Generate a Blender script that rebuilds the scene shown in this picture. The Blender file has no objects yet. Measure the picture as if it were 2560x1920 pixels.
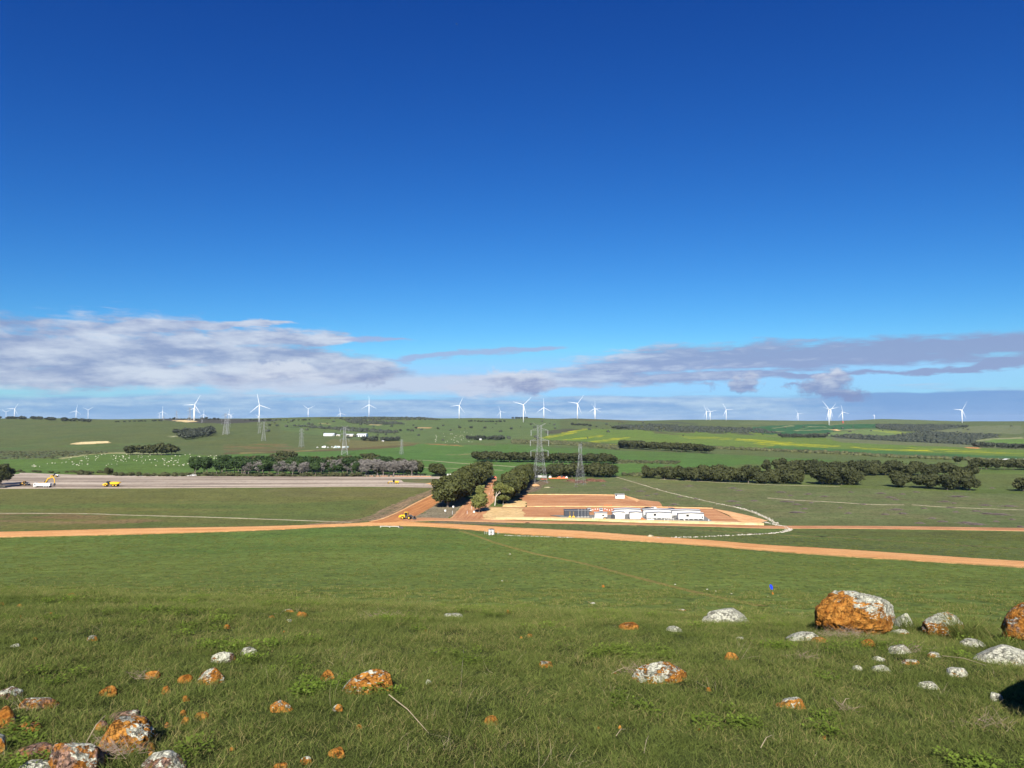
import bpy, bmesh, math, random
import numpy as np
from mathutils import Vector, Matrix, noise as mnoise
R = math.radians
S = bpy.context.scene
COL = S.collection
random.seed(7)
rng = np.random.default_rng(11)

# ------------------------------------------------------------------ camera
F = 1850.0                      # focal length in photo pixels
HOR = 1048.0                    # eye-level row in the photo
PITCH = math.atan((HOR - 960) / F)
EYE = 50.0                      # camera height above the datum
cam = bpy.data.cameras.new('camera')
cam.sensor_width = 36.0
cam.lens = 36.0 * F / 2560.0
cam.clip_start = 0.1
cam.clip_end = 60000
camo = bpy.data.objects.new('camera', cam)
camo.location = (0, 0, EYE)
camo.rotation_euler = (R(90) + PITCH, 0, 0)
COL.objects.link(camo)
S.camera = camo
S.render.resolution_x = 1024
S.render.resolution_y = 768
S.cycles.max_bounces = 4
S.cycles.diffuse_bounces = 2
S.cycles.glossy_bounces = 1
S.cycles.transmission_bounces = 2
S.cycles.transparent_max_bounces = 4
S.cycles.use_adaptive_sampling = True
S.cycles.adaptive_threshold = 0.02

# ------------------------------------------------------------------ light
SUN_EL = 36.0
SHADOW_AZ = 6.8                 # shadows run this far right of straight ahead
EXPOSURE = 1.15
HAZE = 0.000022
S.view_settings.view_transform = 'Standard'
S.view_settings.look = 'None'
S.view_settings.exposure = EXPOSURE
S.view_settings.gamma = 1
S.view_settings.use_curve_mapping = False
a = R(SHADOW_AZ); e = R(SUN_EL)
light_dir = Vector((math.sin(a) * math.cos(e), math.cos(a) * math.cos(e), -math.sin(e)))
sun = bpy.data.lights.new('sun', 'SUN')
sun.energy = 4.2
sun.angle = R(0.5)
sun.color = (1.0, 0.93, 0.82)
suno = bpy.data.objects.new('sun', sun)
suno.rotation_euler = light_dir.to_track_quat('-Z', 'Y').to_euler()
suno.location = (0, -20, 120)
COL.objects.link(suno)


class E:
    """tiny expression helper: builds math nodes"""
    nt = None
    def __init__(s, v): s.v = v
    @staticmethod
    def op(o, *a, clamp=False):
        n = E.nt.nodes.new('ShaderNodeMath'); n.operation = o; n.use_clamp = clamp
        for i, x in enumerate(a):
            x = x.v if isinstance(x, E) else x
            if isinstance(x, (int, float)): n.inputs[i].default_value = float(x)
            else: E.nt.links.new(x, n.inputs[i])
        return E(n.outputs[0])
    def __add__(s, o): return E.op('ADD', s, o)
    __radd__ = __add__
    def __sub__(s, o): return E.op('SUBTRACT', s, o)
    def __rsub__(s, o): return E.op('SUBTRACT', o, s)
    def __mul__(s, o): return E.op('MULTIPLY', s, o)
    __rmul__ = __mul__
    def __truediv__(s, o): return E.op('DIVIDE', s, o)
    def max(s, o): return E.op('MAXIMUM', s, o)
    def min(s, o): return E.op('MINIMUM', s, o)
    def clamp(s): return E.op('ADD', s, 0.0, clamp=True)
    def ss(s, a, b):
        n = E.nt.nodes.new('ShaderNodeMapRange'); n.interpolation_type = 'SMOOTHSTEP'
        E.nt.links.new(s.v, n.inputs[0])
        n.inputs[1].default_value = a; n.inputs[2].default_value = b
        return E(n.outputs[0])


def vec(x, y, z=0.0):
    n = E.nt.nodes.new('ShaderNodeCombineXYZ')
    for i, c in enumerate((x, y, z)):
        c = c.v if isinstance(c, E) else c
        if isinstance(c, (int, float)): n.inputs[i].default_value = float(c)
        else: E.nt.links.new(c, n.inputs[i])
    return n.outputs[0]


def fbm(v, scale=1.0, detail=5, rough=0.55, dist=0.0, color=False):
    n = E.nt.nodes.new('ShaderNodeTexNoise')
    n.inputs['Scale'].default_value = scale
    n.inputs['Detail'].default_value = detail
    n.inputs['Roughness'].default_value = rough
    n.inputs['Distortion'].default_value = dist
    E.nt.links.new(v, n.inputs['Vector'])
    return n.outputs['Color'] if color else E(n.outputs[0])


def mixc(f, a, b, mode='MIX'):
    n = E.nt.nodes.new('ShaderNodeMix'); n.data_type = 'RGBA'; n.blend_type = mode
    f = f.v if isinstance(f, E) else f
    if isinstance(f, (int, float)): n.inputs[0].default_value = f
    else: E.nt.links.new(f, n.inputs[0])
    for k, x in ((6, a), (7, b)):
        if isinstance(x, tuple): n.inputs[k].default_value = (*x[:3], 1)
        else: E.nt.links.new(x, n.inputs[k])
    return n.outputs[2]


def lin(r, g, b, k=1.0):
    f = lambda c: (c / 255 / 12.92 if c / 255 <= 0.04045 else ((c / 255 + 0.055) / 1.055) ** 2.4) * k
    return (f(r), f(g), f(b))


# ------------------------------------------------------------------ world
W = bpy.data.worlds.new('World')
S.world = W
W.use_nodes = True
W.cycles.sampling_method = 'MANUAL'
W.cycles.sample_map_resolution = 512
nt = W.node_tree
nt.nodes.clear()
E.nt = nt
out = nt.nodes.new('ShaderNodeOutputWorld')
bg = nt.nodes.new('ShaderNodeBackground')
sky = nt.nodes.new('ShaderNodeTexSky')
sky.sky_type = 'NISHITA'
sky.sun_disc = False
sky.sun_elevation = R(SUN_EL)
sky.sun_rotation = R(180 + SHADOW_AZ)
sky.altitude = 300
sky.air_density = 1.0
sky.dust_density = 0.05
sky.ozone_density = 5.0
SKY_STRENGTH = 0.11
tc = nt.nodes.new('ShaderNodeTexCoord')
sp = nt.nodes.new('ShaderNodeSeparateXYZ')
nt.links.new(tc.outputs['Generated'], sp.inputs[0])
X, Y, Z = (E(sp.outputs[i]) for i in range(3))
AZ = E.op('ARCTAN2', X, Y) * (180 / math.pi)
EL = E.op('ARCSINE', Z) * (180 / math.pi)


def azel(px, py):
    u = (px - 1280) / F
    az = math.degrees(math.atan(u))
    return az, math.degrees(math.atan((HOR - py) / F * math.cos(R(az))))


# warped coordinates so that edges of the cloud banks are ragged
wn = nt.nodes.new('ShaderNodeSeparateXYZ')
nt.links.new(fbm(vec(AZ * 0.15, EL * 0.5, 3.1), 1.0, 5, 0.58, color=True), wn.inputs[0])
WA = AZ + (E(wn.outputs[0]) - 0.5) * 7.0
WE = EL + (E(wn.outputs[1]) - 0.5) * 1.9
wn2 = nt.nodes.new('ShaderNodeSeparateXYZ')
nt.links.new(fbm(vec(AZ * 0.75, EL * 0.8, 21.0), 1.0, 5, 0.6, color=True), wn2.inputs[0])
PA = AZ + (E(wn2.outputs[0]) - 0.5) * 3.4
PE = EL + (E(wn2.outputs[1]) - 0.5) * 1.9
f_big = fbm(vec(AZ * 0.09, EL * 0.42, 40.0), 1.0, 5, 0.6, 0.4)
f_streak = fbm(vec(AZ * 0.07, EL * 1.2, 8.0), 1.0, 5, 0.58, 0.4)
f_puff = fbm(vec(AZ * 0.22, EL * 0.75, 5.0), 1.0, 5, 0.55)
f_fine = fbm(vec(AZ * 0.5, EL * 2.2, 15.0), 1.0, 5, 0.62, 0.3)


def seg(p0, p1, th0, th1, A=WA, L=WE):
    """soft band between two photo points; thickness in photo px; 1 in the middle, 0 at the edge, negative outside"""
    a0, e0 = azel(*p0); a1, e1 = azel(*p1)
    t0 = th0 / F * 57.3 / 2; t1 = th1 / F * 57.3 / 2
    t = ((A - a0) / (a1 - a0)).clamp()
    ec = t * (e1 - e0) + e0
    th = t * (t1 - t0) + t0
    d = E.op('ABSOLUTE', L - ec) / th
    over = ((A - max(a0, a1)).max(min(a0, a1) - A)).max(0.0) * 0.35
    return 1.0 - d - over


def blob(px, py, w, h, A=PA, L=PE):
    a0, e0 = azel(px, py)
    dx = (A - a0) / (w / F * 57.3 / 2); dy = (L - e0) / (h / F * 57.3 / 2)
    return 1.0 - (dx * dx + dy * dy)


left = seg((-500, 880), (520, 882), 200, 185).max(seg((480, 885), (960, 925), 180, 70)).max(seg((-300, 930), (500, 938), 90, 80))
left = left.max(seg((560, 845), (840, 850), 70, 50)).max(seg((360, 815), (640, 808), 34, 20))
leftA = (left * 1.0 + (f_big - 0.5) * 1.0 + (f_streak - 0.5) * 0.9 + (f_fine - 0.5) * 1.0).ss(0.0, 0.62) * 0.93
right = seg((1180, 975), (1700, 905), 60, 95).max(seg((1650, 900), (2900, 845), 90, 85))
right = right.max(seg((1750, 940), (2160, 926), 34, 18)).max(seg((2250, 925), (2800, 900), 13, 24))
right = right.max(seg((1380, 955), (1850, 940), 60, 40))
rightA = (right * 1.1 + (f_streak - 0.5) * 1.5 + (f_fine - 0.5) * 1.3).ss(0.0, 0.7) * 0.9
wisp = seg((1010, 895), (1330, 876), 22, 20).max(seg((915, 850), (960, 850), 22, 18))
wispA = (wisp + (f_streak - 0.5) * 0.9).ss(0.0, 0.7) * 0.75
mid = seg((820, 955), (1340, 968), 80, 70).max(seg((600, 965), (960, 965), 50, 70))
midA = (mid + (f_streak - 0.5) * 1.6).ss(-0.15, 0.7) * 0.9
lowA = (EL * -1.0 + 1.95 + (f_streak - 0.5) * 3.2 + (f_big - 0.5) * 1.5).ss(-0.1, 0.6) * 0.85
lowR = (WE * -0.35 + EL * -0.65 + 1.62 + AZ * 0.008).ss(-0.04, 0.10) * (AZ + (f_streak - 0.5) * 14.0).ss(19.0, 27.0) * 0.9
back = ((AZ * AZ).ss(1500.0, 2600.0)) * ((2.5 + (f_big - 0.5) * 12.0) - EL).ss(-0.5, 1.5) * 0.85
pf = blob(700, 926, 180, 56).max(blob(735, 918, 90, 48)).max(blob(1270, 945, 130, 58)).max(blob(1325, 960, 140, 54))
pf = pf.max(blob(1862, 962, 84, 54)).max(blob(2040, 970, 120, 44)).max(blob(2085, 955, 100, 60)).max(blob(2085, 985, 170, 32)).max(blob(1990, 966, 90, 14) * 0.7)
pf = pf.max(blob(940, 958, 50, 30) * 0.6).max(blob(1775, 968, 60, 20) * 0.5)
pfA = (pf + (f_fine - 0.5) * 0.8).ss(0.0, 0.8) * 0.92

c_left = mixc((f_puff * 0.78 + f_fine * 0.22).ss(0.34, 0.66), lin(142, 159, 198), lin(212, 221, 236))
c_right = mixc((f_streak * 0.5 + f_fine * 0.5 + (8.0 - AZ) * 0.010).ss(0.36, 0.66), lin(144, 161, 202), lin(200, 212, 233))
c_low = mixc((f_streak * 0.6 + f_fine * 0.4).ss(0.38, 0.64), lin(126, 165, 215), lin(188, 210, 234))
c_puff = mixc((f_fine * 0.9 + PE * 0.30 - 0.86).ss(0.1, 0.8), lin(130, 148, 192), lin(212, 221, 236))  # sunlit tops and shaded bases of the puffs are painted in by height

sc = nt.nodes.new('ShaderNodeVectorMath'); sc.operation = 'SCALE'
sc.inputs[3].default_value = SKY_STRENGTH
nt.links.new(sky.outputs[0], sc.inputs[0])
SKY_OUT = sc.outputs[0]
sps = nt.nodes.new('ShaderNodeSeparateXYZ'); nt.links.new(SKY_OUT, sps.inputs[0])
c = vec(*[E.op('POWER', E(sps.outputs[i]).min(m_), g_) * k_ for i, (g_, k_, m_) in enumerate(((2.08, 0.95, 0.60), (1.57, 0.97, 0.79), (1.10, 1.02, 1.0)))])
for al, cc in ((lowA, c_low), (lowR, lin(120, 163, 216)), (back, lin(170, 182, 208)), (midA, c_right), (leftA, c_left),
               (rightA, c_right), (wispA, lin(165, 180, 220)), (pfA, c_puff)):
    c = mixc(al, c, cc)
nt.links.new(c, bg.inputs[0])
bg.inputs[1].default_value = 2 ** -EXPOSURE
nt.links.new(bg.outputs[0], out.inputs[0])


# ------------------------------------------------------------------ noise
def pn(x, y, seed=0):
    """gradient noise, vectorised, about -1..1"""
    x = np.asarray(x, float); y = np.asarray(y, float)
    xi = np.floor(x).astype(np.int64); yi = np.floor(y).astype(np.int64)
    xf = x - xi; yf = y - yi
    def g(ix, iy, fx, fy):
        h = (ix * 374761393 + iy * 668265263 + seed * 974634777) & 0xffffffff
        h = ((h ^ (h >> 13)) * 1274126177) & 0xffffffff
        h = h ^ (h >> 16)
        an = (h & 0xffff) / 65536.0 * 2 * np.pi
        return np.cos(an) * fx + np.sin(an) * fy
    u = xf * xf * xf * (xf * (xf * 6 - 15) + 10); v = yf * yf * yf * (yf * (yf * 6 - 15) + 10)
    a = g(xi, yi, xf, yf); b = g(xi + 1, yi, xf - 1, yf)
    c = g(xi, yi + 1, xf, yf - 1); d = g(xi + 1, yi + 1, xf - 1, yf - 1)
    return ((a + (b - a) * u) + ((c + (d - c) * u) - (a + (b - a) * u)) * v) * 1.4


def sstep(x, a, b):
    t = np.clip((x - a) / (b - a), 0, 1)
    return t * t * (3 - 2 * t)


# ------------------------------------------------------------------ terrain: heights surveyed on lines of sight
def row_slope(py):
    return np.tan(PITCH + np.arctan((960 - np.asarray(py, float)) / F))


def pchip(xs, ys, xq):
    xs = np.asarray(xs, float); ys = np.asarray(ys, float)
    h = np.diff(xs); dl = np.diff(ys) / h
    m = np.zeros_like(xs)
    for i in range(1, len(xs) - 1):
        if dl[i - 1] * dl[i] > 0:
            w1_ = 2 * h[i] + h[i - 1]; w2_ = h[i] + 2 * h[i - 1]
            m[i] = (w1_ + w2_) / (w1_ / dl[i - 1] + w2_ / dl[i])
    m[0] = dl[0]; m[-1] = dl[-1]
    k = np.clip(np.searchsorted(xs, xq) - 1, 0, len(h) - 1)
    t = (xq - xs[k]) / h[k]
    t2 = t * t; t3 = t2 * t
    return ((2 * t3 - 3 * t2 + 1) * ys[k] + (t3 - 2 * t2 + t) * h[k] * m[k] + (-2 * t3 + 3 * t2) * ys[k + 1] + (t3 - t2) * h[k] * m[k + 1])


CREST = [(-400, 1046), (0, 1046), (130, 1045), (260, 1048), (400, 1047), (640, 1047), (700, 1046), (800, 1044), (950, 1042), (1040, 1044), (1100, 1047),
         (1180, 1046), (1280, 1047), (1340, 1044.5), (1385, 1048), (1440, 1046), (1520, 1049), (1600, 1052), (1700, 1051), (1900, 1051),
         (2020, 1053.5), (2100, 1053), (2200, 1049), (2300, 1051), (2400, 1054), (2560, 1053), (3000, 1053)]
NEAR = [(14, -3.563), (20, -5.3), (30, -8.25), (45, -12.6), (60, -16.2), (80, -20.3), (110, -25.6), (150, -31.4), (200, -37.4), (250, -42.0), (300, -45.4),
        (350, -47.3), (400, -48), (520, -48), (650, -48)]
FARL = [(800, 1160), (1000, 1134), (1200, 1120), (1450, 1094), (1750, 1072), (2050, 1056)]
FARC = [(800, 1158), (1000, 1138), (1200, 1122), (1500, 1100), (1900, 1077), (2300, 1058)]
FARR = [(800, 1160), (1000, 1140), (1300, 1119), (1700, 1098), (2200, 1077), (2700, 1060)]
UCOL = np.linspace(-1.1, 1.1, 177)
LY = np.linspace(math.log(14), math.log(40000), 700)
HT = np.zeros((len(UCOL), len(LY)))
for i, u in enumerate(UCOL):
    px = 1280 + u * F
    cr = np.interp(px, [c_[0] for c_ in CREST], [c_[1] for c_ in CREST])
    wl = 1 - sstep(px, 300, 1100); wr = sstep(px, 1400, 2000); wc = 1 - wl - wr
    ys = [n_[0] for n_ in NEAR]; zs = [n_[1] for n_ in NEAR]
    for k in range(6):
        yy = wl * FARL[k][0] + wc * FARC[k][0] + wr * FARR[k][0]
        rr = wl * FARL[k][1] + wc * FARC[k][1] + wr * FARR[k][1]
        ys.append(yy); zs.append(float(row_slope(rr)) * yy)
    yc = wl * 2450 + wc * 2750 + wr * 3200
    for mul, dr in ((1.0, 0), (1.25, 1.2), (2.0, 2.2), (3.5, 3.0), (8, 14), (20, 40)):
        ys.append(yc * mul); zs.append(float(row_slope(cr + dr)) * yc * mul)
    HT[i] = pchip(np.log(ys), zs, LY)


def H(x, y):
    """ground height (world z) at any x, y"""
    x = np.asarray(x, float); y = np.asarray(y, float)
    x, y = np.broadcast_arrays(x, y)
    yy = np.maximum(y, 0.0)
    near = -1.65 - 0.00976 * yy * yy
    yc_ = np.clip(yy, 14.0001, 39000)
    u = np.clip(x / yc_, -1.0999, 1.0999)
    fi = (u + 1.1) / 2.2 * (len(UCOL) - 1); i = np.clip(np.floor(fi).astype(int), 0, len(UCOL) - 2); fu = fi - i
    fk = (np.log(yc_) - LY[0]) / (LY[-1] - LY[0]) * (len(LY) - 1); k = np.clip(np.floor(fk).astype(int), 0, len(LY) - 2); fv = fk - k
    far = (HT[i, k] * (1 - fu) + HT[i + 1, k] * fu) * (1 - fv) + (HT[i, k + 1] * (1 - fu) + HT[i + 1, k + 1] * fu) * fv
    z = np.where(yy < 14, near, far)
    z = z - 0.036 * x * (1 - sstep(yy, 15, 150)) * np.clip(60 / np.maximum(np.abs(x), 1), 0, 1)
    z = z + pn(x / 340, y / 340, 1) * 1.8 * sstep(yy, 750, 1300) * (1 - sstep(yy, 9000, 15000))
    z = z + pn(x / 900, y / 700, 2) * 3.0 * sstep(yy, 1200, 1800) * (1 - sstep(yy, 9000, 15000))
    z = z + pn(x / 45, y / 45, 3) * (0.18 * sstep(yy, 60, 150) + 0.25 * sstep(yy, 650, 900))
    z = z + pn(x / 1.7, y / 1.7, 4) * 0.05 * (1 - sstep(yy, 22, 40)) + pn(x / 0.55, y / 0.55, 5) * 0.018 * (1 - sstep(yy, 15, 25))
    return z + EYE


TS = np.geomspace(2.0, 12000, 900)


def hits_np(pts):
    """where sight lines through photo points meet the ground, vectorised: (n, 3) array"""
    pts = np.asarray(pts, float).reshape(-1, 2)
    res = []
    for k0 in range(0, len(pts), 400):
        p = pts[k0:k0 + 400]
        s_ = row_slope(p[:, 1]); zz = (960 - p[:, 1]) / F
        u = (p[:, 0] - 1280) / F / (math.cos(PITCH) - zz * math.sin(PITCH))
        g = H(u[:, None] * TS[None], np.broadcast_to(TS[None], (len(p), len(TS)))) - EYE - s_[:, None] * TS[None]
        cr_ = (g[:, 1:] >= 0) & (g[:, :-1] < 0)
        has = cr_.any(1); j = np.where(has, cr_.argmax(1), 0)
        jm = (g / TS[None]).argmax(1)
        lo = TS[j].copy(); hi = TS[j + 1].copy()
        for _ in range(14):
            m_ = (lo + hi) / 2
            gg = H(u * m_, m_) - EYE - s_ * m_
            hi = np.where(gg >= 0, m_, hi); lo = np.where(gg >= 0, lo, m_)
        y = np.where(has, (lo + hi) / 2, TS[jm])
        y = np.where(g[:, 0] >= 0, 2.0, y)
        res.append(np.stack([u * y, y, H(u * y, y)], 1))
    return np.concatenate(res)


def hit(px, py): return Vector(hits_np([(px, py)])[0])
def hits(pts): return [Vector(v) for v in hits_np(pts)]


# ------------------------------------------------------------------ materials
MATS = {}


def mat(name, col, rough=0.85, var=0.0, scale=3.0, metal=0.0, spec=0.3, bump=0.0, bscale=20.0):
    if name in MATS: return MATS[name]
    m = bpy.data.materials.new(name); m.use_nodes = True
    n_ = m.node_tree; E.nt = n_
    b = n_.nodes['Principled BSDF']
    b.inputs['Roughness'].default_value = rough
    b.inputs['Metallic'].default_value = metal
    b.inputs['Specular IOR Level'].default_value = spec
    b.inputs['Base Color'].default_value = (*col, 1)
    if var or bump:
        t = n_.nodes.new('ShaderNodeTexCoord')
    if var:
        f = fbm(t.outputs['Object'], scale, 6, 0.6)
        lo = tuple(x * (1 - var) for x in col); hi = tuple(min(1, x * (1 + var)) for x in col)
        n_.links.new(mixc(f.ss(0.3, 0.7), lo, hi), b.inputs['Base Color'])
    if bump:
        bm_ = n_.nodes.new('ShaderNodeBump'); bm_.inputs['Strength'].default_value = bump; bm_.inputs['Distance'].default_value = 0.05
        n_.links.new(fbm(t.outputs['Object'], bscale, 5, 0.6).v, bm_.inputs['Height'])
        n_.links.new(bm_.outputs[0], b.inputs['Normal'])
    MATS[name] = m
    return m


def ground_mat(name, cols, streak=None, scale=0.05, bump=0.5, bscale=1.0, attr=False, lum=0.35, road=None):
    """bare earth / pasture material in world metres; cols = two colours mixed by noise"""
    m = bpy.data.materials.new(name); m.use_nodes = True
    n_ = m.node_tree; E.nt = n_
    b = n_.nodes['Principled BSDF']
    b.inputs['Roughness'].default_value = 0.95
    b.inputs['Specular IOR Level'].default_value = 0.08
    g = n_.nodes.new('ShaderNodeNewGeometry'); p = g.outputs['Position']
    s_ = n_.nodes.new('ShaderNodeSeparateXYZ'); n_.links.new(p, s_.inputs[0])
    px_, py_ = E(s_.outputs[0]), E(s_.outputs[1])
    f1 = fbm(vec(px_, py_), scale, 8, 0.6)
    if attr:
        at = n_.nodes.new('ShaderNodeAttribute'); at.attribute_name = 'Col'
        c_ = at.outputs['Color']
        # broad hue drift towards olive and towards lush green
        f0 = fbm(vec(px_ * 0.6, py_ * 0.25, 7.0), 0.02, 6, 0.6)
        c_ = mixc(f0.ss(0.45, 0.75) * 0.35, c_, (1.25, 1.02, 0.8), 'MULTIPLY')
        c_ = mixc((1.0 - f0).ss(0.5, 0.75) * 0.4, c_, (0.72, 0.95, 0.8), 'MULTIPLY')
    else:
        c_ = mixc(f1.ss(0.35, 0.65), cols[0], cols[1])
    if road:        # wheel lines that follow the road, and grass creeping in at its edges
        ra = n_.nodes.new('ShaderNodeAttribute'); ra.attribute_name = 'road'
        rs_ = n_.nodes.new('ShaderNodeSeparateXYZ'); n_.links.new(ra.outputs['Vector'], rs_.inputs[0])
        al_, ac_, fr_ = (E(rs_.outputs[i]) for i in range(3))
        fs = fbm(vec(al_ * 0.012, ac_ * 0.55), 1.0, 6, 0.65)
        fs2 = fbm(vec(al_ * 0.03, ac_ * 1.6, 9.0), 1.0, 5, 0.65)
        c_ = mixc(fs.ss(0.44, 0.60) * 0.8, c_, road[0])
        c_ = mixc(fs2.ss(0.50, 0.64) * 0.55, c_, (0.62, 0.56, 0.52), 'MULTIPLY')
        eg = E.op('ABSOLUTE', fr_ - 0.5) * 2.0
        c_ = mixc((eg + (fbm(p, 0.5, 5, 0.6) - 0.5) * 0.7).ss(0.84, 1.02) * road[2], c_, road[1])
    if streak:      # grader / plough marks: (colour, angle degrees, along scale, across scale, amount)
        an = R(streak[1])
        xr = px_ * math.cos(an) + py_ * math.sin(an); yr = py_ * math.cos(an) - px_ * math.sin(an)
        fs = fbm(vec(xr * streak[2], yr * streak[3]), 1.0, 6, 0.65)
        c_ = mixc(fs.ss(0.42, 0.62) * streak[4], c_, streak[0])
        fs2 = fbm(vec(xr * streak[2] * 2, yr * streak[3] * 2.3, 9.0), 1.0, 5, 0.65)
        c_ = mixc(fs2.ss(0.45, 0.65) * 0.4, c_, (0.55, 0.5, 0.48), 'MULTIPLY')
    f2 = fbm(p, bscale, 9, 0.72)
    f3 = fbm(p, bscale * 0.23, 6, 0.6)
    f4 = fbm(vec(px_, py_ * 0.4, 3.0), bscale * 0.85, 4, 0.6)
    v = ((f2 - 0.5) * lum * 2.4 + (f3 - 0.5) * lum * 1.6 + 1.06) * (1.0 - f4.ss(0.53, 0.64) * lum * 0.75)
    c_ = mixc(1.0, c_, vec(v, v, v), 'MULTIPLY')
    n_.links.new(c_, b.inputs['Base Color'])
    bm_ = n_.nodes.new('ShaderNodeBump'); bm_.inputs['Strength'].default_value = bump; bm_.inputs['Distance'].default_value = 0.25
    n_.links.new(f2.v, bm_.inputs['Height'])
    n_.links.new(bm_.outputs[0], b.inputs['Normal'])
    MATS[name] = m
    return m


# ------------------------------------------------------------------ mesh helpers
def raw_mesh(name, V, faces_flat, loop_tot, smooth=False):
    me = bpy.data.meshes.new(name)
    V = np.asarray(V, np.float32)
    me.vertices.add(len(V)); me.vertices.foreach_set('co', V.ravel())
    nl = len(faces_flat); nf = len(loop_tot)
    me.loops.add(nl); me.loops.foreach_set('vertex_index', np.asarray(faces_flat, np.int32))
    me.polygons.add(nf)
    lt = np.asarray(loop_tot, np.int32)
    me.polygons.foreach_set('loop_start', np.concatenate([[0], np.cumsum(lt)[:-1]]).astype(np.int32))
    me.polygons.foreach_set('loop_total', lt)
    if smooth: me.polygons.foreach_set('use_smooth', np.ones(nf, bool))
    me.update(calc_edges=True)
    return me


def grid_mesh(name, P, smooth=True):
    """P: (n, m, 3) array"""
    n, m = P.shape[:2]
    idx = np.arange(n * m).reshape(n, m)
    q = np.stack([idx[:-1, :-1], idx[1:, :-1], idx[1:, 1:], idx[:-1, 1:]], -1).reshape(-1)
    return raw_mesh(name, P.reshape(-1, 3), q, np.full((n - 1) * (m - 1), 4), smooth)


def link(o): COL.objects.link(o); return o


def tag(o, label=None, cat=None, group=None, kind=None):
    if label: o['label'] = label
    if cat: o['category'] = cat
    if group: o['group'] = group
    if kind: o['kind'] = kind
    return o


def mobj(name, me, m=None, parent=None, **kw):
    o = bpy.data.objects.new(name, me)
    if m is not None:
        for mm in (m if isinstance(m, (list, tuple)) else [m]): me.materials.append(mm)
    link(o)
    if parent: o.parent = parent
    return tag(o, **kw)


def empty(name, loc, rz=0.0, sc=1.0, **kw):
    o = bpy.data.objects.new(name, None); link(o)
    o.location = loc; o.rotation_euler = (0, 0, rz); o.scale = (sc, sc, sc)
    o.empty_display_size = 0.3
    return tag(o, **kw)


def copy_tree(o, parent=None):
    c_ = o.copy(); link(c_); c_.parent = parent
    for ch in list(o.children): copy_tree(ch, c_)
    return c_


class MB:
    def __init__(s): s.v = []; s.f = []; s.mi = []; s.cur = 0
    def add(s, vs, fs):
        b = len(s.v); s.v += [tuple(x) for x in vs]; s.f += [[b + i for i in f] for f in fs]; s.mi += [s.cur] * len(fs)
    def box(s, x0, x1, y0, y1, z0, z1, taper=0.0):
        t = taper
        s.add([(x0, y0, z0), (x1, y0, z0), (x1, y1, z0), (x0, y1, z0), (x0 + t, y0 + t, z1), (x1 - t, y0 + t, z1), (x1 - t, y1 - t, z1), (x0 + t, y1 - t, z1)],
              [(0, 3, 2, 1), (4, 5, 6, 7), (0, 1, 5, 4), (1, 2, 6, 5), (2, 3, 7, 6), (3, 0, 4, 7)])
    def prism(s, prof, y0, y1):
        """profile in xz extruded along y"""
        n = len(prof)
        s.add([(x, y0, z) for x, z in prof] + [(x, y1, z) for x, z in prof],
              [tuple(range(n)), tuple(range(2 * n - 1, n - 1, -1))] + [(i, i + n, (i + 1) % n + n, (i + 1) % n) for i in range(n)])
    def tube(s, a, b, r0, r1=None, n=6, cap=True):
        a = Vector(a); b = Vector(b); r1 = r0 if r1 is None else r1
        d = b - a
        if d.length < 1e-6: return
        q = d.to_track_quat('Z', 'Y')
        vs = []
        for p, r in ((a, r0), (b, r1)):
            for i in range(n):
                an = 2 * math.pi * i / n
                vs.append(p + q @ Vector((math.cos(an) * r, math.sin(an) * r, 0)))
        fs = [(i, (i + 1) % n, (i + 1) % n + n, i + n) for i in range(n)]
        if cap: fs += [tuple(range(n - 1, -1, -1)), tuple(range(n, 2 * n))]
        s.add(vs, fs)
    def path(s, pts, rs, n=6):
        for i in range(len(pts) - 1): s.tube(pts[i], pts[i + 1], rs[i], rs[i + 1], n)
    def cyl(s, x, y, z0, z1, r, r1=None, n=16): s.tube((x, y, z0), (x, y, z1), r, r1, n)
    def wheel(s, x, y0, y1, z, r, n=16): s.tube((x, y0, z), (x, y1, z), r, r, n)
    def build(s, name, m, parent=None, smooth=False, **kw):
        me = bpy.data.meshes.new(name); me.from_pydata(s.v, [], s.f); me.update()
        if any(s.mi): me.polygons.foreach_set('material_index', s.mi)
        if smooth: me.polygons.foreach_set('use_smooth', [True] * len(me.polygons))
        return mobj(name, me, m, parent, **kw)


def resample(pts, n):
    pts = [Vector(p) for p in pts]
    L = [0]
    for a_, b_ in zip(pts, pts[1:]): L.append(L[-1] + (b_ - a_).length)
    out_ = []
    for t in np.linspace(0, L[-1], n):
        k = min(max(np.searchsorted(L, t) - 1, 0), len(pts) - 2)
        f = (t - L[k]) / max(L[k + 1] - L[k], 1e-9)
        out_.append(pts[k].lerp(pts[k + 1], f))
    return out_


def smooth_line(pts, n):
    """Catmull-Rom through image points"""
    P = [np.array(p, float) for p in pts]
    P = [2 * P[0] - P[1]] + P + [2 * P[-1] - P[-2]]
    o = []
    m = len(P) - 3
    for t in np.linspace(0, m - 1e-6, n):
        k = int(t); f = t - k
        p0, p1, p2, p3 = P[k:k + 4]
        o.append(0.5 * ((2 * p1) + (-p0 + p2) * f + (2 * p0 - 5 * p1 + 4 * p2 - p3) * f * f + (-p0 + 3 * p1 - 3 * p2 + p3) * f ** 3))
    return o


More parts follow.
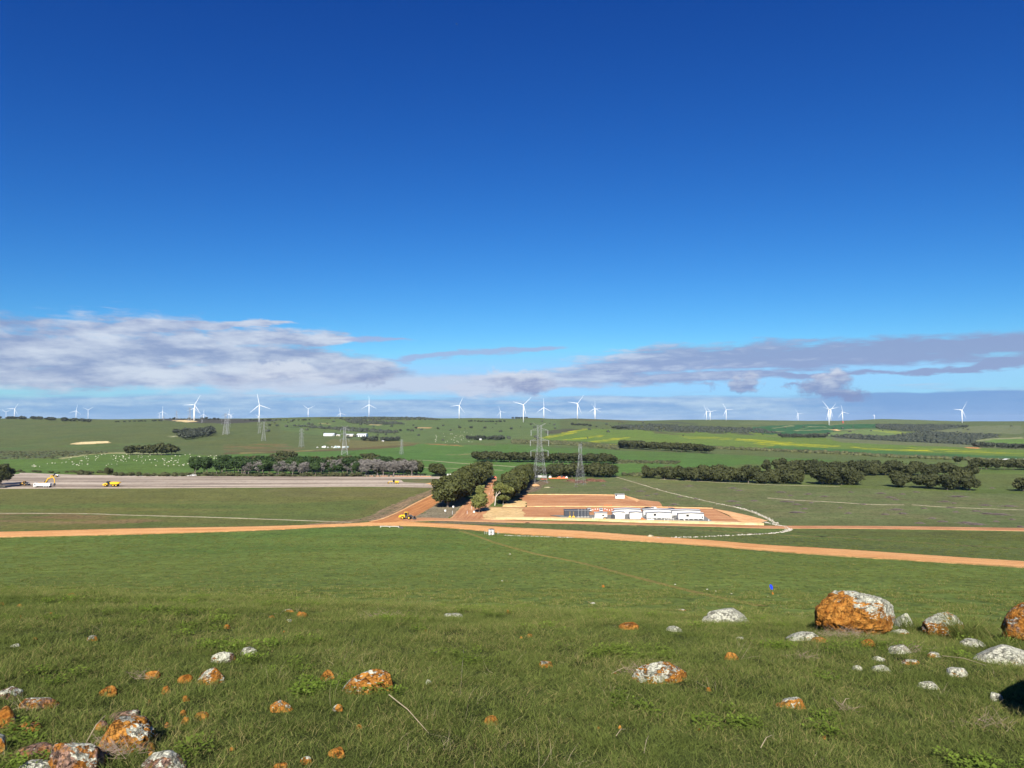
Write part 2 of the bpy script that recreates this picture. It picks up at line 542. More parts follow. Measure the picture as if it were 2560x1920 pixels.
def sheet(name, A, B, m, nu=80, nv=7, dz=0.10, wob=0.25, camber=0.0, wobend=0.0, kind='structure', **kw):
    """ground sheet between two edges given as photo points, draped on the terrain with a skirt"""
    a_ = hits_np(smooth_line(A, nu))[:, :2]; b_ = hits_np(smooth_line(B, nu))[:, :2]
    P = np.zeros((nu, nv + 2, 3))
    for j in range(nv):
        f = j / (nv - 1)
        xy = a_ * (1 - f) + b_ * f
        if wobend:
            s0 = abs(float(pn(f * 3.1 + nu, 0.3, 91)) + 0.5 * float(pn(f * 9.0, 1.7, 92))) * wobend; s1 = 1 - abs(float(pn(f * 3.7 + nu, 5.3, 93)) + 0.5 * float(pn(f * 9.0, 7.7, 94))) * wobend
            tt = np.linspace(s0, s1, nu) * (nu - 1); xy = np.stack([np.interp(tt, np.arange(nu), xy[:, 0]), np.interp(tt, np.arange(nu), xy[:, 1])], 1)
        if j in (0, nv - 1) and wob:
            d = (b_ - a_); L = np.linalg.norm(d, axis=1, keepdims=True) + 1e-6
            s_ = np.arange(nu) * 0.7
            w_ = (pn(xy[:, 0] / 5, xy[:, 1] / 5, 31 + j) * wob)[:, None]
            xy = xy + d / L * w_
        P[:, j + 1, :2] = xy
        P[:, j + 1, 2] = H(xy[:, 0], xy[:, 1]) + dz + camber * (1 - (2 * f - 1) ** 2)
    for j, k, sg in ((0, 1, -1), (nv + 1, nv, 1)):
        d = (b_ - a_); L = np.linalg.norm(d, axis=1, keepdims=True) + 1e-6
        xy = P[:, k, :2] + d / L * sg * max(0.4, dz * 3)
        P[:, j, :2] = xy; P[:, j, 2] = H(xy[:, 0], xy[:, 1]) - 0.08
    me_ = grid_mesh(name, P)
    al = np.concatenate([[0], np.cumsum(np.linalg.norm(np.diff(P[:, nv // 2, :2], axis=0), axis=1))])
    wd = np.linalg.norm(b_ - a_, axis=1)
    ff = np.linspace(0, 1, nv)[np.clip(np.arange(nv + 2) - 1, 0, nv - 1)]
    at_ = me_.attributes.new('road', 'FLOAT_VECTOR', 'POINT')
    at_.data.foreach_set('vector', np.stack(np.broadcast_arrays(al[:, None], ff[None] * wd[:, None], ff[None]), -1).astype(np.float32).ravel())
    return mobj(name, me_, m, None, kind=kind, **kw)


def ribbon(name, line, width, m, n=120, dz=0.06, kind='structure', wvar=0.25, **kw):
    """narrow track of constant real width along photo points"""
    c_ = hits_np(smooth_line(line, n))[:, :2]
    t = np.gradient(c_, axis=0); t /= np.linalg.norm(t, axis=1, keepdims=True) + 1e-9
    nn = np.stack([-t[:, 1], t[:, 0]], 1)
    P = np.zeros((n, 4, 3))
    for j, f in enumerate((-0.62, -0.5, 0.5, 0.62)):
        w_ = width * (1 + wvar * pn(c_[:, 0] / 4 + j * 7, c_[:, 1] / 4, 55))[:, None]
        xy = c_ + nn * f * w_
        P[:, j, :2] = xy; P[:, j, 2] = H(xy[:, 0], xy[:, 1]) + (dz if j in (1, 2) else -0.03)
    return mobj(name, grid_mesh(name, P), m, None, kind=kind, **kw)


# ------------------------------------------------------------------ air
def make_haze(density):
    b = MB(); b.box(-24000, 24000, -300, 24000, EYE - 380, EYE + 125)
    m = bpy.data.materials.new('haze'); m.use_nodes = True; n_ = m.node_tree; n_.nodes.clear()
    o_ = n_.nodes.new('ShaderNodeOutputMaterial'); v = n_.nodes.new('ShaderNodeVolumePrincipled')
    v.inputs['Color'].default_value = (0.55, 0.74, 1.0, 1); v.inputs['Density'].default_value = density; v.inputs['Anisotropy'].default_value = 0.0
    n_.links.new(v.outputs[0], o_.inputs['Volume'])
    b.build('haze', m, None, kind='stuff', label='thin blue haze in the air over the valley')
# ------------------------------------------------------------------ the ground sheet
GK = 0.62       # photo colour of sunlit pasture -> base colour
G = lambda r, g, b, k=GK: lin(r, g, b, k)
rs = np.concatenate([np.geomspace(0.35, 60, 170)[:-1], np.geomspace(60, 620, 250)[:-1], np.geomspace(620, 3600, 270)[:-1], np.geomspace(3600, 45000, 50)])
front = np.linspace(-52, 52, 801)
rest = np.linspace(52, 308, 105)[1:]
th = np.radians(np.concatenate([front, rest]))
XX = rs[:, None] * np.sin(th)[None, :]; YY = rs[:, None] * np.cos(th)[None, :]
ZZ = H(XX, YY)
ZZ = ZZ + pn(XX / 0.9, YY / 0.9, 71) * 0.06 * sstep(YY, 40, 60) * (1 - sstep(YY, 250, 320))
centre = np.array([[0, 0, float(H(0, 0))]])
Vg = np.concatenate([np.stack([XX, YY, ZZ], -1).reshape(-1, 3), centre])
nr, na = XX.shape
idx = np.arange(nr * na).reshape(nr, na)
nx = np.roll(idx, -1, axis=1)
q = np.stack([idx[:-1], idx[1:], nx[1:], nx[:-1]], -1).reshape(-1)
tri = np.stack([np.full(na, nr * na), idx[0], nx[0]], -1).reshape(-1)
me = raw_mesh('ground', Vg, np.concatenate([q, tri]), np.concatenate([np.full((nr - 1) * na, 4), np.full(na, 3)]), True)

# paddock colours: polygons surveyed as sight lines, tested on the ground plan
def xy_poly(pts): return hits_np(pts)[:, :2]


def inside(poly, x, y):
    r = np.zeros(x.shape, bool); n = len(poly); j = n - 1
    for i in range(n):
        xi, yi = poly[i]; xj, yj = poly[j]
        cnd = ((yi > y) != (yj > y)) & (x < (xj - xi) * (y - yi) / (yj - yi + 1e-12) + xi)
        r ^= cnd; j = i
    return r


gx = Vg[:, 0]; gy = Vg[:, 1]
wx = gx + pn(gx / 30, gy / 30, 8) * 2.5 + pn(gx / 8, gy / 8, 9) * 1.0
wy = gy + pn(gx / 30, gy / 45, 10) * 0.012 * np.maximum(gy, 0)
colr = np.zeros((len(Vg), 4), np.float32); colr[:, 3] = 1


def base(c): colr[:, :3] = c
near_c = np.array(G(80, 90, 44)); mid_c = np.array(G(108, 122, 66)); far_c = np.array(G(102, 110, 72))
t1 = sstep(gy, 14, 70)[:, None]; t2 = sstep(gy, 500, 1100)[:, None]
colr[:, :3] = (near_c * (1 - t1) + mid_c * t1) * (1 - t2) + far_c * t2


def paint(pts, c, amt=1.0, sc=None, seed=20, soft=None):
    p = xy_poly(pts)
    m_ = (gy > p[:, 1].min() - 60) & (gy < p[:, 1].max() + 60) & (gy > 1)
    ii = np.nonzero(m_)[0]
    ins = inside(p, wx[ii], wy[ii])
    jj = ii[ins]
    a_ = np.full(len(jj), amt)
    if sc:
        s1, s2 = (sc, sc) if not isinstance(sc, tuple) else sc
        a_ = amt * sstep(pn(gx[jj] / s1, gy[jj] / s2, seed) + 0.5 * pn(gx[jj] / s1 * 2.3, gy[jj] / s2 * 2.3, seed + 1), -0.25, 0.25)
    colr[jj, :3] = colr[jj, :3] * (1 - a_)[:, None] + np.array(c)[None, :] * a_[:, None]


# near paddocks in front of and behind the roads
paint([(-200, 1345), (640, 1329), (930, 1318), (1180, 1330), (1600, 1356), (1920, 1382), (2800, 1425), (2800, 1395), (2800, 1560), (-200, 1560)], G(117, 136, 66))
paint([(-200, 1345), (930, 1318), (1400, 1340), (1200, 1380), (-200, 1390)], G(100, 128, 60), 0.6, (60, 25))
paint([(-200, 1222), (1110, 1218), (870, 1304), (640, 1316), (-200, 1330)], G(117, 120, 68))
paint([(-200, 1260), (950, 1250), (870, 1300), (640, 1313), (-200, 1320)], G(98, 120, 62), 0.6, (80, 20))
paint([(-300, 1282), (200, 1284), (330, 1292), (420, 1300), (240, 1311), (-300, 1318)], G(140, 122, 88), 0.85, (40, 12), 22)
paint([(700, 1215), (1080, 1215), (1000, 1245), (600, 1240)], G(118, 116, 76), 0.6, (50, 14), 23)
# right paddock with fallen timber
paint([(1560, 1193), (1930, 1212), (2440, 1232), (2800, 1245), (2800, 1325), (1920, 1312), (1640, 1262), (1300, 1238), (1330, 1205)], G(114, 124, 78))
paint([(1350, 1205), (1560, 1200), (1930, 1225), (2800, 1262), (2800, 1300), (1920, 1295), (1660, 1255), (1300, 1238)], G(128, 124, 88), 0.5, (30, 10), 24)
paint([(1940, 1325), (2800, 1332), (2800, 1362), (1940, 1330)], G(104, 112, 62))
paint([(1280, 1308), (1700, 1316), (2600, 1385), (2700, 1400), (1900, 1355), (1280, 1317)], G(106, 116, 68), 0.8)
paint([(2150, 1215), (2800, 1225), (2800, 1190), (2300, 1176), (2100, 1190)], G(108, 120, 68))
# around the junction
paint([(1045, 1292), (1085, 1264), (1115, 1238), (1165, 1240), (1150, 1275), (1118, 1298)], G(156, 142, 118), 0.9)
paint([(1100, 1300), (1280, 1309), (1300, 1312), (1060, 1308)], G(128, 120, 96), 1.0)
paint([(1318, 1200), (1380, 1203), (1330, 1232), (1310, 1240), (1285, 1240), (1300, 1215)], G(134, 118, 98), 0.9)
# beyond the gravelled paddock
paint([(-300, 1150), (130, 1148), (250, 1133), (470, 1135), (640, 1150), (700, 1180), (-300, 1188)], G(98, 120, 62))
paint([(-300, 1126), (240, 1126), (275, 1132), (140, 1147), (-300, 1150)], G(98, 100, 84), 0.85, (18, 40), 25)
paint([(140, 1146), (250, 1132), (330, 1130), (430, 1135), (430, 1137), (250, 1135), (150, 1149)], G(160, 156, 118), 0.9)
paint([(-300, 1064), (80, 1061), (175, 1058), (160, 1062), (-300, 1070)], G(120, 98, 78), 0.9)
paint([(-300, 1046), (640, 1049), (700, 1090), (700, 1125), (-300, 1128)], G(100, 107, 68), 0.85)
paint([(-300, 1118), (420, 1108), (480, 1120), (-300, 1128)], G(92, 118, 70), 0.5, 70, 26)
paint([(560, 1112), (700, 1108), (760, 1120), (700, 1130), (560, 1128)], G(128, 108, 80), 0.8, (40, 30), 27)
paint([(390, 1046), (700, 1049), (690, 1052), (560, 1060), (470, 1056), (400, 1050)], G(84, 80, 76), 1.0)
paint([(430, 1051), (465, 1050), (495, 1054), (470, 1056)], G(222, 192, 152, .7), 1.0)
paint([(176, 1109), (210, 1104), (260, 1103), (287, 1106), (240, 1109), (190, 1111)], G(228, 200, 160, .7), 1.0)
paint([(418, 1090), (436, 1089), (440, 1092), (425, 1093)], G(200, 196, 170), 0.8)
# green crop in the middle
paint([(560, 1133), (860, 1124), (1045, 1110), (1290, 1116), (1420, 1128), (1600, 1142), (1900, 1150), (1900, 1158), (1560, 1190), (640, 1192), (560, 1150)], G(94, 122, 64))
paint([(560, 1131), (860, 1122), (960, 1114), (1056, 1108), (1020, 1116), (880, 1126), (560, 1136)], G(112, 92, 70), 0.85)
paint([(600, 1131), (740, 1130), (860, 1119), (820, 1122), (600, 1135)], G(150, 138, 92), 0.7)
paint([(830, 1098), (1060, 1103), (1055, 1109), (850, 1122), (810, 1108)], G(120, 114, 78), 0.9)
paint([(1050, 1110), (1140, 1112), (1160, 1116), (1090, 1112)], G(186, 130, 90), 0.7)
paint([(1200, 1135), (1290, 1134), (1290, 1146), (1120, 1146)], G(100, 108, 72), 0.8, 20, 28)
paint([(1120, 1136), (1200, 1132), (1195, 1138), (1110, 1138)], G(150, 140, 104), 0.8, 12, 29)
paint([(1240, 1108), (1600, 1128), (1900, 1140), (2100, 1152), (2000, 1165), (1560, 1150), (1240, 1120)], G(92, 120, 62), 0.8)
paint([(1540, 1148), (1700, 1153), (1680, 1162), (1530, 1158)], G(122, 116, 98), 0.8, (16, 30), 30)
# middle hills
paint([(700, 1048), (1120, 1044), (1280, 1050), (1400, 1050), (1400, 1108), (1050, 1108), (820, 1090), (700, 1075)], G(104, 120, 76), 0.75)
paint([(780, 1045), (1060, 1043), (1120, 1050), (900, 1052)], G(96, 94, 74), 0.8, (70, 160), 31)
paint([(720, 1063), (900, 1070), (1000, 1079), (985, 1086), (840, 1074), (725, 1068)], G(72, 80, 62), 0.9, (40, 120), 32)
paint([(860, 1050), (1000, 1055), (1010, 1062), (880, 1060)], G(78, 82, 66), 0.9, (60, 160), 33)
paint([(1036, 1068), (1080, 1069), (1076, 1071.5), (1040, 1070.5)], G(200, 160, 120), 0.9)
paint([(920, 1060), (955, 1062), (945, 1064), (925, 1062.5)], G(180, 160, 120), 0.9)
paint([(795, 1058), (830, 1059), (828, 1061), (798, 1060)], G(170, 160, 116), 0.9)
paint([(1360, 1078), (1420, 1071), (1450, 1074), (1405, 1082), (1370, 1086)], G(92, 88, 74), 0.9)
paint([(1400, 1044), (1560, 1048), (1620, 1053), (1560, 1056), (1420, 1051)], G(110, 96, 74), 0.7, (50, 120), 34)
# canola and crops to the right
paint([(1335, 1098), (1420, 1080), (1470, 1072), (1600, 1075), (1900, 1080), (2100, 1094), (2560, 1118), (2800, 1130), (2800, 1150), (1920, 1124), (1500, 1106)], G(112, 130, 64))
YEL = G(186, 180, 46)
paint([(1333, 1096), (1390, 1086), (1462, 1072), (1470, 1073), (1440, 1082), (1370, 1096)], YEL, 0.95, (40, 20), 35)
paint([(1400, 1100), (1470, 1090), (1512, 1087), (1500, 1092), (1440, 1100)], YEL, 0.9, (40, 20), 36)
paint([(1470, 1104), (1540, 1094), (1580, 1092), (1560, 1098), (1500, 1106)], YEL, 0.8, (40, 30), 37)
paint([(1510, 1110), (1580, 1112), (1700, 1108), (1740, 1100), (1690, 1112), (1560, 1116)], YEL, 0.8, (50, 20), 38)
paint([(1840, 1096), (1960, 1104), (2100, 1114), (2090, 1118), (1960, 1112), (1840, 1101)], YEL, 0.9, (70, 18), 39)
paint([(1900, 1104), (2000, 1112), (2100, 1122), (2000, 1120), (1880, 1110)], YEL, 0.7, (70, 18), 40)
paint([(2120, 1116), (2200, 1122), (2330, 1126), (2330, 1129), (2180, 1126)], YEL, 0.9, (70, 16), 41)
paint([(2250, 1117), (2400, 1124), (2560, 1132), (2560, 1136), (2380, 1130)], YEL, 0.6, (70, 16), 42)
paint([(1700, 1090), (1830, 1094), (1830, 1100), (1720, 1096)], YEL, 0.5, (70, 16), 43)
paint([(1900, 1090), (2060, 1094), (2100, 1106), (2250, 1112), (2560, 1124), (2560, 1116), (2200, 1098), (1980, 1089)], G(118, 118, 96), 0.8)
paint([(1940, 1112), (2150, 1124), (2560, 1142), (2560, 1148), (2200, 1134), (1900, 1122)], G(72, 112, 72), 0.7)
# dark bush country and irrigated greens on the far right
paint([(1520, 1064), (1600, 1058), (1900, 1070), (1960, 1084), (1900, 1088), (1700, 1082), (1540, 1074)], G(86, 88, 74), 0.9, (70, 200), 44)
paint([(1620, 1054), (1760, 1056), (1740, 1062), (1640, 1060)], G(84, 88, 74), 0.8, (70, 200), 45)
paint([(1630, 1078), (1740, 1080), (1730, 1088), (1640, 1086)], G(98, 86, 72), 0.8, (50, 100), 46)
paint([(1850, 1056), (2050, 1052), (2350, 1050), (2400, 1056), (2200, 1062), (1850, 1062)], G(112, 120, 84), 0.8)
paint([(1880, 1068), (2000, 1061), (2190, 1060), (2230, 1068), (2120, 1073), (2080, 1082), (1920, 1086), (1870, 1078)], G(66, 104, 70), 1.0)
paint([(2075, 1074), (2095, 1073), (2104, 1076), (2090, 1078)], G(232, 184, 134, .7), 1.0)
RD = G(150, 146, 108)
for pl in ([(1985, 1077), (2020, 1066), (2062, 1066), (2070, 1074)], [(1985, 1076), (2075, 1073)], [(2095, 1074), (2180, 1073)], [(1930, 1070), (1985, 1063)],
           [(1900, 1080), (1960, 1078)], [(2070, 1062), (2108, 1059)]):
    paint(pl + [(x_, y_ + 1.6) for x_, y_ in pl[::-1]], RD, 0.9)
paint([(2080, 1080), (2180, 1072), (2240, 1078), (2320, 1086), (2300, 1094), (2060, 1090)], G(118, 134, 84), 1.0)
paint([(2170, 1074), (2240, 1078), (2310, 1088), (2270, 1090)], G(160, 166, 70), 0.9, (90, 30), 47)
paint([(2190, 1061), (2371, 1063), (2425, 1065), (2310, 1080), (2250, 1076), (2190, 1070)], G(80, 82, 76), 1.0)
paint([(2310, 1079), (2400, 1070), (2425, 1066), (2460, 1064), (2560, 1064), (2560, 1085), (2400, 1082)], G(118, 122, 92), 1.0)
paint([(2070, 1090), (2130, 1087), (2221, 1092), (2311, 1080), (2420, 1084), (2505, 1087), (2440, 1100), (2430, 1112), (2221, 1102), (2100, 1096)], G(82, 84, 78), 1.0)
paint([(2430, 1102), (2480, 1096), (2560, 1092), (2560, 1096), (2480, 1100), (2440, 1104)], G(160, 158, 124), 0.8)
paint([(2480, 1098), (2700, 1092), (2700, 1112), (2460, 1108)], G(112, 140, 70), 0.8)
paint([(2405, 1117), (2450, 1119), (2448, 1121.5), (2410, 1120)], G(226, 150, 100, .7), 0.9)
paint([(1560, 1068), (1700, 1068), (1690, 1074), (1560, 1073)], G(100, 90, 74), 0.5, 60, 48)
# mottling everywhere beyond the brow
mott = 1 + 0.12 * pn(gx / 70, gy / 35, 60) + 0.12 * pn(gx / 22, gy / 16, 61) + 0.10 * pn(gx / 7, gy / 6, 62) + 0.12 * pn(gx / 2.6, gy / 2.2, 63) * (1 - sstep(gy, 200, 400))
colr[:, :3] *= mott[:, None]
colr[:, :3] *= np.where(gy[:, None] > 650, np.array([1.08, 1.17, 1.02]), 1.0)
ca = me.color_attributes.new('Col', 'FLOAT_COLOR', 'POINT')
ca.data.foreach_set('color', colr.ravel())
GM = ground_mat('pasture', None, attr=True, bump=1.0, bscale=1.1, lum=0.62)
mobj('ground', me, GM, None, kind='structure', label='green pasture falling from a rocky brow to a flat valley and low hills')

# ------------------------------------------------------------------ roads, pads and tracks
ORA = ground_mat('orange_gravel', (G(204, 144, 88, .80), G(218, 162, 104, .80)), road=(G(238, 188, 130, .80), G(130, 118, 72), 0.8), scale=0.08, bump=0.2, bscale=2.0, lum=0.15)
ORB = ground_mat('orange_earth', (G(192, 138, 98, .75), G(214, 164, 118, .75)), road=(G(172, 118, 84, .75), G(196, 160, 118, .75), 0.7), scale=0.06, bump=0.3, bscale=1.5, lum=0.2)
ORC = ground_mat('orange_diagonal', (G(176, 118, 74, .7), G(190, 132, 84, .7)), road=(G(214, 154, 98, .75), G(150, 124, 92, .75), 0.7), scale=0.05, bump=0.2, bscale=1.5, lum=0.15)
SAND = ground_mat('pale_sand', (G(228, 196, 138, .78), G(242, 216, 164, .78)), scale=0.25, bump=0.4, bscale=1.2, lum=0.2)
SAND2 = ground_mat('churned_sand', (G(216, 182, 124, .8), G(232, 204, 150, .8)), streak=(G(200, 168, 118, .8), -35, 0.1, 0.5, 0.8), scale=0.3, bump=0.5, bscale=0.8, lum=0.25)
BERM = ground_mat('berm_sand', (G(222, 166, 114, .75), G(236, 190, 138, .75)), scale=0.25, bump=0.4, bscale=1.2, lum=0.2)
GRY = ground_mat('grey_verge', (G(148, 130, 104), G(120, 116, 80)), road=(G(180, 150, 116), G(114, 118, 68), 1.0), scale=0.12, bump=0.8, bscale=0.7, lum=0.7)
PAD = ground_mat('stripped_paddock', (G(140, 126, 112, .68), G(160, 145, 128, .68)), streak=(G(218, 204, 184, .68), 1.0, 0.004, 0.13, 0.95), scale=0.02, bump=0.4, bscale=0.6, lum=0.25)
PALE = ground_mat('pale_track', (G(196, 188, 158), G(172, 160, 128)), scale=0.4, bump=0.3, bscale=1.2, lum=0.3)
GRAV = ground_mat('grey_gravel', (G(140, 142, 138), G(152, 152, 146)), scale=0.4, bump=0.3, bscale=3, lum=0.2)
TRK = ground_mat('wheel_rut', (G(158, 144, 82), G(134, 128, 70)), scale=0.4, bump=0.3, bscale=1.2, lum=0.3)

sheet('stripped_paddock', [(-250, 1188), (20, 1186), (62, 1182), (200, 1187), (500, 1190), (800, 1191), (1110, 1191)],
      [(-250, 1224), (0, 1222), (320, 1221), (640, 1219), (900, 1217), (1000, 1218), (1085, 1220)], PAD, 260, 24, 0.06,
      label='grey brown stripped paddock with pale grader streaks')
sheet('grass_patch', [(1000, 1198), (1060, 1197), (1110, 1198)], [(1010, 1206), (1060, 1208), (1110, 1208)],
      ground_mat('patch_grass', (G(128, 122, 86), G(112, 122, 78)), scale=0.1, bump=0.5), 30, 6, 0.12, wob=2)
sheet('sand_patch', [(1064, 1209), (1085, 1206.5), (1120, 1206)], [(1075, 1211.5), (1095, 1214), (1120, 1214)], BERM, 30, 6, 0.16)
sheet('road_verge', [(760, 1311), (900, 1296), (950, 1275), (1000, 1253), (1050, 1234), (1090, 1218)],
      [(800, 1313), (935, 1302), (1000, 1278), (1040, 1258), (1085, 1236), (1112, 1222)], GRY, 120, 9, 0.05, wob=3.0,
      label='grey ploughed verge beside the diagonal orange road')
sheet('dirt_road', [(880, 1311), (955, 1299), (1000, 1280), (1040, 1259), (1085, 1236), (1112, 1222), (1130, 1213)],
      [(1010, 1311), (1046, 1288), (1075, 1271), (1100, 1254), (1125, 1237), (1145, 1222), (1155, 1213)], ORC, 120, 12, 0.12, camber=0.15, wob=0.7,
      label='wide orange dirt road running diagonally up behind the avenue trees')
ribbon('sand_windrow', [(925, 1305), (955, 1298), (1000, 1279), (1040, 1258), (1085, 1235.5), (1110, 1222)], 0.9, BERM, 120, 0.32)
sheet('dirt_road', [(-300, 1334), (0, 1330), (320, 1322), (640, 1316.5), (860, 1309.5), (940, 1305), (1000, 1303), (1060, 1307), (1180, 1313), (1280, 1319), (1440, 1327), (1600, 1339), (1760, 1350), (1920, 1363), (2080, 1372), (2240, 1383), (2400, 1394), (2560, 1404), (2900, 1424)],
      [(-300, 1350), (0, 1344), (320, 1337), (640, 1327), (800, 1319), (930, 1315), (1030, 1316), (1100, 1319), (1180, 1325.5), (1280, 1335), (1440, 1345), (1600, 1354), (1760, 1365), (1920, 1378), (2080, 1390), (2240, 1400), (2400, 1410), (2560, 1420), (2900, 1442)],
      ORA, 400, 10, 0.16, camber=0.12, label='wide orange dirt road crossing the whole valley in the foreground')
sheet('dirt_road', [(985, 1296), (1060, 1294.5), (1100, 1295.5), (1180, 1298), (1280, 1301), (1440, 1305), (1600, 1308.5), (1760, 1311), (1920, 1314.5), (2080, 1315), (2240, 1316), (2560, 1320.5), (2900, 1326)],
      [(985, 1306), (1060, 1303), (1100, 1302), (1180, 1304), (1280, 1307), (1440, 1310), (1600, 1313), (1760, 1316.5), (1920, 1321), (2080, 1321.5), (2240, 1323), (2560, 1328), (2900, 1335)],
      ORB, 300, 7, 0.12, camber=0.1, label='narrower orange dirt road passing in front of the white site offices')
sheet('construction_pad', [(1290, 1238.5), (1400, 1238.5), (1540, 1240), (1600, 1250), (1650, 1256)], [(1315, 1267), (1420, 1267), (1540, 1267), (1600, 1267.5), (1658, 1267)], ORB, 100, 20, 0.35, wob=0.8, wobend=0.03,
      label='flat orange earth pad behind the dark container')
ribbon('sand_windrow', [(1275, 1239), (1400, 1238), (1545, 1240), (1570, 1244), (1598, 1252)], 0.6, BERM, 90, 0.7)
sheet('sand_ramp', [(1562, 1242), (1580, 1246), (1602, 1252)], [(1570, 1247), (1586, 1252), (1592, 1257)], BERM, 30, 6, 0.5)
sheet('construction_pad', [(1205, 1268), (1400, 1268), (1600, 1268.5), (1700, 1270), (1782, 1272)], [(1205, 1298), (1400, 1299), (1600, 1302), (1760, 1305), (1860, 1308)], ORB, 140, 20, 0.2, wob=0.4,
      label='orange earth building pad carrying the site offices')
ribbon('sand_windrow', [(1318, 1267.5), (1400, 1267), (1500, 1267.5), (1600, 1268), (1700, 1270), (1782, 1272)], 0.8, BERM, 120, 0.5)
sheet('sand_bank', [(1210, 1271), (1240, 1270), (1280, 1271), (1312, 1272)], [(1205, 1299), (1240, 1299), (1290, 1299), (1320, 1299)], SAND2, 60, 14, 0.33, wob=0.8, wobend=0.14,
      label='yellow sand bank with churned wheel marks beside the avenue road')
sheet('sand_bank', [(1258, 1251), (1285, 1252), (1318, 1255)], [(1255, 1266), (1290, 1267), (1320, 1267)], SAND2, 40, 10, 0.42, wob=0.8, wobend=0.16)
sheet('sand_bank', [(1782, 1272.5), (1830, 1281), (1870, 1290), (1905, 1299), (1920, 1303)], [(1822, 1289), (1832, 1296), (1846, 1302), (1866, 1307), (1900, 1309)], BERM, 60, 12, 0.30, wob=0.8,
      label='pale sloping sand batter at the right end of the building pad')
sheet('sand_windrow', [(1240, 1294), (1320, 1294.5), (1460, 1296.5), (1600, 1301), (1780, 1305), (1910, 1309)], [(1240, 1298.5), (1320, 1299), (1460, 1301.5), (1600, 1306), (1780, 1310), (1910, 1313)], SAND, 200, 6, 0.34, camber=0.3,
      label='long pale yellow sand windrow in front of the site offices')
sheet('gravel_apron', [(1376, 1290), (1480, 1289), (1600, 1289), (1700, 1290), (1760, 1291)], [(1400, 1294), (1480, 1298), (1600, 1303), (1700, 1305), (1784, 1307)], GRAV, 90, 8, 0.40,
      label='grey gravel apron under the white site offices')
sheet('dirt_road', [(1124, 1297), (1140, 1283), (1158, 1262), (1180, 1243), (1205, 1224), (1222, 1206), (1230, 1192)],
      [(1212, 1298), (1213, 1283), (1222, 1266), (1236, 1252), (1240, 1232), (1241, 1212), (1242, 1192)], ORB, 90, 14, 0.10, wob=0.6,
      label='rutted orange dirt road running away between the two rows of avenue trees')
ribbon('dirt_track', [(-40, 1283), (200, 1284), (330, 1288), (520, 1293), (640, 1297), (800, 1303), (880, 1306)], 2.2, PALE, 160, 0.06,
       label='thin pale dirt track above the orange road on the left')
ribbon('dirt_track', [(1440, 1309), (1500, 1313), (1600, 1315), (1700, 1322), (1800, 1328), (1920, 1336), (2100, 1344), (2240, 1353), (2400, 1363), (2560, 1373), (2800, 1386)], 4.2, GRY, 220, 0.05,
       label='grey dead grass strip between the two orange roads')
ribbon('dirt_track', [(2280, 1262), (2350, 1267), (2420, 1270), (2500, 1273), (2560, 1275)], 2.0, PALE, 60, 0.06)
ribbon('dirt_track', [(1920, 1245), (2000, 1251), (2080, 1255), (2180, 1261), (2260, 1262)], 2.4, PALE, 80, 0.05)
ribbon('dirt_track', [(1650, 1198), (1800, 1206), (1930, 1212), (2100, 1216)], 2.0, PALE, 80, 0.05)
ribbon('white_track', [(1040, 1150), (1080, 1152), (1150, 1158), (1220, 1162), (1290, 1167)], 3.0, PALE, 80, 0.08,
       label='whitish farm track crossing the green paddock behind the avenue')
ribbon('white_track', [(1050, 1168), (1130, 1171), (1220, 1174), (1260, 1176)], 2.0, PALE, 60, 0.08)
for off in (0, 1):
    ribbon('wheel_rut', [(1148 + off * 9, 1327 + off * 0), (1200 + off * 6, 1344), (1235 + off * 8, 1357), (1280 + off * 9, 1370), (1340 + off * 9, 1386), (1450 + off * 9, 1408), (1560 + off * 10, 1437), (1700 + off * 12, 1473), (1800 + off * 14, 1496), (1900 + off * 16, 1516)],
           0.55, TRK, 200, 0.07, label='pair of wheel ruts curving down the grass slope', group='wheel ruts down the grass slope')

if HAZE: make_haze(HAZE)
# ------------------------------------------------------------------ trees
def leaf_mat(name, c0, c1, rough=0.7):
    m = bpy.data.materials.new(name); m.use_nodes = True
    n_ = m.node_tree; E.nt = n_
    b = n_.nodes['Principled BSDF']; b.inputs['Roughness'].default_value = rough; b.inputs['Specular IOR Level'].default_value = 0.15
    at = n_.nodes.new('ShaderNodeAttribute'); at.attribute_name = 'leaf'
    oi = n_.nodes.new('ShaderNodeObjectInfo')
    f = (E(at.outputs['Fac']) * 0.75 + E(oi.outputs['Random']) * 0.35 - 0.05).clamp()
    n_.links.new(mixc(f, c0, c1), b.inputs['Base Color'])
    return m


GUM = leaf_mat('gum_leaves', (0.015, 0.022, 0.007), (0.088, 0.096, 0.030))
GUMB = leaf_mat('dark_gum_leaves', (0.014, 0.020, 0.008), (0.068, 0.074, 0.028))
GUMY = leaf_mat('bright_gum_leaves', (0.045, 0.062, 0.016), (0.150, 0.160, 0.046))
PINE = leaf_mat('pine_needles', (0.010, 0.024, 0.007), (0.042, 0.072, 0.020))
SHRB = leaf_mat('shrub_leaves', (0.030, 0.036, 0.015), (0.100, 0.105, 0.045))
BARE = leaf_mat('bare_twigs', (0.10, 0.094, 0.085), (0.22, 0.205, 0.185))
FARG = leaf_mat('far_leaves', (0.028, 0.036, 0.026), (0.062, 0.070, 0.048))
BARK = mat('bark', (0.16, 0.13, 0.105), 0.9, 0.3, 6)
PBARK = mat('pale_bark', (0.46, 0.42, 0.36), 0.9, 0.3, 6)


def ico(sub):
    bm = bmesh.new(); bmesh.ops.create_icosphere(bm, subdivisions=sub, radius=1)
    v = np.array([x.co[:] for x in bm.verts]); f = [[x.index for x in p.verts] for p in bm.faces]; bm.free()
    return v, np.array(f)


ICO = {k: ico(k) for k in (1, 2, 3, 4, 5, 6)}


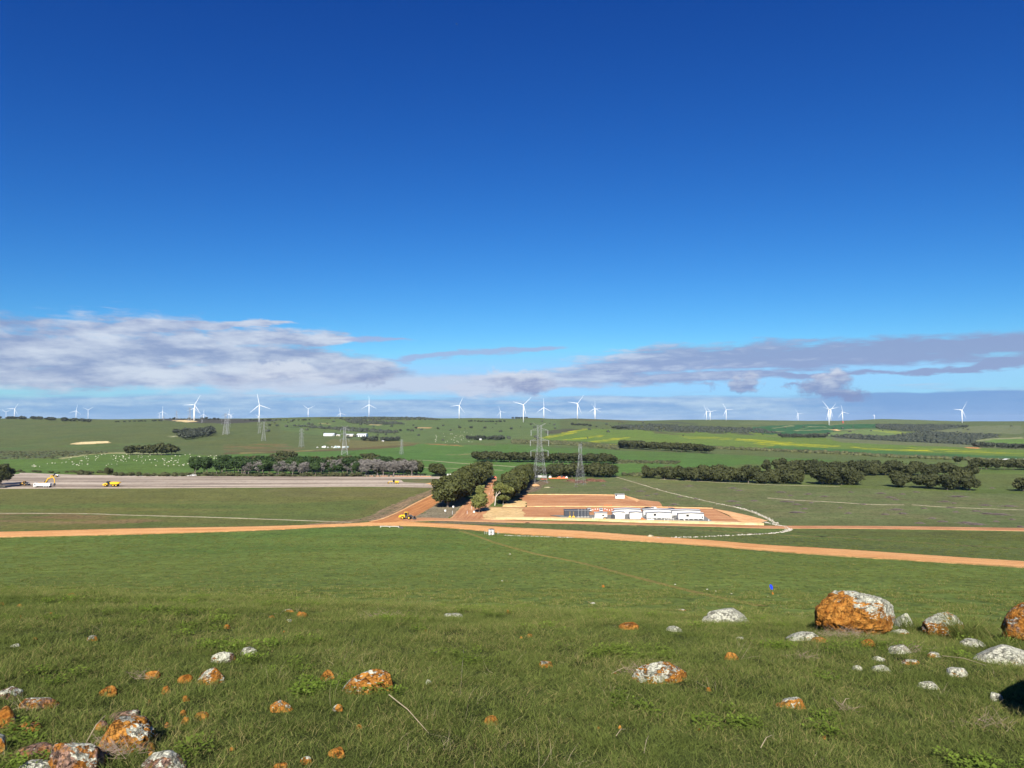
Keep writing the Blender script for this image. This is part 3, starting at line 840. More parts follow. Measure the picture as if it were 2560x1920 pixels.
def crown_mesh(name, seed, lobes, nleaf, size, core=0.8, flat=0.0, thin=1.0, jag=0.25):
    """lobes: (x, y, z, rx, rz). Leaf clumps are small quads in the outer shell; an uneven core stops the sky showing everywhere"""
    r = np.random.default_rng(seed)
    L = np.array(lobes, float)
    V = []; Fq = []; lt = []; shade = []
    base_ = 0
    if core > 0:
        v0, f0 = ICO[2]
        for (x, y, z, rx, rz) in L:
            d = 1 + jag * pn(v0[:, 0] * 2.1 + x * 9 + seed, v0[:, 1] * 2.1 + v0[:, 2] * 2.7 + z * 7, 3)
            v = v0 * d[:, None] * np.array([rx, rx, rz]) * core + np.array([x, y, z])
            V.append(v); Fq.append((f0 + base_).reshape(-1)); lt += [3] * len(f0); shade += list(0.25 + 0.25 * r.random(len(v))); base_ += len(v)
    w = L[:, 3] * L[:, 3]; w /= w.sum()
    k = r.choice(len(L), nleaf, p=w)
    n_ = r.normal(size=(nleaf, 3)); n_ /= np.linalg.norm(n_, axis=1, keepdims=True)
    rr = 0.78 + 0.30 * r.random(nleaf)
    rr *= 1 + jag * 0.8 * pn(n_[:, 0] * 2.3 + k * 5.1, n_[:, 1] * 2.3 + n_[:, 2] * 3.1, seed)
    c = L[k, :3] + n_ * rr[:, None] * np.stack([L[k, 3], L[k, 3], L[k, 4]], 1)
    nn = n_ + r.normal(size=(nleaf, 3)) * 0.75; nn /= np.linalg.norm(nn, axis=1, keepdims=True)
    t = np.cross(nn, r.normal(size=(nleaf, 3))); t /= np.linalg.norm(t, axis=1, keepdims=True)
    b = np.cross(nn, t)
    s = size * (0.6 + 0.8 * r.random(nleaf))[:, None]
    q = np.stack([c - t * s - b * s * thin, c + t * s * 0.8 - b * s * thin, c + t * s + b * s * thin * 0.9, c - t * s * 0.7 + b * s * thin], 1)
    V.append(q.reshape(-1, 3)); Fq.append(np.arange(nleaf * 4) + base_); lt += [4] * nleaf
    cl = 0.5 + 0.5 * pn(c[:, 0] * 7 + seed, c[:, 1] * 7 + c[:, 2] * 8, 5)
    shade += list(np.repeat(np.clip(0.15 + 0.55 * cl + 0.35 * r.random(nleaf), 0, 1), 4))
    me = raw_mesh(name, np.concatenate(V), np.concatenate(Fq), lt)
    a_ = me.attributes.new('leaf', 'FLOAT', 'POINT'); a_.data.foreach_set('value', np.array(shade, np.float32))
    return me


def lobes_round(r, n, cz, rz, rad, lr):
    o = []
    for i in range(n):
        an = i * 2.4 + r.random() * 1.2; q = math.sqrt((i + 0.3) / n) * (rad - lr * 0.6)
        z = cz + rz * (r.random() * 1.5 - 0.75) * (1 - 0.45 * (q / rad))
        s = lr * (0.75 + 0.5 * r.random())
        o.append((math.cos(an) * q, math.sin(an) * q, min(z, 1 - s * 0.8), s, s * 0.8))
    return o


def trunk_mesh(name, r, h0, rad, limbs, top, spread, m):
    b = MB()
    p = [(0, 0, -0.03), (r.uniform(-.01, .01), r.uniform(-.01, .01), h0 * 0.5), (r.uniform(-.03, .03), r.uniform(-.03, .03), h0)]
    b.path(p, [rad * 1.25, rad, rad * 0.85], 7)
    for i in range(limbs):
        an = 6.283 * i / limbs + r.random()
        q = spread * (0.5 + 0.5 * r.random())
        m1 = (p[-1][0] + math.cos(an) * q * 0.5, p[-1][1] + math.sin(an) * q * 0.5, h0 + (top - h0) * 0.45)
        m2 = (p[-1][0] + math.cos(an) * q, p[-1][1] + math.sin(an) * q, top * (0.85 + 0.15 * r.random()))
        b.path([p[-1], m1, m2], [rad * 0.6, rad * 0.4, rad * 0.15], 5)
    me_ = bpy.data.meshes.new(name); me_.from_pydata(b.v, [], b.f); me_.materials.append(m); me_.update()
    return me_


KINDS = {}


def kind(name, variants, mk):
    KINDS[name] = [mk(random.Random(100 * hash_(name) + i), i) for i in range(variants)]


def hash_(s): return sum(ord(c_) * (i + 1) for i, c_ in enumerate(s)) % 9973


def mk_tree(lf, bark, nl, cz, rz, rad, lr, nleaf, size, h0, trad, limbs=4, core=0.74, thin=1.0, jag=0.48):
    def f(r, i):
        c_ = crown_mesh('crown', r.randrange(9999), lobes_round(r, nl, cz, rz, rad, lr), nleaf, size, core, thin=thin, jag=jag)
        c_.materials.append(lf)
        return (c_, trunk_mesh('trunk', r, h0, trad, limbs, cz, rad * 0.6, bark))
    return f


kind('gum', 4, mk_tree(GUM, BARK, 17, 0.56, 0.38, 0.46, 0.19, 4200, 0.024, 0.28, 0.028))
kind('row', 5, mk_tree(GUM, BARK, 11, 0.58, 0.32, 0.42, 0.22, 1300, 0.038, 0.2, 0.024))
kind('round', 5, mk_tree(GUMB, BARK, 15, 0.52, 0.34, 0.60, 0.26, 1900, 0.038, 0.18, 0.03))
kind('dark', 5, mk_tree(GUMB, BARK, 10, 0.56, 0.34, 0.40, 0.21, 700, 0.048, 0.2, 0.02))
kind('pine', 5, mk_tree(PINE, BARK, 12, 0.62, 0.32, 0.34, 0.18, 1500, 0.030, 0.4, 0.02, jag=0.45))
kind('bare', 4, mk_tree(BARE, mat('grey_bark', (0.24, 0.20, 0.18), 0.9), 9, 0.60, 0.30, 0.30, 0.18, 1100, 0.05, 0.35, 0.016, 6, core=0.0, thin=0.16))
kind('shrub', 5, mk_tree(SHRB, BARK, 9, 0.50, 0.32, 0.62, 0.32, 600, 0.065, 0.15, 0.03))
kind('far', 5, mk_tree(FARG, BARK, 8, 0.56, 0.32, 0.44, 0.26, 260, 0.075, 0.2, 0.02))
kind('column', 1, mk_tree(GUMY, BARK, 14, 0.55, 0.42, 0.24, 0.16, 2600, 0.024, 0.18, 0.018))
kind('bright', 2, mk_tree(GUMY, PBARK, 12, 0.66, 0.24, 0.46, 0.19, 2600, 0.028, 0.4, 0.022))
# small single-mesh versions
SINGLE = {}
for kn in ('far', 'shrub', 'dark'):
    SINGLE[kn] = []
    for c_, t_ in KINDS[kn]:
        bm = bmesh.new(); bm.from_mesh(c_); n0 = len(bm.faces); bm.from_mesh(t_)
        bm.faces.ensure_lookup_table()
        for f in bm.faces[n0:]: f.material_index = 1
        m_ = bpy.data.meshes.new('tree'); bm.to_mesh(m_); bm.free()
        m_.materials.append(c_.materials[0]); m_.materials.append(BARK)
        SINGLE[kn].append(m_)

RT = random.Random(5)
ORD = 'first second third fourth fifth sixth seventh eighth ninth tenth eleventh twelfth thirteenth fourteenth fifteenth sixteenth seventeenth eighteenth nineteenth twentieth twenty-first twenty-second twenty-third twenty-fourth twenty-fifth twenty-sixth twenty-seventh twenty-eighth twenty-ninth thirtieth'.split()


def tree(name, kn, loc, h, w=1.0, single=False, **kw):
    i = RT.randrange(len(KINDS[kn]))
    if single:
        o = bpy.data.objects.new(name, SINGLE[kn][i]); link(o)
        o.location = loc; o.rotation_euler = (0, 0, RT.random() * 6.28); o.scale = (h * w, h * w, h)
        return tag(o, **kw)
    o = empty(name, loc, RT.random() * 6.28, h, **kw)
    o.scale = (h * w, h * w, h)
    c_, t_ = KINDS[kn][i]
    for nm, m_ in (('trunk', t_), ('crown', c_)):
        q = bpy.data.objects.new(nm, m_); link(q); q.parent = o
    return o


def tree_px(name, kn, px, py, hpx, w=1.0, single=False, **kw):
    p = hit(px, py)
    return tree(name, kn, (p.x, p.y, p.z - 0.15), hpx * p.y / F, w, single, **kw)


def row(name, kns, p0, p1, n, hpx, label, group, cat='tree', depth=6.0, hv=0.18, w=1.0, single=False, h1=None, rows=1, rowgap=8.0):
    a_, b_ = hits([p0, p1])
    L = (b_ - a_).xy.length
    for rr in range(rows):
        for i in range(n):
            lb = label if (single or rows > 1 or n > 30) else label + ', ' + ORD[i] + (' from the near end' if 'avenue' in label else ' from the left')
            t = (i + RT.uniform(-.3, .3) + 0.5) / n
            x = a_.x + (b_.x - a_.x) * t + RT.uniform(-1, 1) * L / n * 0.15; y = a_.y + (b_.y - a_.y) * t + RT.uniform(-depth, depth) + rr * rowgap
            hp = hpx if h1 is None else hpx + (h1 - hpx) * t
            h = hp * (a_.y + (b_.y - a_.y) * t) / F * RT.uniform(1 - hv, 1 + hv * 0.6)
            tree(name, RT.choice(kns), (x, y, float(H(x, y)) - 0.15), h, w * RT.uniform(0.88, 1.15), single, label=lb, cat=cat, group=group)


# avenue
row('gum_tree', ['gum'], (1112, 1271), (1216, 1196), 24, 82, 'dark gum in the left avenue row', 'gum trees in the left avenue row', depth=1.5, hv=0.08, w=0.92, h1=44)
row('gum_tree', ['gum'], (1268, 1258), (1326, 1195), 20, 66, 'dark gum in the right avenue row', 'gum trees in the right avenue row', depth=2, hv=0.10, w=0.92, h1=42)
tree_px('gum_tree', 'column', 1198, 1281, 74, 0.92, label='tall narrow bright green gum standing alone between the avenue rows', cat='tree')
p = hit(1237, 1264)
t = empty('leaning_gum', p, label='gum tree with leaning white trunk at the near end of the right avenue row', cat='tree')
hh = 58 * p.y / F
b = MB()
b.path([(0, 0, -0.2), (0.3, 0, 2.2), (0.5, 0.2, 4.6), (1.9, 0.3, 6.6), (4.4, 0.2, 7.6)], [0.32, 0.28, 0.24, 0.19, 0.10], 8)
b.path([(0.5, 0.2, 4.6), (0.9, 0.6, 7.2), (2.0, 0.5, 9.2)], [0.2, 0.14, 0.06], 7)
b.path([(1.9, 0.3, 6.6), (3.2, -0.6, 8.6), (4.4, -0.8, 10.0)], [0.14, 0.1, 0.05], 6)
b.build('trunk', PBARK, t)
mobj('crown', crown_mesh('crown', 77, [(1.5, 0.3, 9.8, 2.1, 1.5), (3.8, 0, 10.4, 2.4, 1.6), (6.2, 0.4, 9.6, 2.4, 1.6), (8.4, 0.2, 8.6, 2.0, 1.4), (5.2, 0.2, 8.3, 2.0, 1.2), (3.0, -0.6, 11.4, 1.7, 1.2)], 2600, 0.42, jag=0.3), GUMY, t)
tree_px('gum_tree', 'bright', 1258, 1262, 30, 1.15, label='low bushy gum under the leaning white trunk', cat='tree')
tree_px('gum_tree', 'gum', 1093, 1190, 35, 1.3, label='lone dark gum at the right end of the stripped paddock', cat='tree')
tree_px('shrub', 'shrub', 1106, 1190, 13, 1.1, label='small round bush left of the white screen by the stripped paddock', cat='bush')
tree_px('shrub', 'shrub', 1150, 1190, 13, 1.1, label='small round bush beside the white screen near the avenue', cat='bush')
# plantation on the left
row('pine_tree', ['pine'], (478, 1185), (900, 1188), 30, 44, 'dark green umbrella pine in the left plantation', 'pines of the left plantation', depth=8, hv=0.22, w=1.0)
row('bare_tree', ['bare'], (600, 1186), (790, 1188), 9, 38, 'leafless grey tree among the dark plantation pines', 'bare grey trees among the pines', depth=8, hv=0.12, w=1.1)
row('bare_tree', ['bare'], (800, 1187), (1036, 1189), 28, 40, 'leafless grey tree in the pale thicket', 'bare grey trees at the plantation end', depth=10, hv=0.12, w=1.25)
row('pine_tree', ['pine', 'dark'], (560, 1178), (1000, 1182), 26, 44, 'dark tree standing behind the grey leafless thicket', 'dark trees behind the bare thicket', depth=8, hv=0.1, w=1.2)
tree_px('gum_tree', 'round', 1040, 1188, 42, 0.8, label='tall dark gum at the right end of the grey thicket', cat='tree')
tree_px('gum_tree', 'gum', 1018, 1187, 40, 0.9, label='dark gum just left of the tall one ending the thicket', cat='tree')
tree_px('gum_tree', 'dark', 945, 1188, 36, 1.2, label='rounded dark gum in the middle of the grey leafless thicket', cat='tree')
row('far_tree', ['dark'], (698, 1146), (745, 1146), 5, 19, 'grey green tree behind the plantation tops', 'trees behind the plantation tops', depth=5, w=1.2)
row('far_tree', ['dark'], (905, 1150), (935, 1150), 3, 18, 'dark tree rising behind the bare thicket', 'trees rising behind the bare thicket', depth=5, w=1.3)
row('shrub', ['shrub'], (280, 1190), (900, 1191), 44, 10, 'grey green roadside bush in front of the plantation', 'bushes edging the stripped paddock', 'bush', depth=3, hv=0.35, w=1.1, single=True)
row('shrub', ['shrub'], (30, 1180), (280, 1183), 18, 6, 'low scrubby bush on the far edge of the stripped paddock', 'low scrub on the far edge of the stripped paddock', 'bush', depth=4, hv=0.4, w=1.6, single=True)
tree_px('gum_tree', 'round', 271, 1188, 21, 0.8, label='tallest bush tree on the edge of the stripped paddock, above the dump truck', cat='tree')
for q, (x_, h_) in enumerate(((202, 13), (221, 12))):
    tree_px('shrub', 'shrub', x_, 1187, h_, 1.1, label=['round bush left of a twin one on the edge of the stripped paddock', 'round bush right of its twin on the edge of the stripped paddock'][q], cat='bush')
tree_px('gum_tree', 'gum', 2, 1212, 60, 0.9, label='gum tree cut by the left edge of the photo beside the paddock', cat='tree')
tree_px('gum_tree', 'gum', -26, 1220, 66, 1.0, label='bigger gum tree mostly outside the left edge of the photo', cat='tree')
# middle rows
row('gum_tree', ['dark', 'round'], (1308, 1191), (1398, 1192), 6, 32, 'dark gum in the short row behind the white screen', 'gums behind the white screen', depth=3, w=0.95)
row('gum_tree', ['dark', 'round'], (1395, 1192), (1530, 1193), 10, 36, 'dark gum in the dense clump behind the second pylon', 'gums behind the second pylon', depth=5, w=0.95, h1=42)
row('gum_tree', ['dark'], (1192, 1154), (1534, 1160), 30, 26, 'grey green gum in the long belt across the green paddock', 'gums of the long belt beyond the avenue', depth=6, w=1.25, hv=0.15, rows=2)
row('gum_tree', ['dark'], (1555, 1121), (1776, 1134), 22, 22, 'dark gum in the belt below the yellow crop', 'gums of the belt below the yellow crop', depth=6, w=1.2, rows=2, single=True)
# right hand line
tree_px('gum_tree', 'round', 1622, 1195, 33, 0.95, label='single round gum left of the long right hand tree line', cat='tree')
row('gum_tree', ['round'], (1655, 1198), (1905, 1208), 12, 38, 'rounded dark gum in the right hand tree line', 'gums of the right hand tree line', depth=3, w=0.95, h1=46, hv=0.24)
row('gum_tree', ['round'], (1925, 1208), (2005, 1211), 4, 46, 'large rounded gum at the right end of the tree line', 'large gums ending the right hand tree line', depth=2, w=0.95)
row('gum_tree', ['round'], (2042, 1211), (2150, 1212), 5, 46, 'broad gum in the clump standing in front of the tree belt', 'broad gums of the clump in front of the belt', depth=2, w=0.95)
row('gum_tree', ['dark', 'round'], (1940, 1186), (2440, 1190), 28, 36, 'dark gum in the long belt behind the single gums', 'gums of the long right hand belt', depth=5, w=1.0, rows=1, hv=0.26)
row('gum_tree', ['dark'], (1900, 1180), (2200, 1184), 12, 34, 'taller gum at the back of the right hand belt', 'gums at the back of the right hand belt', depth=5, w=1.0)
tree_px('gum_tree', 'round', 2251, 1218, 44, 0.95, label='single broad gum, left one of the two standing apart on the right', cat='tree')
tree_px('gum_tree', 'round', 2316, 1221, 40, 1.2, label='single dome shaped gum, right one of the two standing apart', cat='tree')
for x_, y_, h_, l_ in ((2368, 1225, 44, 'left'), (2396, 1222, 50, 'tallest middle'), (2425, 1226, 38, 'right')):
    tree_px('gum_tree', 'round', x_, y_, h_, 0.95, label=f'{l_} gum of the clump of three on the far right', cat='tree')
tree_px('gum_tree', 'round', 2558, 1228, 36, 1.1, label='gum tree cut by the right edge of the photo', cat='tree')
tree_px('gum_tree', 'dark', 2396, 1160, 22, 1.1, label='small dark gum rising above the end of the right hand belt', cat='tree')
row('gum_tree', ['dark'], (2436, 1173), (2600, 1176), 14, 27, 'dark gum in the far right belt near the white shed', 'gums near the white shed', depth=5, w=1.1)
# hillside groves
row('far_tree', ['dark'], (310, 1137), (362, 1137), 5, 27, 'grey green tree in the left half of the hillside grove', 'trees of the left hillside grove', depth=4, w=1.15)
row('far_tree', ['dark'], (368, 1137), (430, 1138), 6, 30, 'grey green tree in the right half of the hillside grove', 'trees of the right hillside grove', depth=4, w=1.15)
for k_ in range(4):
    row('far_tree', ['far'], (437 + k_ * 8, 1088 + k_ * 4), (533 - k_ * 1, 1078 + k_ * 3.2), 12, 15, 'dark tree of the dense oblong hillside plantation', 'trees of the oblong hillside plantation', depth=4, w=1.2, single=True)
row('far_tree', ['far'], (-30, 1048), (232, 1055), 40, 8, 'tiny dark tree on the left skyline', 'trees along the left skyline', depth=25, w=1.5, hv=0.3, single=True)
row('far_tree', ['far'], (280, 1056), (410, 1053), 16, 4, 'tiny tree on the skyline left of the pylons', 'small skyline trees left of the pylons', depth=25, w=1.6, hv=0.3, single=True)
row('far_tree', ['far'], (422, 1049), (550, 1050), 15, 6, 'tiny tree on the skyline among the far pylons', 'small skyline trees among the pylons', depth=10, w=1.3, hv=0.4, single=True)
row('far_tree', ['far'], (604, 1052), (780, 1051), 16, 4, 'tiny bush on the skyline behind the tallest left turbine', 'small skyline bushes behind the turbine', depth=10, w=1.8, hv=0.4, single=True)
row('far_tree', ['far'], (905, 1101), (942, 1103), 6, 13, 'tree left of the pale farm house', 'trees left of the farm house', depth=8, w=1.2, single=True)
row('far_tree', ['far'], (953, 1103), (996, 1102), 8, 11, 'tree right of the pale farm house', 'trees right of the farm house', depth=8, w=1.2, single=True)
row('far_tree', ['far'], (1166, 1099), (1258, 1100), 13, 11, 'tree round the homestead in the middle distance', 'trees round the middle homestead', depth=12, w=1.3, hv=0.3, single=True)
for x_, y_ in ((1149, 1071), (1178, 1071), (1212, 1072), (1278, 1074), (674, 1065), (692, 1066), (1040, 1072), (1095, 1074), (1001, 1078), (1020, 1077)):
    tree_px('far_tree', 'far', x_, y_, 6, 1.4, True, label='lone round bush on the green middle hillside', cat='tree', group='lone bushes on the middle hillside')
row('far_tree', ['far'], (1170, 1054), (1265, 1056), 14, 5, 'small tree in the line below the middle skyline', 'small trees below the middle skyline', depth=8, w=1.5, hv=0.3, single=True)
row('far_tree', ['far'], (1280, 1047), (1322, 1046), 6, 5, 'small skyline tree right of the middle turbines', 'small skyline trees near the middle turbines', depth=6, w=1.5, single=True)
row('far_tree', ['far'], (1425, 1062), (1476, 1066), 10, 6, 'small tree in the cluster above the yellow crop', 'small trees above the yellow crop', depth=14, w=1.4, hv=0.3, single=True)
row('far_tree', ['far'], (1530, 1071), (1570, 1073), 8, 7, 'small tree at the top edge of the dark scrub', 'small trees at the top of the dark scrub', depth=10, w=1.5, single=True)
row('far_tree', ['far'], (1948, 1094), (2066, 1095), 26, 11, 'tree of the straight edged plantation below the green crop', 'trees of the plantation below the green crop', depth=5, w=1.2, hv=0.12, single=True)
row('far_tree', ['far'], (2430, 1118), (2600, 1124), 30, 14, 'tree of the plantation at the far right edge', 'trees of the far right plantation', depth=8, w=1.2, hv=0.12, single=True)
row('far_tree', ['far'], (2370, 1068), (2420, 1068), 8, 5, 'small tree in front of the rightmost turbine', 'small trees below the rightmost turbine', depth=10, w=1.5, single=True)


# scrub belts nobody could count
def scrub(name, polys, n, size, mt, label, seed=1, hgt=1.0):
    r = np.random.default_rng(seed)
    P = []
    for pl in polys:
        xy = xy_poly(pl)
        k = 0; lo = xy.min(0); hi = xy.max(0); got = []
        while len(got) < n // len(polys) and k < 60:
            c_ = lo + (hi - lo) * r.random((4000, 2)); ok = inside(xy, c_[:, 0], c_[:, 1]); got += list(c_[ok]); k += 1
        P += got[:n // len(polys)]
    P = np.array(P); n = len(P)
    v0, f0 = ICO[1]
    s = size * (0.5 + r.random(n))
    V = v0[None] * (s[:, None, None] * (0.75 + 0.5 * r.random((n, len(v0), 1)))) * np.array([1, 1, 0.62 * hgt])
    V[:, :, 0] += P[:, 0, None]; V[:, :, 1] += P[:, 1, None]; V[:, :, 2] += (H(P[:, 0], P[:, 1]) + s * 0.3 * hgt)[:, None]
    Fi = (f0[None] + (np.arange(n) * len(v0))[:, None, None]).reshape(-1)
    me_ = raw_mesh(name, V.reshape(-1, 3), Fi, np.full(n * len(f0), 3), False)
    a_ = me_.attributes.new('leaf', 'FLOAT', 'POINT'); a_.data.foreach_set('value', np.repeat(r.random(n), len(v0)).astype(np.float32))
    return mobj(name, me_, mt, None, kind='stuff', label=label, cat='scrub')


band = lambda pts, w: pts + [(x_, y_ + w) for x_, y_ in pts[::-1]]
scrub('scrub_belt', [band([(1280, 1101), (1350, 1103), (1420, 1105), (1500, 1112), (1545, 1116)], 8)], 900, 2.6, SHRB, 'dark scrub belt along the creek below the yellow crop', 2)
scrub('scrub_belt', [band([(1540, 1116), (1780, 1118), (1920, 1124), (2100, 1132), (2240, 1141), (2400, 1147), (2560, 1153)], 4)], 700, 3.0, SHRB, 'thin dark hedge line crossing the right hand fields', 3)
scrub('scrub_belt', [band([(1560, 1185), (1700, 1188), (1880, 1192)], 6)], 260, 1.8, SHRB, 'low scrub behind the right hand tree line', 4)
scrub('dark_heath', [[(2191, 1061), (2371, 1063), (2425, 1065), (2310, 1080), (2250, 1076), (2190, 1070)], [(2070, 1090), (2130, 1087), (2221, 1092), (2311, 1080), (2420, 1084), (2505, 1087), (2440, 1100), (2430, 1112), (2221, 1102)]], 2600, 3.6, FARG, 'dark heath filling the hollows on the far right', 5)
scrub('dark_heath', [[(1540, 1066), (1620, 1061), (1900, 1071), (1950, 1084), (1700, 1080), (1560, 1074)]], 900, 3.4, FARG, 'dark heath on the slope above the yellow fields', 6)
scrub('dark_heath', [[(720, 1064), (900, 1071), (1000, 1079), (985, 1085), (840, 1075)], [(780, 1046), (1060, 1045), (1110, 1050), (900, 1052)], [(860, 1051), (1000, 1056), (1010, 1061), (880, 1059)]], 900, 3.6, FARG, 'dark scrub scattered over the middle hills', 7)
scrub('dark_heath', [[(-100, 1129), (240, 1128), (270, 1132), (140, 1146), (-100, 1149)]], 500, 1.6, SHRB, 'grey scrub strip above the sheep paddock', 8, 0.6)
scrub('scrub_belt', [band([(460, 1183), (700, 1187), (1060, 1187)], 4)], 900, 0.8, SHRB, 'low undergrowth along the foot of the plantation', 9)
scrub('scrub_belt', [[(1530, 1150), (1700, 1154), (1690, 1161), (1530, 1158)]], 260, 1.3, SHRB, 'grey reedy patch in the green paddock', 10)

scrub('scattered_bushes', [[(640, 1052), (1300, 1052), (1500, 1060), (1500, 1100), (700, 1100)], [(1500, 1056), (2540, 1060), (2540, 1095), (1500, 1090)]], 130, 3.6, FARG, 'tiny dark bushes scattered over the distant hill paddocks', 22, 1.3)
# ------------------------------------------------------------------ wind turbines
WHITE = mat('turbine_white', (0.80, 0.81, 0.82), 0.45, 0.02, 1)
turb_tower_ref = 64.0
def blade_mesh():
    b = MB(); n = 12; sec = []
    for i in range(n):
        t = i / (n - 1); z = 1.2 + t * 39.8
        ch = 1.0 + 1.9 * math.sin(min(t * 4.2, 1) * 1.57) * (1 - t) ** 0.75 if t > 0.03 else 0.9
        ch = max(ch * (1 - 0.55 * t), 0.35) * 0.78; th_ = max(0.9 * (1 - t) ** 1.4, 0.12)
        tw = R(24 * (1 - t))
        ring = []
        for k in range(8):
            an = 2 * math.pi * k / 8
            x = math.cos(an) * ch * 0.5 + ch * 0.15; y = math.sin(an) * th_ * 0.5
            ring.append((x * math.cos(tw) - y * math.sin(tw), x * math.sin(tw) + y * math.cos(tw), z))
        sec.append(ring)
    b.add([v for r_ in sec for v in r_], [(i * 8 + k, i * 8 + (k + 1) % 8, (i + 1) * 8 + (k + 1) % 8, (i + 1) * 8 + k) for i in range(n - 1) for k in range(8)]
          + [tuple(range(7, -1, -1)), tuple(range((n - 1) * 8, n * 8))])
    me_ = bpy.data.meshes.new('blade'); me_.from_pydata(b.v, [], b.f); me_.update(); me_.materials.append(WHITE)
    me_.polygons.foreach_set('use_smooth', [True] * len(me_.polygons))
    return me_
BLADE = blade_mesh()
b = MB(); b.tube((0, -1.2, 0), (0, -3.4, 0), 1.5, 0.4, 14)
hub_o = b.build('hub_proto', WHITE); HUB = hub_o.data; bpy.data.objects.remove(hub_o)
b = MB(); b.box(-1.7, 1.7, -1.2, 7.5, -1.6, 1.9, 0.25); b.box(-0.6, 0.6, 5.6, 6.8, 1.9, 2.6)
nac_o = b.build('nac_proto', WHITE); NAC = nac_o.data; bpy.data.objects.remove(nac_o)

# hub px, hub py, blade px, phase (degrees clockwise from up of one blade), yaw, base row if visible, label
TURB = [
    (16, 1030, 13, 60, 20, 0, 'small partly hidden wind turbine, leftmost on the skyline'),
    (37, 1022, 16.5, 32, 15, 0, 'wind turbine second from the left edge above the dark skyline trees'),
    (191, 1027, 16, 10, 15, 0, 'left one of the twin wind turbines on the left skyline'),
    (221, 1025, 14.5, 57, 10, 0, 'right one of the twin turbines on the left skyline, one blade down'),
    (400, 1037, 9, 95, 30, 0, 'tiny wind turbine overlapping a larger one, left of the far pylons'),
    (407, 1029, 14.5, 2, 15, 0, 'wind turbine with upright blade left of the far pylons'),
    (487, 1012, 27, 28, 15, 1051, 'large wind turbine in front of a smaller one among the far pylons'),
    (485, 1021, 19, 10, 50, 1051, 'wind turbine directly behind the large one among the far pylons'),
    (510, 1036, 13.5, 2, 15, 0, 'small wind turbine just right of the large overlapping pair'),
    (573, 1036, 15, 5, 15, 0, 'wind turbine behind the crossarms of the left pylon pair'),
    (578, 1038, 12, 55, 20, 0, 'small turbine overlapping its taller neighbour at the left pylon pair'),
    (648.6, 1012.7, 30, -11, 12, 1055, 'tallest wind turbine on the left with its whole tower in view'),
    (646, 1041, 11, 65, 15, 0, 'tiny wind turbine peeping out behind the tall left tower'),
    (771, 1022, 16.5, 64, 12, 0, 'wind turbine with blades raised like a Y left of the middle hill'),
    (851, 1033, 16, -13, 12, 0, 'low wind turbine half hidden behind the middle hill'),
    (922.7, 1011.5, 22, -1, 12, 1042, 'wind turbine on the middle hill top with one blade straight up'),
    (1148, 1013.5, 23, 24, 15, 1046, 'wind turbine standing alone above the avenue of trees'),
    (1251, 1029, 15.5, -22, 12, 0, 'small wind turbine right of the avenue, one blade pointing right'),
    (1308.5, 1012, 28, 46, 12, 1055, 'large wind turbine in the middle standing in front of the skyline'),
    (1359.5, 1019, 23, -3, 12, 1045, 'wind turbine right of the large middle one, blade straight up'),
    (1443.5, 1008.6, 27, 38, 20, 1047, 'left one of the turbines on the right shoulder of the middle hill'),
    (1487, 1021, 19, 0, 12, 1047, 'front turbine of the star shaped overlapping pair'),
    (1487.8, 1022.5, 17, -37, 12, 1047, 'rear turbine of the star shaped overlapping pair'),
    (1766, 1028.6, 17, -28, 15, 1050, 'left one of three turbines on the flat right skyline'),
    (1775, 1029.5, 17, -45, 15, 1050, 'middle one of three turbines on the flat right skyline'),
    (1815, 1024, 19, -32, 12, 1050, 'right one of three turbines on the flat right skyline'),
    (1994.4, 1034.4, 14.5, -32, 12, 0, 'wind turbine standing alone left of the crossing group'),
    (2071.6, 1023.3, 28, -42, 12, 1062, 'largest turbine of the crossing group on the right, full tower in view'),
    (2076, 1024, 22, 44, 15, 0, 'turbine right behind the largest one of the crossing group'),
    (2105.8, 1030, 20, -16, 12, 1052, 'right turbine of the crossing group beside the red mast'),
    (2185, 1038, 12, -40, 65, 0, 'tiny wind turbine seen almost edge on, right of the crossing group'),
    (2404, 1025, 25.5, 34, 12, 1057, 'rightmost wind turbine, alone above the far right hills'),
]
for (hx, hy, bp, ph, yaw, by, lab) in TURB:
    u = (hx - 1280) / F
    if by:
        Yt = hit(hx, by + 0.6).y
    else:
        Yt = 41 * F / bp
        Yt = max(Yt, 3600.0)
    zh = EYE + float(row_slope(hy)) * Yt
    zb = float(H(u * Yt, Yt))
    s = bp * Yt / F / 41.0
    g = empty('wind_turbine', (u * Yt, Yt, zb), R(yaw), 1, label=lab, cat='wind turbine')
    tw = zh - zb
    b = MB(); b.cyl(0, 0, -1, tw - 1.6 * s, 1.7 * s, 1.05 * s, 18); b.build('tower', WHITE, g, True)
    q = mobj('nacelle', NAC, None, g); q.location = (0, 0, tw); q.scale = (s, s, s)
    q = mobj('hub', HUB, None, g); q.location = (0, 0, tw); q.scale = (s, s, s)
    for k in range(3):
        q = mobj('blade', BLADE, None, g); q.location = (0, -2.3 * s, tw); q.scale = (s, s, s)
        q.rotation_euler = (0, R(ph + 120 * k), 0)

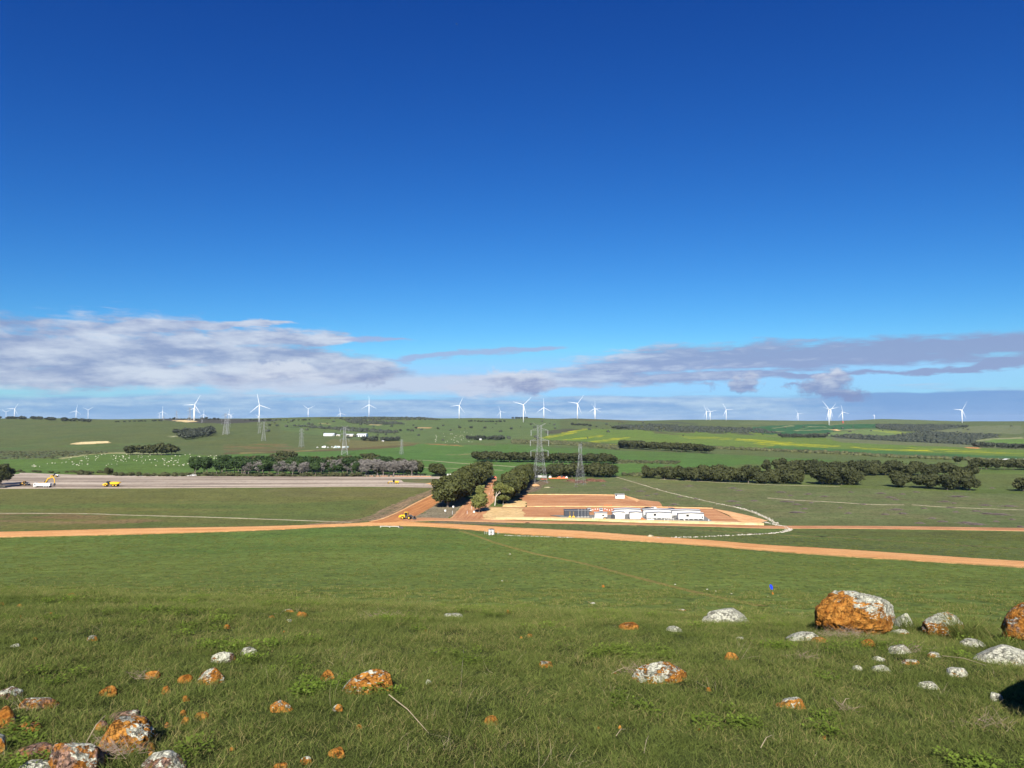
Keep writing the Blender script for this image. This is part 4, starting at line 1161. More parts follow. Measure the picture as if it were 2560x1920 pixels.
# ------------------------------------------------------------------ lattice pylons (built 46 m tall, scaled)
STEEL = mat('galvanised_steel', (0.27, 0.28, 0.29), 0.6, 0.1, 2)
GLASSI = mat('insulator', (0.32, 0.34, 0.34), 0.4)
def pylon_parts(rr):
    b = MB()
    # body: half width at height
    hw = lambda z: 4.9 + (1.45 - 4.9) * min(z / 30.0, 1) if z < 30 else 1.45
    lv = [0, 5.2, 10, 14.4, 18.4, 22, 25.2, 28, 30, 33, 36, 39, 42, 44]
    for i in range(len(lv) - 1):
        z0, z1 = lv[i], lv[i + 1]; a0, a1 = hw(z0), hw(z1)
        c0 = [(-a0, -a0, z0), (a0, -a0, z0), (a0, a0, z0), (-a0, a0, z0)]; c1 = [(-a1, -a1, z1), (a1, -a1, z1), (a1, a1, z1), (-a1, a1, z1)]
        for k in range(4):
            n_ = (k + 1) % 4
            b.tube(c0[k], c1[k], rr * 1.25, n=4, cap=False)
            b.tube(c0[k], c1[n_], rr * 0.6, n=3, cap=False); b.tube(c0[n_], c1[k], rr * 0.6, n=3, cap=False)
            b.tube(c1[k], c1[n_], rr * 0.6, n=3, cap=False)
            if i < 4:
                mid = tuple((p_ + q_) / 2 for p_, q_ in zip(c1[k], c1[n_]))
                b.tube(c0[k], mid, rr * 0.45, n=3, cap=False); b.tube(c0[n_], mid, rr * 0.45, n=3, cap=False)
    return b
def arm_mb(z, L, rr, up=1.6):
    b = MB()
    for s in (-1, 1):
        for y in (-1.2, 1.2):
            b.tube((s * 1.45, y, z), (s * L, 0, z), rr * 0.8, n=3, cap=False); b.tube((s * 1.45, y, z + up), (s * L, 0, z), rr * 0.7, n=3, cap=False)
            for f in (0.35, 0.68):
                x = s * (1.45 + (L - 1.45) * f)
                b.tube((x, y * (1 - f), z), (x, y * (1 - f), z + up * (1 - f)), rr * 0.5, n=3, cap=False)
    return b
PYL = {}
for rr in (0.066, 0.12, 0.17):
    ms = {}
    for nm, b in (('tower_body', pylon_parts(rr)), ('crossarm', None), ('insulator', None)):
        if b is None: continue
        o = b.build('x', STEEL); ms[nm] = o.data; bpy.data.objects.remove(o)
    for z, L in ((40.2, 6.6), (32.4, 7.2), (24.6, 6.8)):
        o = arm_mb(z, L, rr).build('x', STEEL); ms.setdefault('arms', []).append(o.data); bpy.data.objects.remove(o)
        for s in (-1, 1):
            b = MB(); b.tube((s * L, 0, z), (s * L, 0, z - 4.2), 0.17 + rr * 0.4, n=6); o = b.build('x', GLASSI); ms.setdefault('ins', []).append(o.data); bpy.data.objects.remove(o)
    b = MB()
    for s in (-1, 1):
        for y in (-1.2, 1.2): b.tube((s * 1.45, y, 43.2), (s * 5.4, 0, 46), rr * 0.7, n=3, cap=False)
        b.tube((s * 1.45, 0, 44), (s * 5.4, 0, 46), rr * 0.7, n=3, cap=False)
    o = b.build('x', STEEL); ms['peak'] = o.data; bpy.data.objects.remove(o)
    PYL[rr] = ms
PY = [
    (1349, 1207, 1057, 0.066, 12, 'tallest lattice pylon, nearest, standing beside the white screen'),
    (1451, 1212, 1106, 0.066, 70, 'second lattice pylon, right of the tallest, over the brushwood heap'),
    (861, 1137, 1064, 0.12, 20, 'lattice pylon rising behind the grey leafless thicket'),
    (1004, 1136, 1097, 0.12, 60, 'slim pylon right of the farm houses, behind the thicket'),
    (753.5, 1118, 1069, 0.12, 60, 'slim pylon left of the farm sheds'),
    (659, 1102, 1052, 0.12, 20, 'pylon with orange earth at its feet below the tall left turbine'),
    (648, 1084, 1052, 0.12, 20, 'pylon straight below the tall left turbine tower'),
    (563, 1087, 1031, 0.12, 15, 'left and nearer pylon of the pair right of the hillside plantation'),
    (569, 1085, 1045, 0.12, 30, 'right and farther pylon of the pair by the hillside plantation'),
    (505, 1057, 1038, 0.17, 20, 'small pylon on the skyline right of the large turbine pair'),
    (474, 1053, 1017, 0.17, 20, 'pylon on the skyline just left of the large turbine pair'),
    (441, 1050, 1026, 0.17, 20, 'faint skyline pylon above the sand patch'),
    (409, 1051, 1038, 0.17, 20, 'short skyline pylon below the upright turbine'),
]
tops = []
for (x_, yb, yt, rr, rz, lab) in PY:
    p = hit(x_, yb)
    s = (yb - yt) * p.y / F / 46.0
    g = empty('power_pylon', p - Vector((0, 0, 0.2)), R(rz), 1, label=lab, cat='pylon')
    g.scale = (s, s, s)
    ms = PYL[rr]
    mobj('tower_body', ms['tower_body'], None, g)
    for m_ in ms['arms']: mobj('crossarm', m_, None, g)
    mobj('earth_wire_arm', ms['peak'], None, g)
    for m_ in ms['ins']: mobj('insulator', m_, None, g)
    tops.append((p, s, rz))
# feet of the nearest pylon stand on pale footings
p = hit(1349, 1207)
CONC = mat('concrete', (0.42, 0.41, 0.38), 0.9, 0.15, 4)
# ------------------------------------------------------------------ farm buildings
SHEDW = mat('zinc_sheet', (0.62, 0.65, 0.68), 0.45, 0.06, 3)
SHEDR = mat('shed_roof', (0.56, 0.60, 0.64), 0.4, 0.06, 3)
CREAM = mat('cream_wall', (0.55, 0.50, 0.42), 0.8, 0.06, 3)
DARK = mat('dark_opening', (0.02, 0.02, 0.022), 0.6)
def shed(px, py, wpx, hpx, depth, wallm, roofm, lab, doors=(), rz=0.0, roof_h=0.3):
    p = hit(px, py); k = p.y / F; w = wpx * k; h = hpx * k
    g = empty('farm_shed', p, rz, 1, label=lab, cat='shed')
    e_ = h * (1 - roof_h)
    b = MB(); b.box(-w / 2, w / 2, 0, depth, -1.5, e_); b.build('wall', wallm, g)
    b = MB(); b.add([(-w / 2 - .3, -.3, e_), (w / 2 + .3, -.3, e_), (w / 2 + .3, depth / 2, h), (-w / 2 - .3, depth / 2, h), (-w / 2 - .3, depth + .3, e_), (w / 2 + .3, depth + .3, e_)],
                   [(0, 1, 2, 3), (3, 2, 5, 4), (0, 3, 4), (1, 5, 2)]); b.build('roof', roofm, g)
    for f0, f1 in doors:
        b = MB(); b.box(-w / 2 + f0 * w, -w / 2 + f1 * w, -0.05, 0.4, -0.2, e_ * 0.8); b.build('door', DARK, g)
    return g
shed(822, 1090, 26, 7, 14, SHEDW, SHEDR, 'long pale blue metal shed, leftmost of the farm sheds', ((0.85, 0.95),), 0.1)
shed(874, 1091, 17, 6, 12, CREAM, SHEDR, 'cream farm shed with a dark open bay', ((0.05, 0.5),))
shed(903, 1092, 24, 8, 16, SHEDW, SHEDR, 'wide blue grey shed with several dark bays', ((0.05, 0.15), (0.3, 0.4), (0.55, 0.65), (0.8, 0.9)), -0.1)
shed(845, 1090, 8, 4, 8, CREAM, SHEDR, 'small cream shed between the long shed and the pylon', ((0.3, 0.6),))
shed(983, 1099, 12, 5.5, 10, CREAM, mat('white_roof', (0.75, 0.75, 0.73), 0.5), 'white roofed farm house between two clumps of trees', ((0.4, 0.5),), 0, 0.5)
shed(957, 1104, 5, 3, 5, CREAM, SHEDR, 'tiny pale hut left of the white roofed farm house', ((0.3, 0.6),))
shed(1201, 1100, 5, 3.5, 6, mat('white_wall', (0.75, 0.74, 0.70), 0.7), SHEDR, 'small white house in front of the middle homestead trees', ((0.3, 0.5),))
shed(2530, 1152, 78, 4.0, 20, mat('white_wall', (0.75, 0.74, 0.70), 0.7), mat('white_roof', (0.75, 0.75, 0.73), 0.5), 'long low white shed behind the far right tree belt', ((0.1, 0.12), (0.5, 0.52)), 0, 0.25)
shed(2108, 1058, 3, 5, 5, mat('red_wall', (0.45, 0.12, 0.08), 0.7), mat('red_roof', (0.4, 0.1, 0.07), 0.6), 'tiny red hut under the right turbine of the crossing group', ((0.3, 0.6),))
# parked machinery in the farm paddock
rj = random.Random(3)
JM = [mat('junk_white', (0.62, 0.64, 0.62), 0.6), mat('junk_blue', (0.35, 0.45, 0.48), 0.6), mat('junk_grey', (0.36, 0.36, 0.34), 0.6)]
for i in range(22):
    x_ = rj.uniform(786, 872) ; y_ = 1119 + rj.uniform(-1.5, 1.5)
    p = hit(x_, y_); w = rj.uniform(2, 5)
    b = MB(); b.box(-w / 2, w / 2, -1, 1, 0.3, 1.5, 0.15); b.box(-w / 4, w / 5, -0.9, 0.9, 1.5, 2.2, 0.2); b.wheel(-w / 3, -1.05, -0.8, 0.35, 0.35, 8); b.wheel(w / 3, -1.05, -0.8, 0.35, 0.35, 8)
    o = b.build('old_machine', JM[i % 3], None, label='pale old machine parked in the row below the farm sheds', cat='machine', group='old machines below the farm sheds')
    o.location = p; o.rotation_euler = (0, 0, rj.uniform(-1, 1))

# ------------------------------------------------------------------ sheep
WOOL = mat('wool', (0.62, 0.58, 0.48), 0.95, 0.12, 3)
b = MB()
vs, fs = ICO[2]
b.add(vs * np.array([0.52, 0.26, 0.27]) + np.array([0, 0, 0.62]), [tuple(f) for f in fs])
b.add(vs * np.array([0.16, 0.10, 0.12]) + np.array([0.60, 0, 0.72]), [tuple(f) for f in fs])
b.tube((0.42, 0, 0.68), (0.58, 0, 0.74), 0.13, 0.1, 6)
for x_, y_ in ((0.3, 0.13), (0.3, -0.13), (-0.32, 0.13), (-0.32, -0.13)): b.tube((x_, y_, 0.45), (x_, y_, 0), 0.05, 0.035, 5)
o = b.build('sheep', WOOL, None, True); SHEEP = o.data; bpy.data.objects.remove(o)
sp_ = []
poly_s = [(30, 1170), (60, 1160), (150, 1148), (250, 1137), (470, 1136), (560, 1140), (560, 1160), (430, 1167), (200, 1165)]
pxy = xy_poly(poly_s); lo = pxy.min(0); hi = pxy.max(0)
rsx = np.random.default_rng(4)
while len(sp_) < 150:
    c_ = lo + (hi - lo) * rsx.random((300, 2)); ok = inside(pxy, c_[:, 0], c_[:, 1]) & (pn(c_[:, 0] / 25, c_[:, 1] / 40, 90) > -0.05)
    sp_ += list(c_[ok])
for x_, y_ in sp_[:150]:
    o = bpy.data.objects.new('sheep', SHEEP); link(o); tag(o, label='white sheep grazing in the green paddock on the left', cat='sheep', group='sheep in the left green paddock')
    s = rsx.uniform(1.0, 1.35)
    o.location = (x_, y_, float(H(x_, y_))); o.rotation_euler = (0, 0, rsx.uniform(0, 6.28)); o.scale = (s, s, s)
for i in range(45):
    x_, y_ = rsx.uniform(1080, 1190), rsx.uniform(1080, 1108)
    p = hit(x_, y_)
    o = bpy.data.objects.new('sheep', SHEEP); link(o); tag(o, label='pale sheep on the slope between the farm houses and the homestead', cat='sheep', group='sheep on the middle slope')
    o.location = p; o.rotation_euler = (0, 0, rsx.uniform(0, 6.28)); o.scale = (1.3, 1.3, 1.3)
# ------------------------------------------------------------------ site machines
YEL_ = mat('machine_yellow', (0.72, 0.42, 0.02), 0.45, 0.08, 3)
YELD = mat('dusty_yellow', (0.50, 0.28, 0.06), 0.6, 0.2, 3)
BLK = mat('black_rubber', (0.022, 0.021, 0.02), 0.85)
DGR = mat('dark_steel', (0.06, 0.06, 0.062), 0.6, 0.2, 3)
GLS = mat('dark_glass', (0.015, 0.02, 0.025), 0.1, spec=0.6)
WHT = mat('white_paint', (0.62, 0.62, 0.61), 0.45, 0.03, 2)
WHT2 = mat('white_panel', (0.56, 0.56, 0.54), 0.55, 0.05, 1)
REDP = mat('red_plastic', (0.42, 0.09, 0.05), 0.5, 0.1, 3)
ORP = mat('orange_plastic', (0.50, 0.15, 0.05), 0.5, 0.1, 3)


def wheel(parent, x, y, r, w, rimm, name='wheel'):
    b = MB(); b.wheel(x, y - w / 2, y + w / 2, r, r, 18)
    for k in range(12):                     # tread lugs
        an = k * math.pi / 6
        b.box(x + math.cos(an) * r - 0.06, x + math.cos(an) * r + 0.06, y - w / 2 + 0.02, y + w / 2 - 0.02, r + math.sin(an) * r - 0.06, r + math.sin(an) * r + 0.06)
    o = b.build(name, BLK, parent)
    b = MB(); s = 1 if y > 0 else -1
    b.tube((x, y + s * (w / 2 - 0.04), r), (x, y + s * (w / 2 + 0.05), r), r * 0.55, r * 0.42, 14)
    b.build('rim', rimm, o)
    return o


def loader(loc, rz, lab, body=YEL_, s=1.0):
    g = empty('wheel_loader', loc, rz, s, label=lab, cat='wheel loader')
    for x in (-1.6, 1.5):
        for y in (-1.05, 1.05): wheel(g, x, y, 0.78, 0.55, body)
    b = MB(); b.prism([(-3.3, 1.0), (-0.5, 0.9), (-0.5, 2.1), (-2.4, 2.05), (-3.3, 1.75)], -0.85, 0.85); b.box(-3.5, -3.2, -1.1, 1.1, 0.75, 1.5, 0.05)
    b.build('engine_cover', body, g)
    b = MB(); b.prism([(-0.5, 0.7), (0.3, 0.7), (0.3, 1.3), (-0.5, 1.3)], -0.5, 0.5); b.box(0.3, 2.2, -0.6, 0.6, 0.75, 1.35, 0.05); b.build('chassis', DGR, g)
    b = MB(); b.prism([(-0.9, 1.6), (0.7, 1.6), (0.9, 2.3), (0.6, 3.25), (-0.8, 3.25), (-0.9, 2.4)], -0.72, 0.72); b.build('cab', GLS, g)
    b = MB(); b.box(-0.95, 0.8, -0.82, 0.82, 3.26, 3.40, 0.06); b.build('cab_roof', body, g)
    b = MB()
    for x, z0 in ((-0.93, 1.6), (0.86, 1.6)):
        for y in (-0.75, 0.75): b.tube((x, y, z0), (x * 0.85, y, 3.25), 0.06, n=5)
    b.build('cab_pillar', body, g)
    for y in (-0.62, 0.62):
        b = MB(); b.path([(0.9, y, 1.8), (2.2, y, 1.9), (3.5, y, 0.75)], [0.16, 0.2, 0.14], 6); b.build('lift_arm', DGR, g)
    b = MB(); b.prism([(3.4, 0.25), (4.6, 0.12), (4.72, 0.2), (4.0, 0.55), (3.9, 1.25), (4.2, 1.45), (3.7, 1.5), (3.3, 0.9)], -1.35, 1.35); b.build('bucket', DGR, g)
    b = MB(); b.tube((-2.0, 0.4, 2.0), (-2.0, 0.4, 2.7), 0.07, n=6); b.build('exhaust', DGR, g)
    for y in (-0.5, 0.5):
        b = MB(); b.box(-3.34, -3.28, y - 0.12, y + 0.12, 1.5, 1.65); b.build('headlight', WHT, g)
    return g


p = hit(1016, 1299)
loader((p.x, p.y, p.z + 0.22), R(-8), 'yellow wheel loader driving across the road junction with dark bucket', s=1.0)
p = hit(61, 1214)
loader((p.x, p.y, p.z + 0.1), R(-12), 'brown dusty wheel loader at the left edge of the stripped paddock', YELD, 0.95)

# articulated dump truck
p = hit(279, 1216.5)
g = empty('dump_truck', (p.x, p.y, p.z + 0.08), R(184), 1.15, label='yellow articulated dump truck parked on the stripped paddock', cat='dump truck')
for x in (3.2, -1.4, -3.2):
    for y in (-1.15, 1.15): wheel(g, x, y, 0.78, 0.6, YEL_)
b = MB(); b.prism([(2.2, 0.9), (5.0, 0.8), (5.0, 1.5), (3.9, 2.1), (2.2, 2.2)], -1.0, 1.0); b.build('bonnet', YEL_, g)
b = MB(); b.prism([(1.2, 1.4), (2.8, 1.4), (3.0, 2.2), (2.7, 3.2), (1.2, 3.2)], -0.8, 0.8); b.build('cab', GLS, g)
b = MB(); b.box(1.1, 2.9, -0.9, 0.9, 3.21, 3.34, 0.05); b.build('cab_roof', DGR, g)
b = MB(); b.box(-4.4, 1.2, -0.45, 0.45, 0.8, 1.35); b.build('chassis', DGR, g)
b = MB(); b.prism([(0.7, 2.75), (0.3, 1.5), (-3.6, 1.4), (-5.3, 2.3), (-5.2, 2.5), (-4.5, 2.75)], -1.35, 1.35); b.build('dump_body', YEL_, g)
b = MB(); b.prism([(0.5, 2.78), (-4.3, 2.78), (-3.4, 2.95), (-0.4, 3.0)], -1.1, 1.1); b.build('load', YELD, g)

# white tipper truck
p = hit(106, 1219)
g = empty('tipper_truck', (p.x, p.y, p.z + 0.08), R(180), 1.18, label='white tipper truck being loaded beside the yellow excavator', cat='truck')
for x in (3.6, -1.6, -2.9, -4.2):
    for y in (-1.0, 1.0): wheel(g, x, y, 0.5, 0.32, WHT)
b = MB(); b.prism([(2.9, 0.7), (4.75, 0.6), (4.8, 1.6), (4.5, 2.75), (2.9, 2.85)], -1.15, 1.15); b.build('cab', WHT, g)
b = MB(); b.prism([(4.76, 1.65), (4.84, 1.65), (4.56, 2.5), (4.48, 2.5)], -1.0, 1.0); b.build('windscreen', GLS, g)
for y in (-1.16, 1.13):
    b = MB(); b.prism([(3.4, 1.65), (4.3, 1.65), (4.15, 2.4), (3.4, 2.4)], y, y + 0.03); b.build('side_window', GLS, g)
b = MB(); b.box(-5.0, 3.0, -0.4, 0.4, 0.65, 0.95); b.build('chassis', DGR, g)
b = MB(); b.prism([(2.7, 1.0), (2.7, 2.7), (2.5, 2.75), (-4.9, 2.6), (-5.1, 2.5), (-5.0, 1.0)], -1.2, 1.2)
for x in np.linspace(-4.4, 2.2, 7): b.box(x - 0.06, x + 0.06, -1.26, 1.26, 1.05, 2.55)
b.build('tipper_body', WHT, g)

# excavator
p = hit(106, 1215.5)
g = empty('excavator', (p.x, p.y + 1.5, p.z + 0.06), 0, 1.15, label='yellow excavator with raised boom reaching over the white tipper truck', cat='excavator')
for y in (-1.2, 1.2):
    b = MB(); b.prism([(-2.0, 0.0), (1.9, 0.0), (2.3, 0.4), (1.9, 0.85), (-2.0, 0.85), (-2.4, 0.4)], y - 0.3, y + 0.3); b.build('track', BLK, g)
b = MB(); b.box(-2.6, 1.2, -1.35, 1.35, 1.05, 2.1, 0.08); b.build('upper_body', YEL_, g)
b = MB(); b.box(-3.0, -2.0, -1.35, 1.35, 1.05, 2.3, 0.1); b.build('counterweight', YEL_, g)
b = MB(); b.prism([(0.2, 2.1), (1.5, 2.1), (1.6, 2.6), (1.1, 3.2), (0.2, 3.2)], 0.3, 1.3); b.build('cab', GLS, g)
b = MB(); b.path([(0.9, 0, 1.8), (2.6, 0, 4.6), (5.8, 0, 5.6)], [0.28, 0.36, 0.24], 6); b.build('boom', YEL_, g)
b = MB(); b.path([(5.6, 0, 5.9), (6.6, 0, 4.0), (6.7, 0, 1.6)], [0.22, 0.28, 0.16], 6); b.build('stick', YEL_, g)
b = MB(); b.prism([(6.9, 1.8), (7.1, 0.9), (6.5, 0.15), (5.9, 0.25), (6.2, 0.8), (6.5, 1.7)], -0.6, 0.6); b.build('bucket', DGR, g)
b = MB(); b.tube((1.2, 0.3, 1.7), (3.6, 0.2, 4.6), 0.1, n=6); b.tube((3.6, 0, 5.4), (5.8, 0, 6.1), 0.1, n=6); b.build('hydraulic_ram', DGR, g)

# grader
p = hit(984, 1209.5)
g = empty('grader', (p.x, p.y, p.z + 0.08), R(186), 1.0, label='yellow grader with dark cab at the right end of the stripped paddock', cat='grader')
for x in (-2.9, -1.5, 3.9):
    for y in (-0.95, 0.95): wheel(g, x, y, 0.62, 0.35, YEL_)
b = MB(); b.box(-3.9, -0.9, -0.6, 0.6, 0.9, 2.0, 0.06); b.build('engine_cover', YEL_, g)
b = MB(); b.prism([(-0.9, 1.1), (0.5, 1.1), (0.6, 2.0), (0.5, 3.0), (-0.8, 3.0)], -0.7, 0.7); b.build('cab', GLS, g)
b = MB(); b.box(-0.9, 0.65, -0.8, 0.8, 3.01, 3.12, 0.04); b.build('cab_roof', DGR, g)
b = MB(); b.path([(0.5, 0, 1.4), (2.2, 0, 1.9), (4.1, 0, 1.0)], [0.22, 0.22, 0.2], 6); b.build('front_frame', YEL_, g)
b = MB(); b.prism([(1.4, 0.12), (1.55, 0.12), (1.75, 0.75), (1.6, 0.75)], -1.9, 1.9); b.build('blade', DGR, g)

# roller on the far side
p = hit(138, 1192.5)
g = empty('road_roller', (p.x, p.y, p.z + 0.08), 0, 1.05, label='yellow drum roller with dark cab at the far side of the stripped paddock', cat='road roller')
b = MB(); b.tube((-2.2, -1.1, 0.8), (-2.2, 1.1, 0.8), 0.8, n=20); b.build('drum', DGR, g)
b = MB(); b.box(-3.2, -1.2, -1.25, -1.12, 0.55, 1.1); b.box(-3.2, -1.2, 1.12, 1.25, 0.55, 1.1); b.box(-3.3, -3.1, -1.25, 1.25, 0.55, 1.1); b.build('drum_frame', YEL_, g)
for y in (-0.85, 0.85): wheel(g, 1.2, y, 0.75, 0.5, YEL_)
b = MB(); b.prism([(0.5, 1.0), (2.6, 1.0), (2.6, 1.6), (1.6, 2.0), (0.5, 2.0)], -0.8, 0.8); b.build('engine_cover', WHT, g)
b = MB(); b.prism([(-0.9, 1.2), (0.5, 1.2), (0.5, 2.9), (-0.7, 2.9)], -0.75, 0.75); b.build('cab', GLS, g)


def ute(loc, rz, lab, paint=WHT, tray=True, s=1.0, cat='ute'):
    g = empty('parked_ute' if tray else 'parked_car', loc, rz, s, label=lab, cat=cat)
    b = MB(); b.prism([(-2.5, 0.45), (2.45, 0.4), (2.5, 0.8), (2.3, 1.02), (1.2, 1.1), (0.6, 1.7), (-0.8, 1.74), (-1.1, 1.1), (-2.5, 1.05)] if tray else
                      [(-2.4, 0.4), (2.35, 0.4), (2.4, 0.8), (2.2, 1.0), (1.2, 1.08), (0.5, 1.6), (-1.6, 1.68), (-2.35, 1.1)], -0.9, 0.9)
    b.build('body', paint, g)
    b = MB(); b.prism([(1.22, 1.14), (1.26, 1.14), (0.70, 1.64), (0.64, 1.64)], -0.78, 0.78); b.build('windscreen', GLS, g)
    for y in (-0.93, 0.90):
        b = MB(); b.prism([(-0.85, 1.12), (1.05, 1.12), (0.55, 1.58), (-0.75, 1.60)], y, y + 0.03); b.build('side_window', GLS, g)
    b = MB(); b.box(2.46, 2.53, -0.75, 0.75, 0.5, 0.78); b.build('grille', DGR, g)
    for y in (-0.7, 0.7):
        b = MB(); b.box(2.42, 2.53, y - 0.16, y + 0.16, 0.79, 0.95); b.build('headlight', GLASSI, g)
    for x in (-1.5, 1.55):
        for y in (-0.8, 0.8): wheel(g, x, y, 0.38, 0.25, DGR)
    if tray:
        b = MB(); b.box(-2.55, -1.05, -0.95, 0.95, 1.06, 1.12); b.box(-2.55, -2.5, -0.95, 0.95, 1.12, 1.45); b.box(-1.1, -1.05, -0.95, 0.95, 1.12, 1.9); b.build('tray', DGR, g)
    return g


p = hit(5, 1220); ute((p.x, p.y, p.z + 0.05), R(190), 'dark car parked under the tree at the left edge of the photo', DGR, False, cat='car')
p = hit(483, 1190.5); ute((p.x, p.y, p.z + 0.1), R(20), 'small white ute parked on the far edge of the stripped paddock')
b = MB(); b.box(-1.4, 1.2, -0.8, 0.8, 0.5, 0.75); b.box(-1.4, -1.3, -0.8, 0.8, 0.75, 1.3); b.wheel(0, -0.95, -0.75, 0.3, 0.3, 10); b.wheel(0, 0.75, 0.95, 0.3, 0.3, 10)
p = hit(478, 1190.5); o = b.build('trailer', WHT, None, label='low white trailer just left of the small white ute', cat='trailer'); o.location = p + Vector((-2.4, -0.5, 0.08)); o.rotation_euler = (0, 0, R(15))
for x_, l_ in ((1473, 'white ute facing the camera behind the dark site building'), (1502.5, 'white ute facing the camera behind the white container')):
    p = hit(x_, 1280); ute((p.x, p.y, p.z + 0.2), R(-90 + (5 if x_ < 1490 else -4)), l_)
p = hit(1473, 1280)
for x_, y_, c_, l_ in ((1616, 1276, DGR, 'dark car parked behind the middle site office'), (1631, 1276, WHT, 'white car parked behind the middle site office'), (1676, 1278, DGR, 'dark car in the gap between the middle and right site offices')):
    p = hit(x_, y_); ute((p.x, p.y, p.z + 0.2), R(170), l_, c_, False, cat='car')

# ------------------------------------------------------------------ site buildings
FASC = mat('grey_fascia', (0.05, 0.055, 0.06), 0.5)
BLUG = mat('blue_grey_panel', (0.045, 0.052, 0.066), 0.55, 0.06, 1)
RAIL = mat('silver_rail', (0.30, 0.31, 0.32), 0.35, metal=0.4)
KH = 0.3


def office(px, py, wpx, wall_h, lab, windows=(), depth=3.2, skirt=False, stumps=6, wallm=WHT2, pitch=0.35, cat='site office', lift=0.55, name='site_office', rz=0.0):
    p = hit(px, py); w = wpx * p.y / F
    g = empty(name, (p.x, p.y, p.z + KH), rz, 1, label=lab, cat=cat)
    z0 = lift; z1 = lift + wall_h
    b = MB(); b.box(-w / 2, w / 2, 0, depth, z0, z1)
    n = max(4, int(w / 1.2))
    for i in range(1, n): x = -w / 2 + w * i / n; b.box(x - 0.02, x + 0.02, -0.015, 0.1, z0 + 0.02, z1 - 0.02)
    b.build('wall', wallm, g)
    e_ = 0.18
    b = MB()
    b.add([(-w / 2 - e_, -e_, z1 + .02), (0, -e_, z1 + pitch), (w / 2 + e_, -e_, z1 + .02), (w / 2 + e_, depth + e_, z1 + .02), (0, depth + e_, z1 + pitch), (-w / 2 - e_, depth + e_, z1 + .02),
           (-w / 2 - e_, -e_, z1 - .06), (w / 2 + e_, -e_, z1 - .06), (w / 2 + e_, depth + e_, z1 - .06), (-w / 2 - e_, depth + e_, z1 - .06)],
          [(0, 1, 4, 5), (1, 2, 3, 4), (6, 9, 8, 7), (6, 7, 2, 1, 0), (7, 8, 3, 2), (8, 9, 5, 4, 3), (9, 6, 0, 5)])
    b.build('roof', WHT if wallm is WHT2 else wallm, g)
    b = MB()
    b.add([(-w / 2 - e_, -e_ - .03, z1 - .22), (w / 2 + e_, -e_ - .03, z1 - .22), (w / 2 + e_, -e_ - .03, z1 + .06), (0, -e_ - .03, z1 + pitch + .04), (-w / 2 - e_, -e_ - .03, z1 + .06), (0, -e_ - .03, z1 + pitch - .24)],
          [(0, 5, 3, 4), (5, 1, 2, 3)]); b.build('fascia', FASC, g)
    for (fx, fw, fz, fh) in windows:
        x = -w / 2 + fx * w
        b = MB()
        for q in ((x - fw / 2 - .06, x + fw / 2 + .06, fz - .06, fz), (x - fw / 2 - .06, x + fw / 2 + .06, fz + fh, fz + fh + .06), (x - fw / 2 - .06, x - fw / 2, fz, fz + fh), (x + fw / 2, x + fw / 2 + .06, fz, fz + fh)):
            b.box(q[0], q[1], -0.07, -0.004, z0 + q[2], z0 + q[3])
        f_ = b.build('window', FASC, g)
        b = MB(); b.box(x - fw / 2, x + fw / 2, -0.03, -0.006, z0 + fz, z0 + fz + fh); b.build('pane', GLS, f_)
    if skirt:
        b = MB(); b.box(-w / 2 + .05, w / 2 - .05, 0.05, 0.12, 0, z0 - 0.01); b.build('skirt', WHT2, g)
    elif stumps:
        for i in range(stumps):
            x = -w / 2 + 0.25 + (w - 0.5) * i / (stumps - 1)
            b = MB(); b.box(x - .22, x + .22, 0.05, 0.6, -0.1, z0 - .01); b.build('stump', CONC, g)
            b = MB(); b.box(x - .22, x + .22, depth - .6, depth - .05, -0.1, z0 - .01); b.build('stump', CONC, g)
    return g, p, w


office(1569, 1290, 66, 2.5, 'rear white site office showing only its roof behind the left pair', ((0.62, 0.9, 0.9, 0.8),), 3.2)
office(1547, 1299, 30, 2.7, 'leftmost short white site office beside the dark water tank', (), 3.2, True)
office(1590, 1299.5, 31, 2.7, 'second short white site office right of the leftmost one', (), 3.2, True)
office(1645, 1291.5, 72, 2.5, 'rear white site office in the middle with only roof and left end in view', (), 3.2)
office(1648, 1300, 62, 2.6, 'long white site office in the middle with one dark window', ((0.33, 1.1, 1.2, 0.8),), 3.2)
office(1716, 1293, 70, 2.5, 'rear white site office on the right with only roof and left end in view', (), 3.2)
office(1728, 1302, 63, 2.6, 'rightmost long white site office with a dark window and small vent', ((0.36, 1.1, 1.2, 0.8), (0.94, 0.4, 0.5, 0.6)), 3.2)
office(1502.5, 1298, 31, 2.7, 'plain white shipping container between dark building and offices', ((0.10, 0.5, 1.5, 0.25), (0.68, 0.9, 1.2, 0.5)), 2.6, False, 0, WHT2, 0.04, 'container', 0.08, 'container')
office(1550, 1249, 23, 2.6, 'lone white container standing on the upper orange pad', ((0.12, 0.6, 1.6, 0.6), (0.6, 0.5, 1.3, 0.12)), 2.5, False, 0, WHT2, 0.05, 'container', 0.25, 'container')
g, p, w = office(1442, 1293, 62, 3.0, 'long dark blue grey site building with white posts in front', (), 4.2, False, 0, BLUG, 0.08, 'site building', 0.08, 'site_building')
b = MB(); b.box(-w / 2 - .1, w / 2 + .1, -0.24, -0.2, 2.95, 3.12); b.build('gutter', RAIL, g)
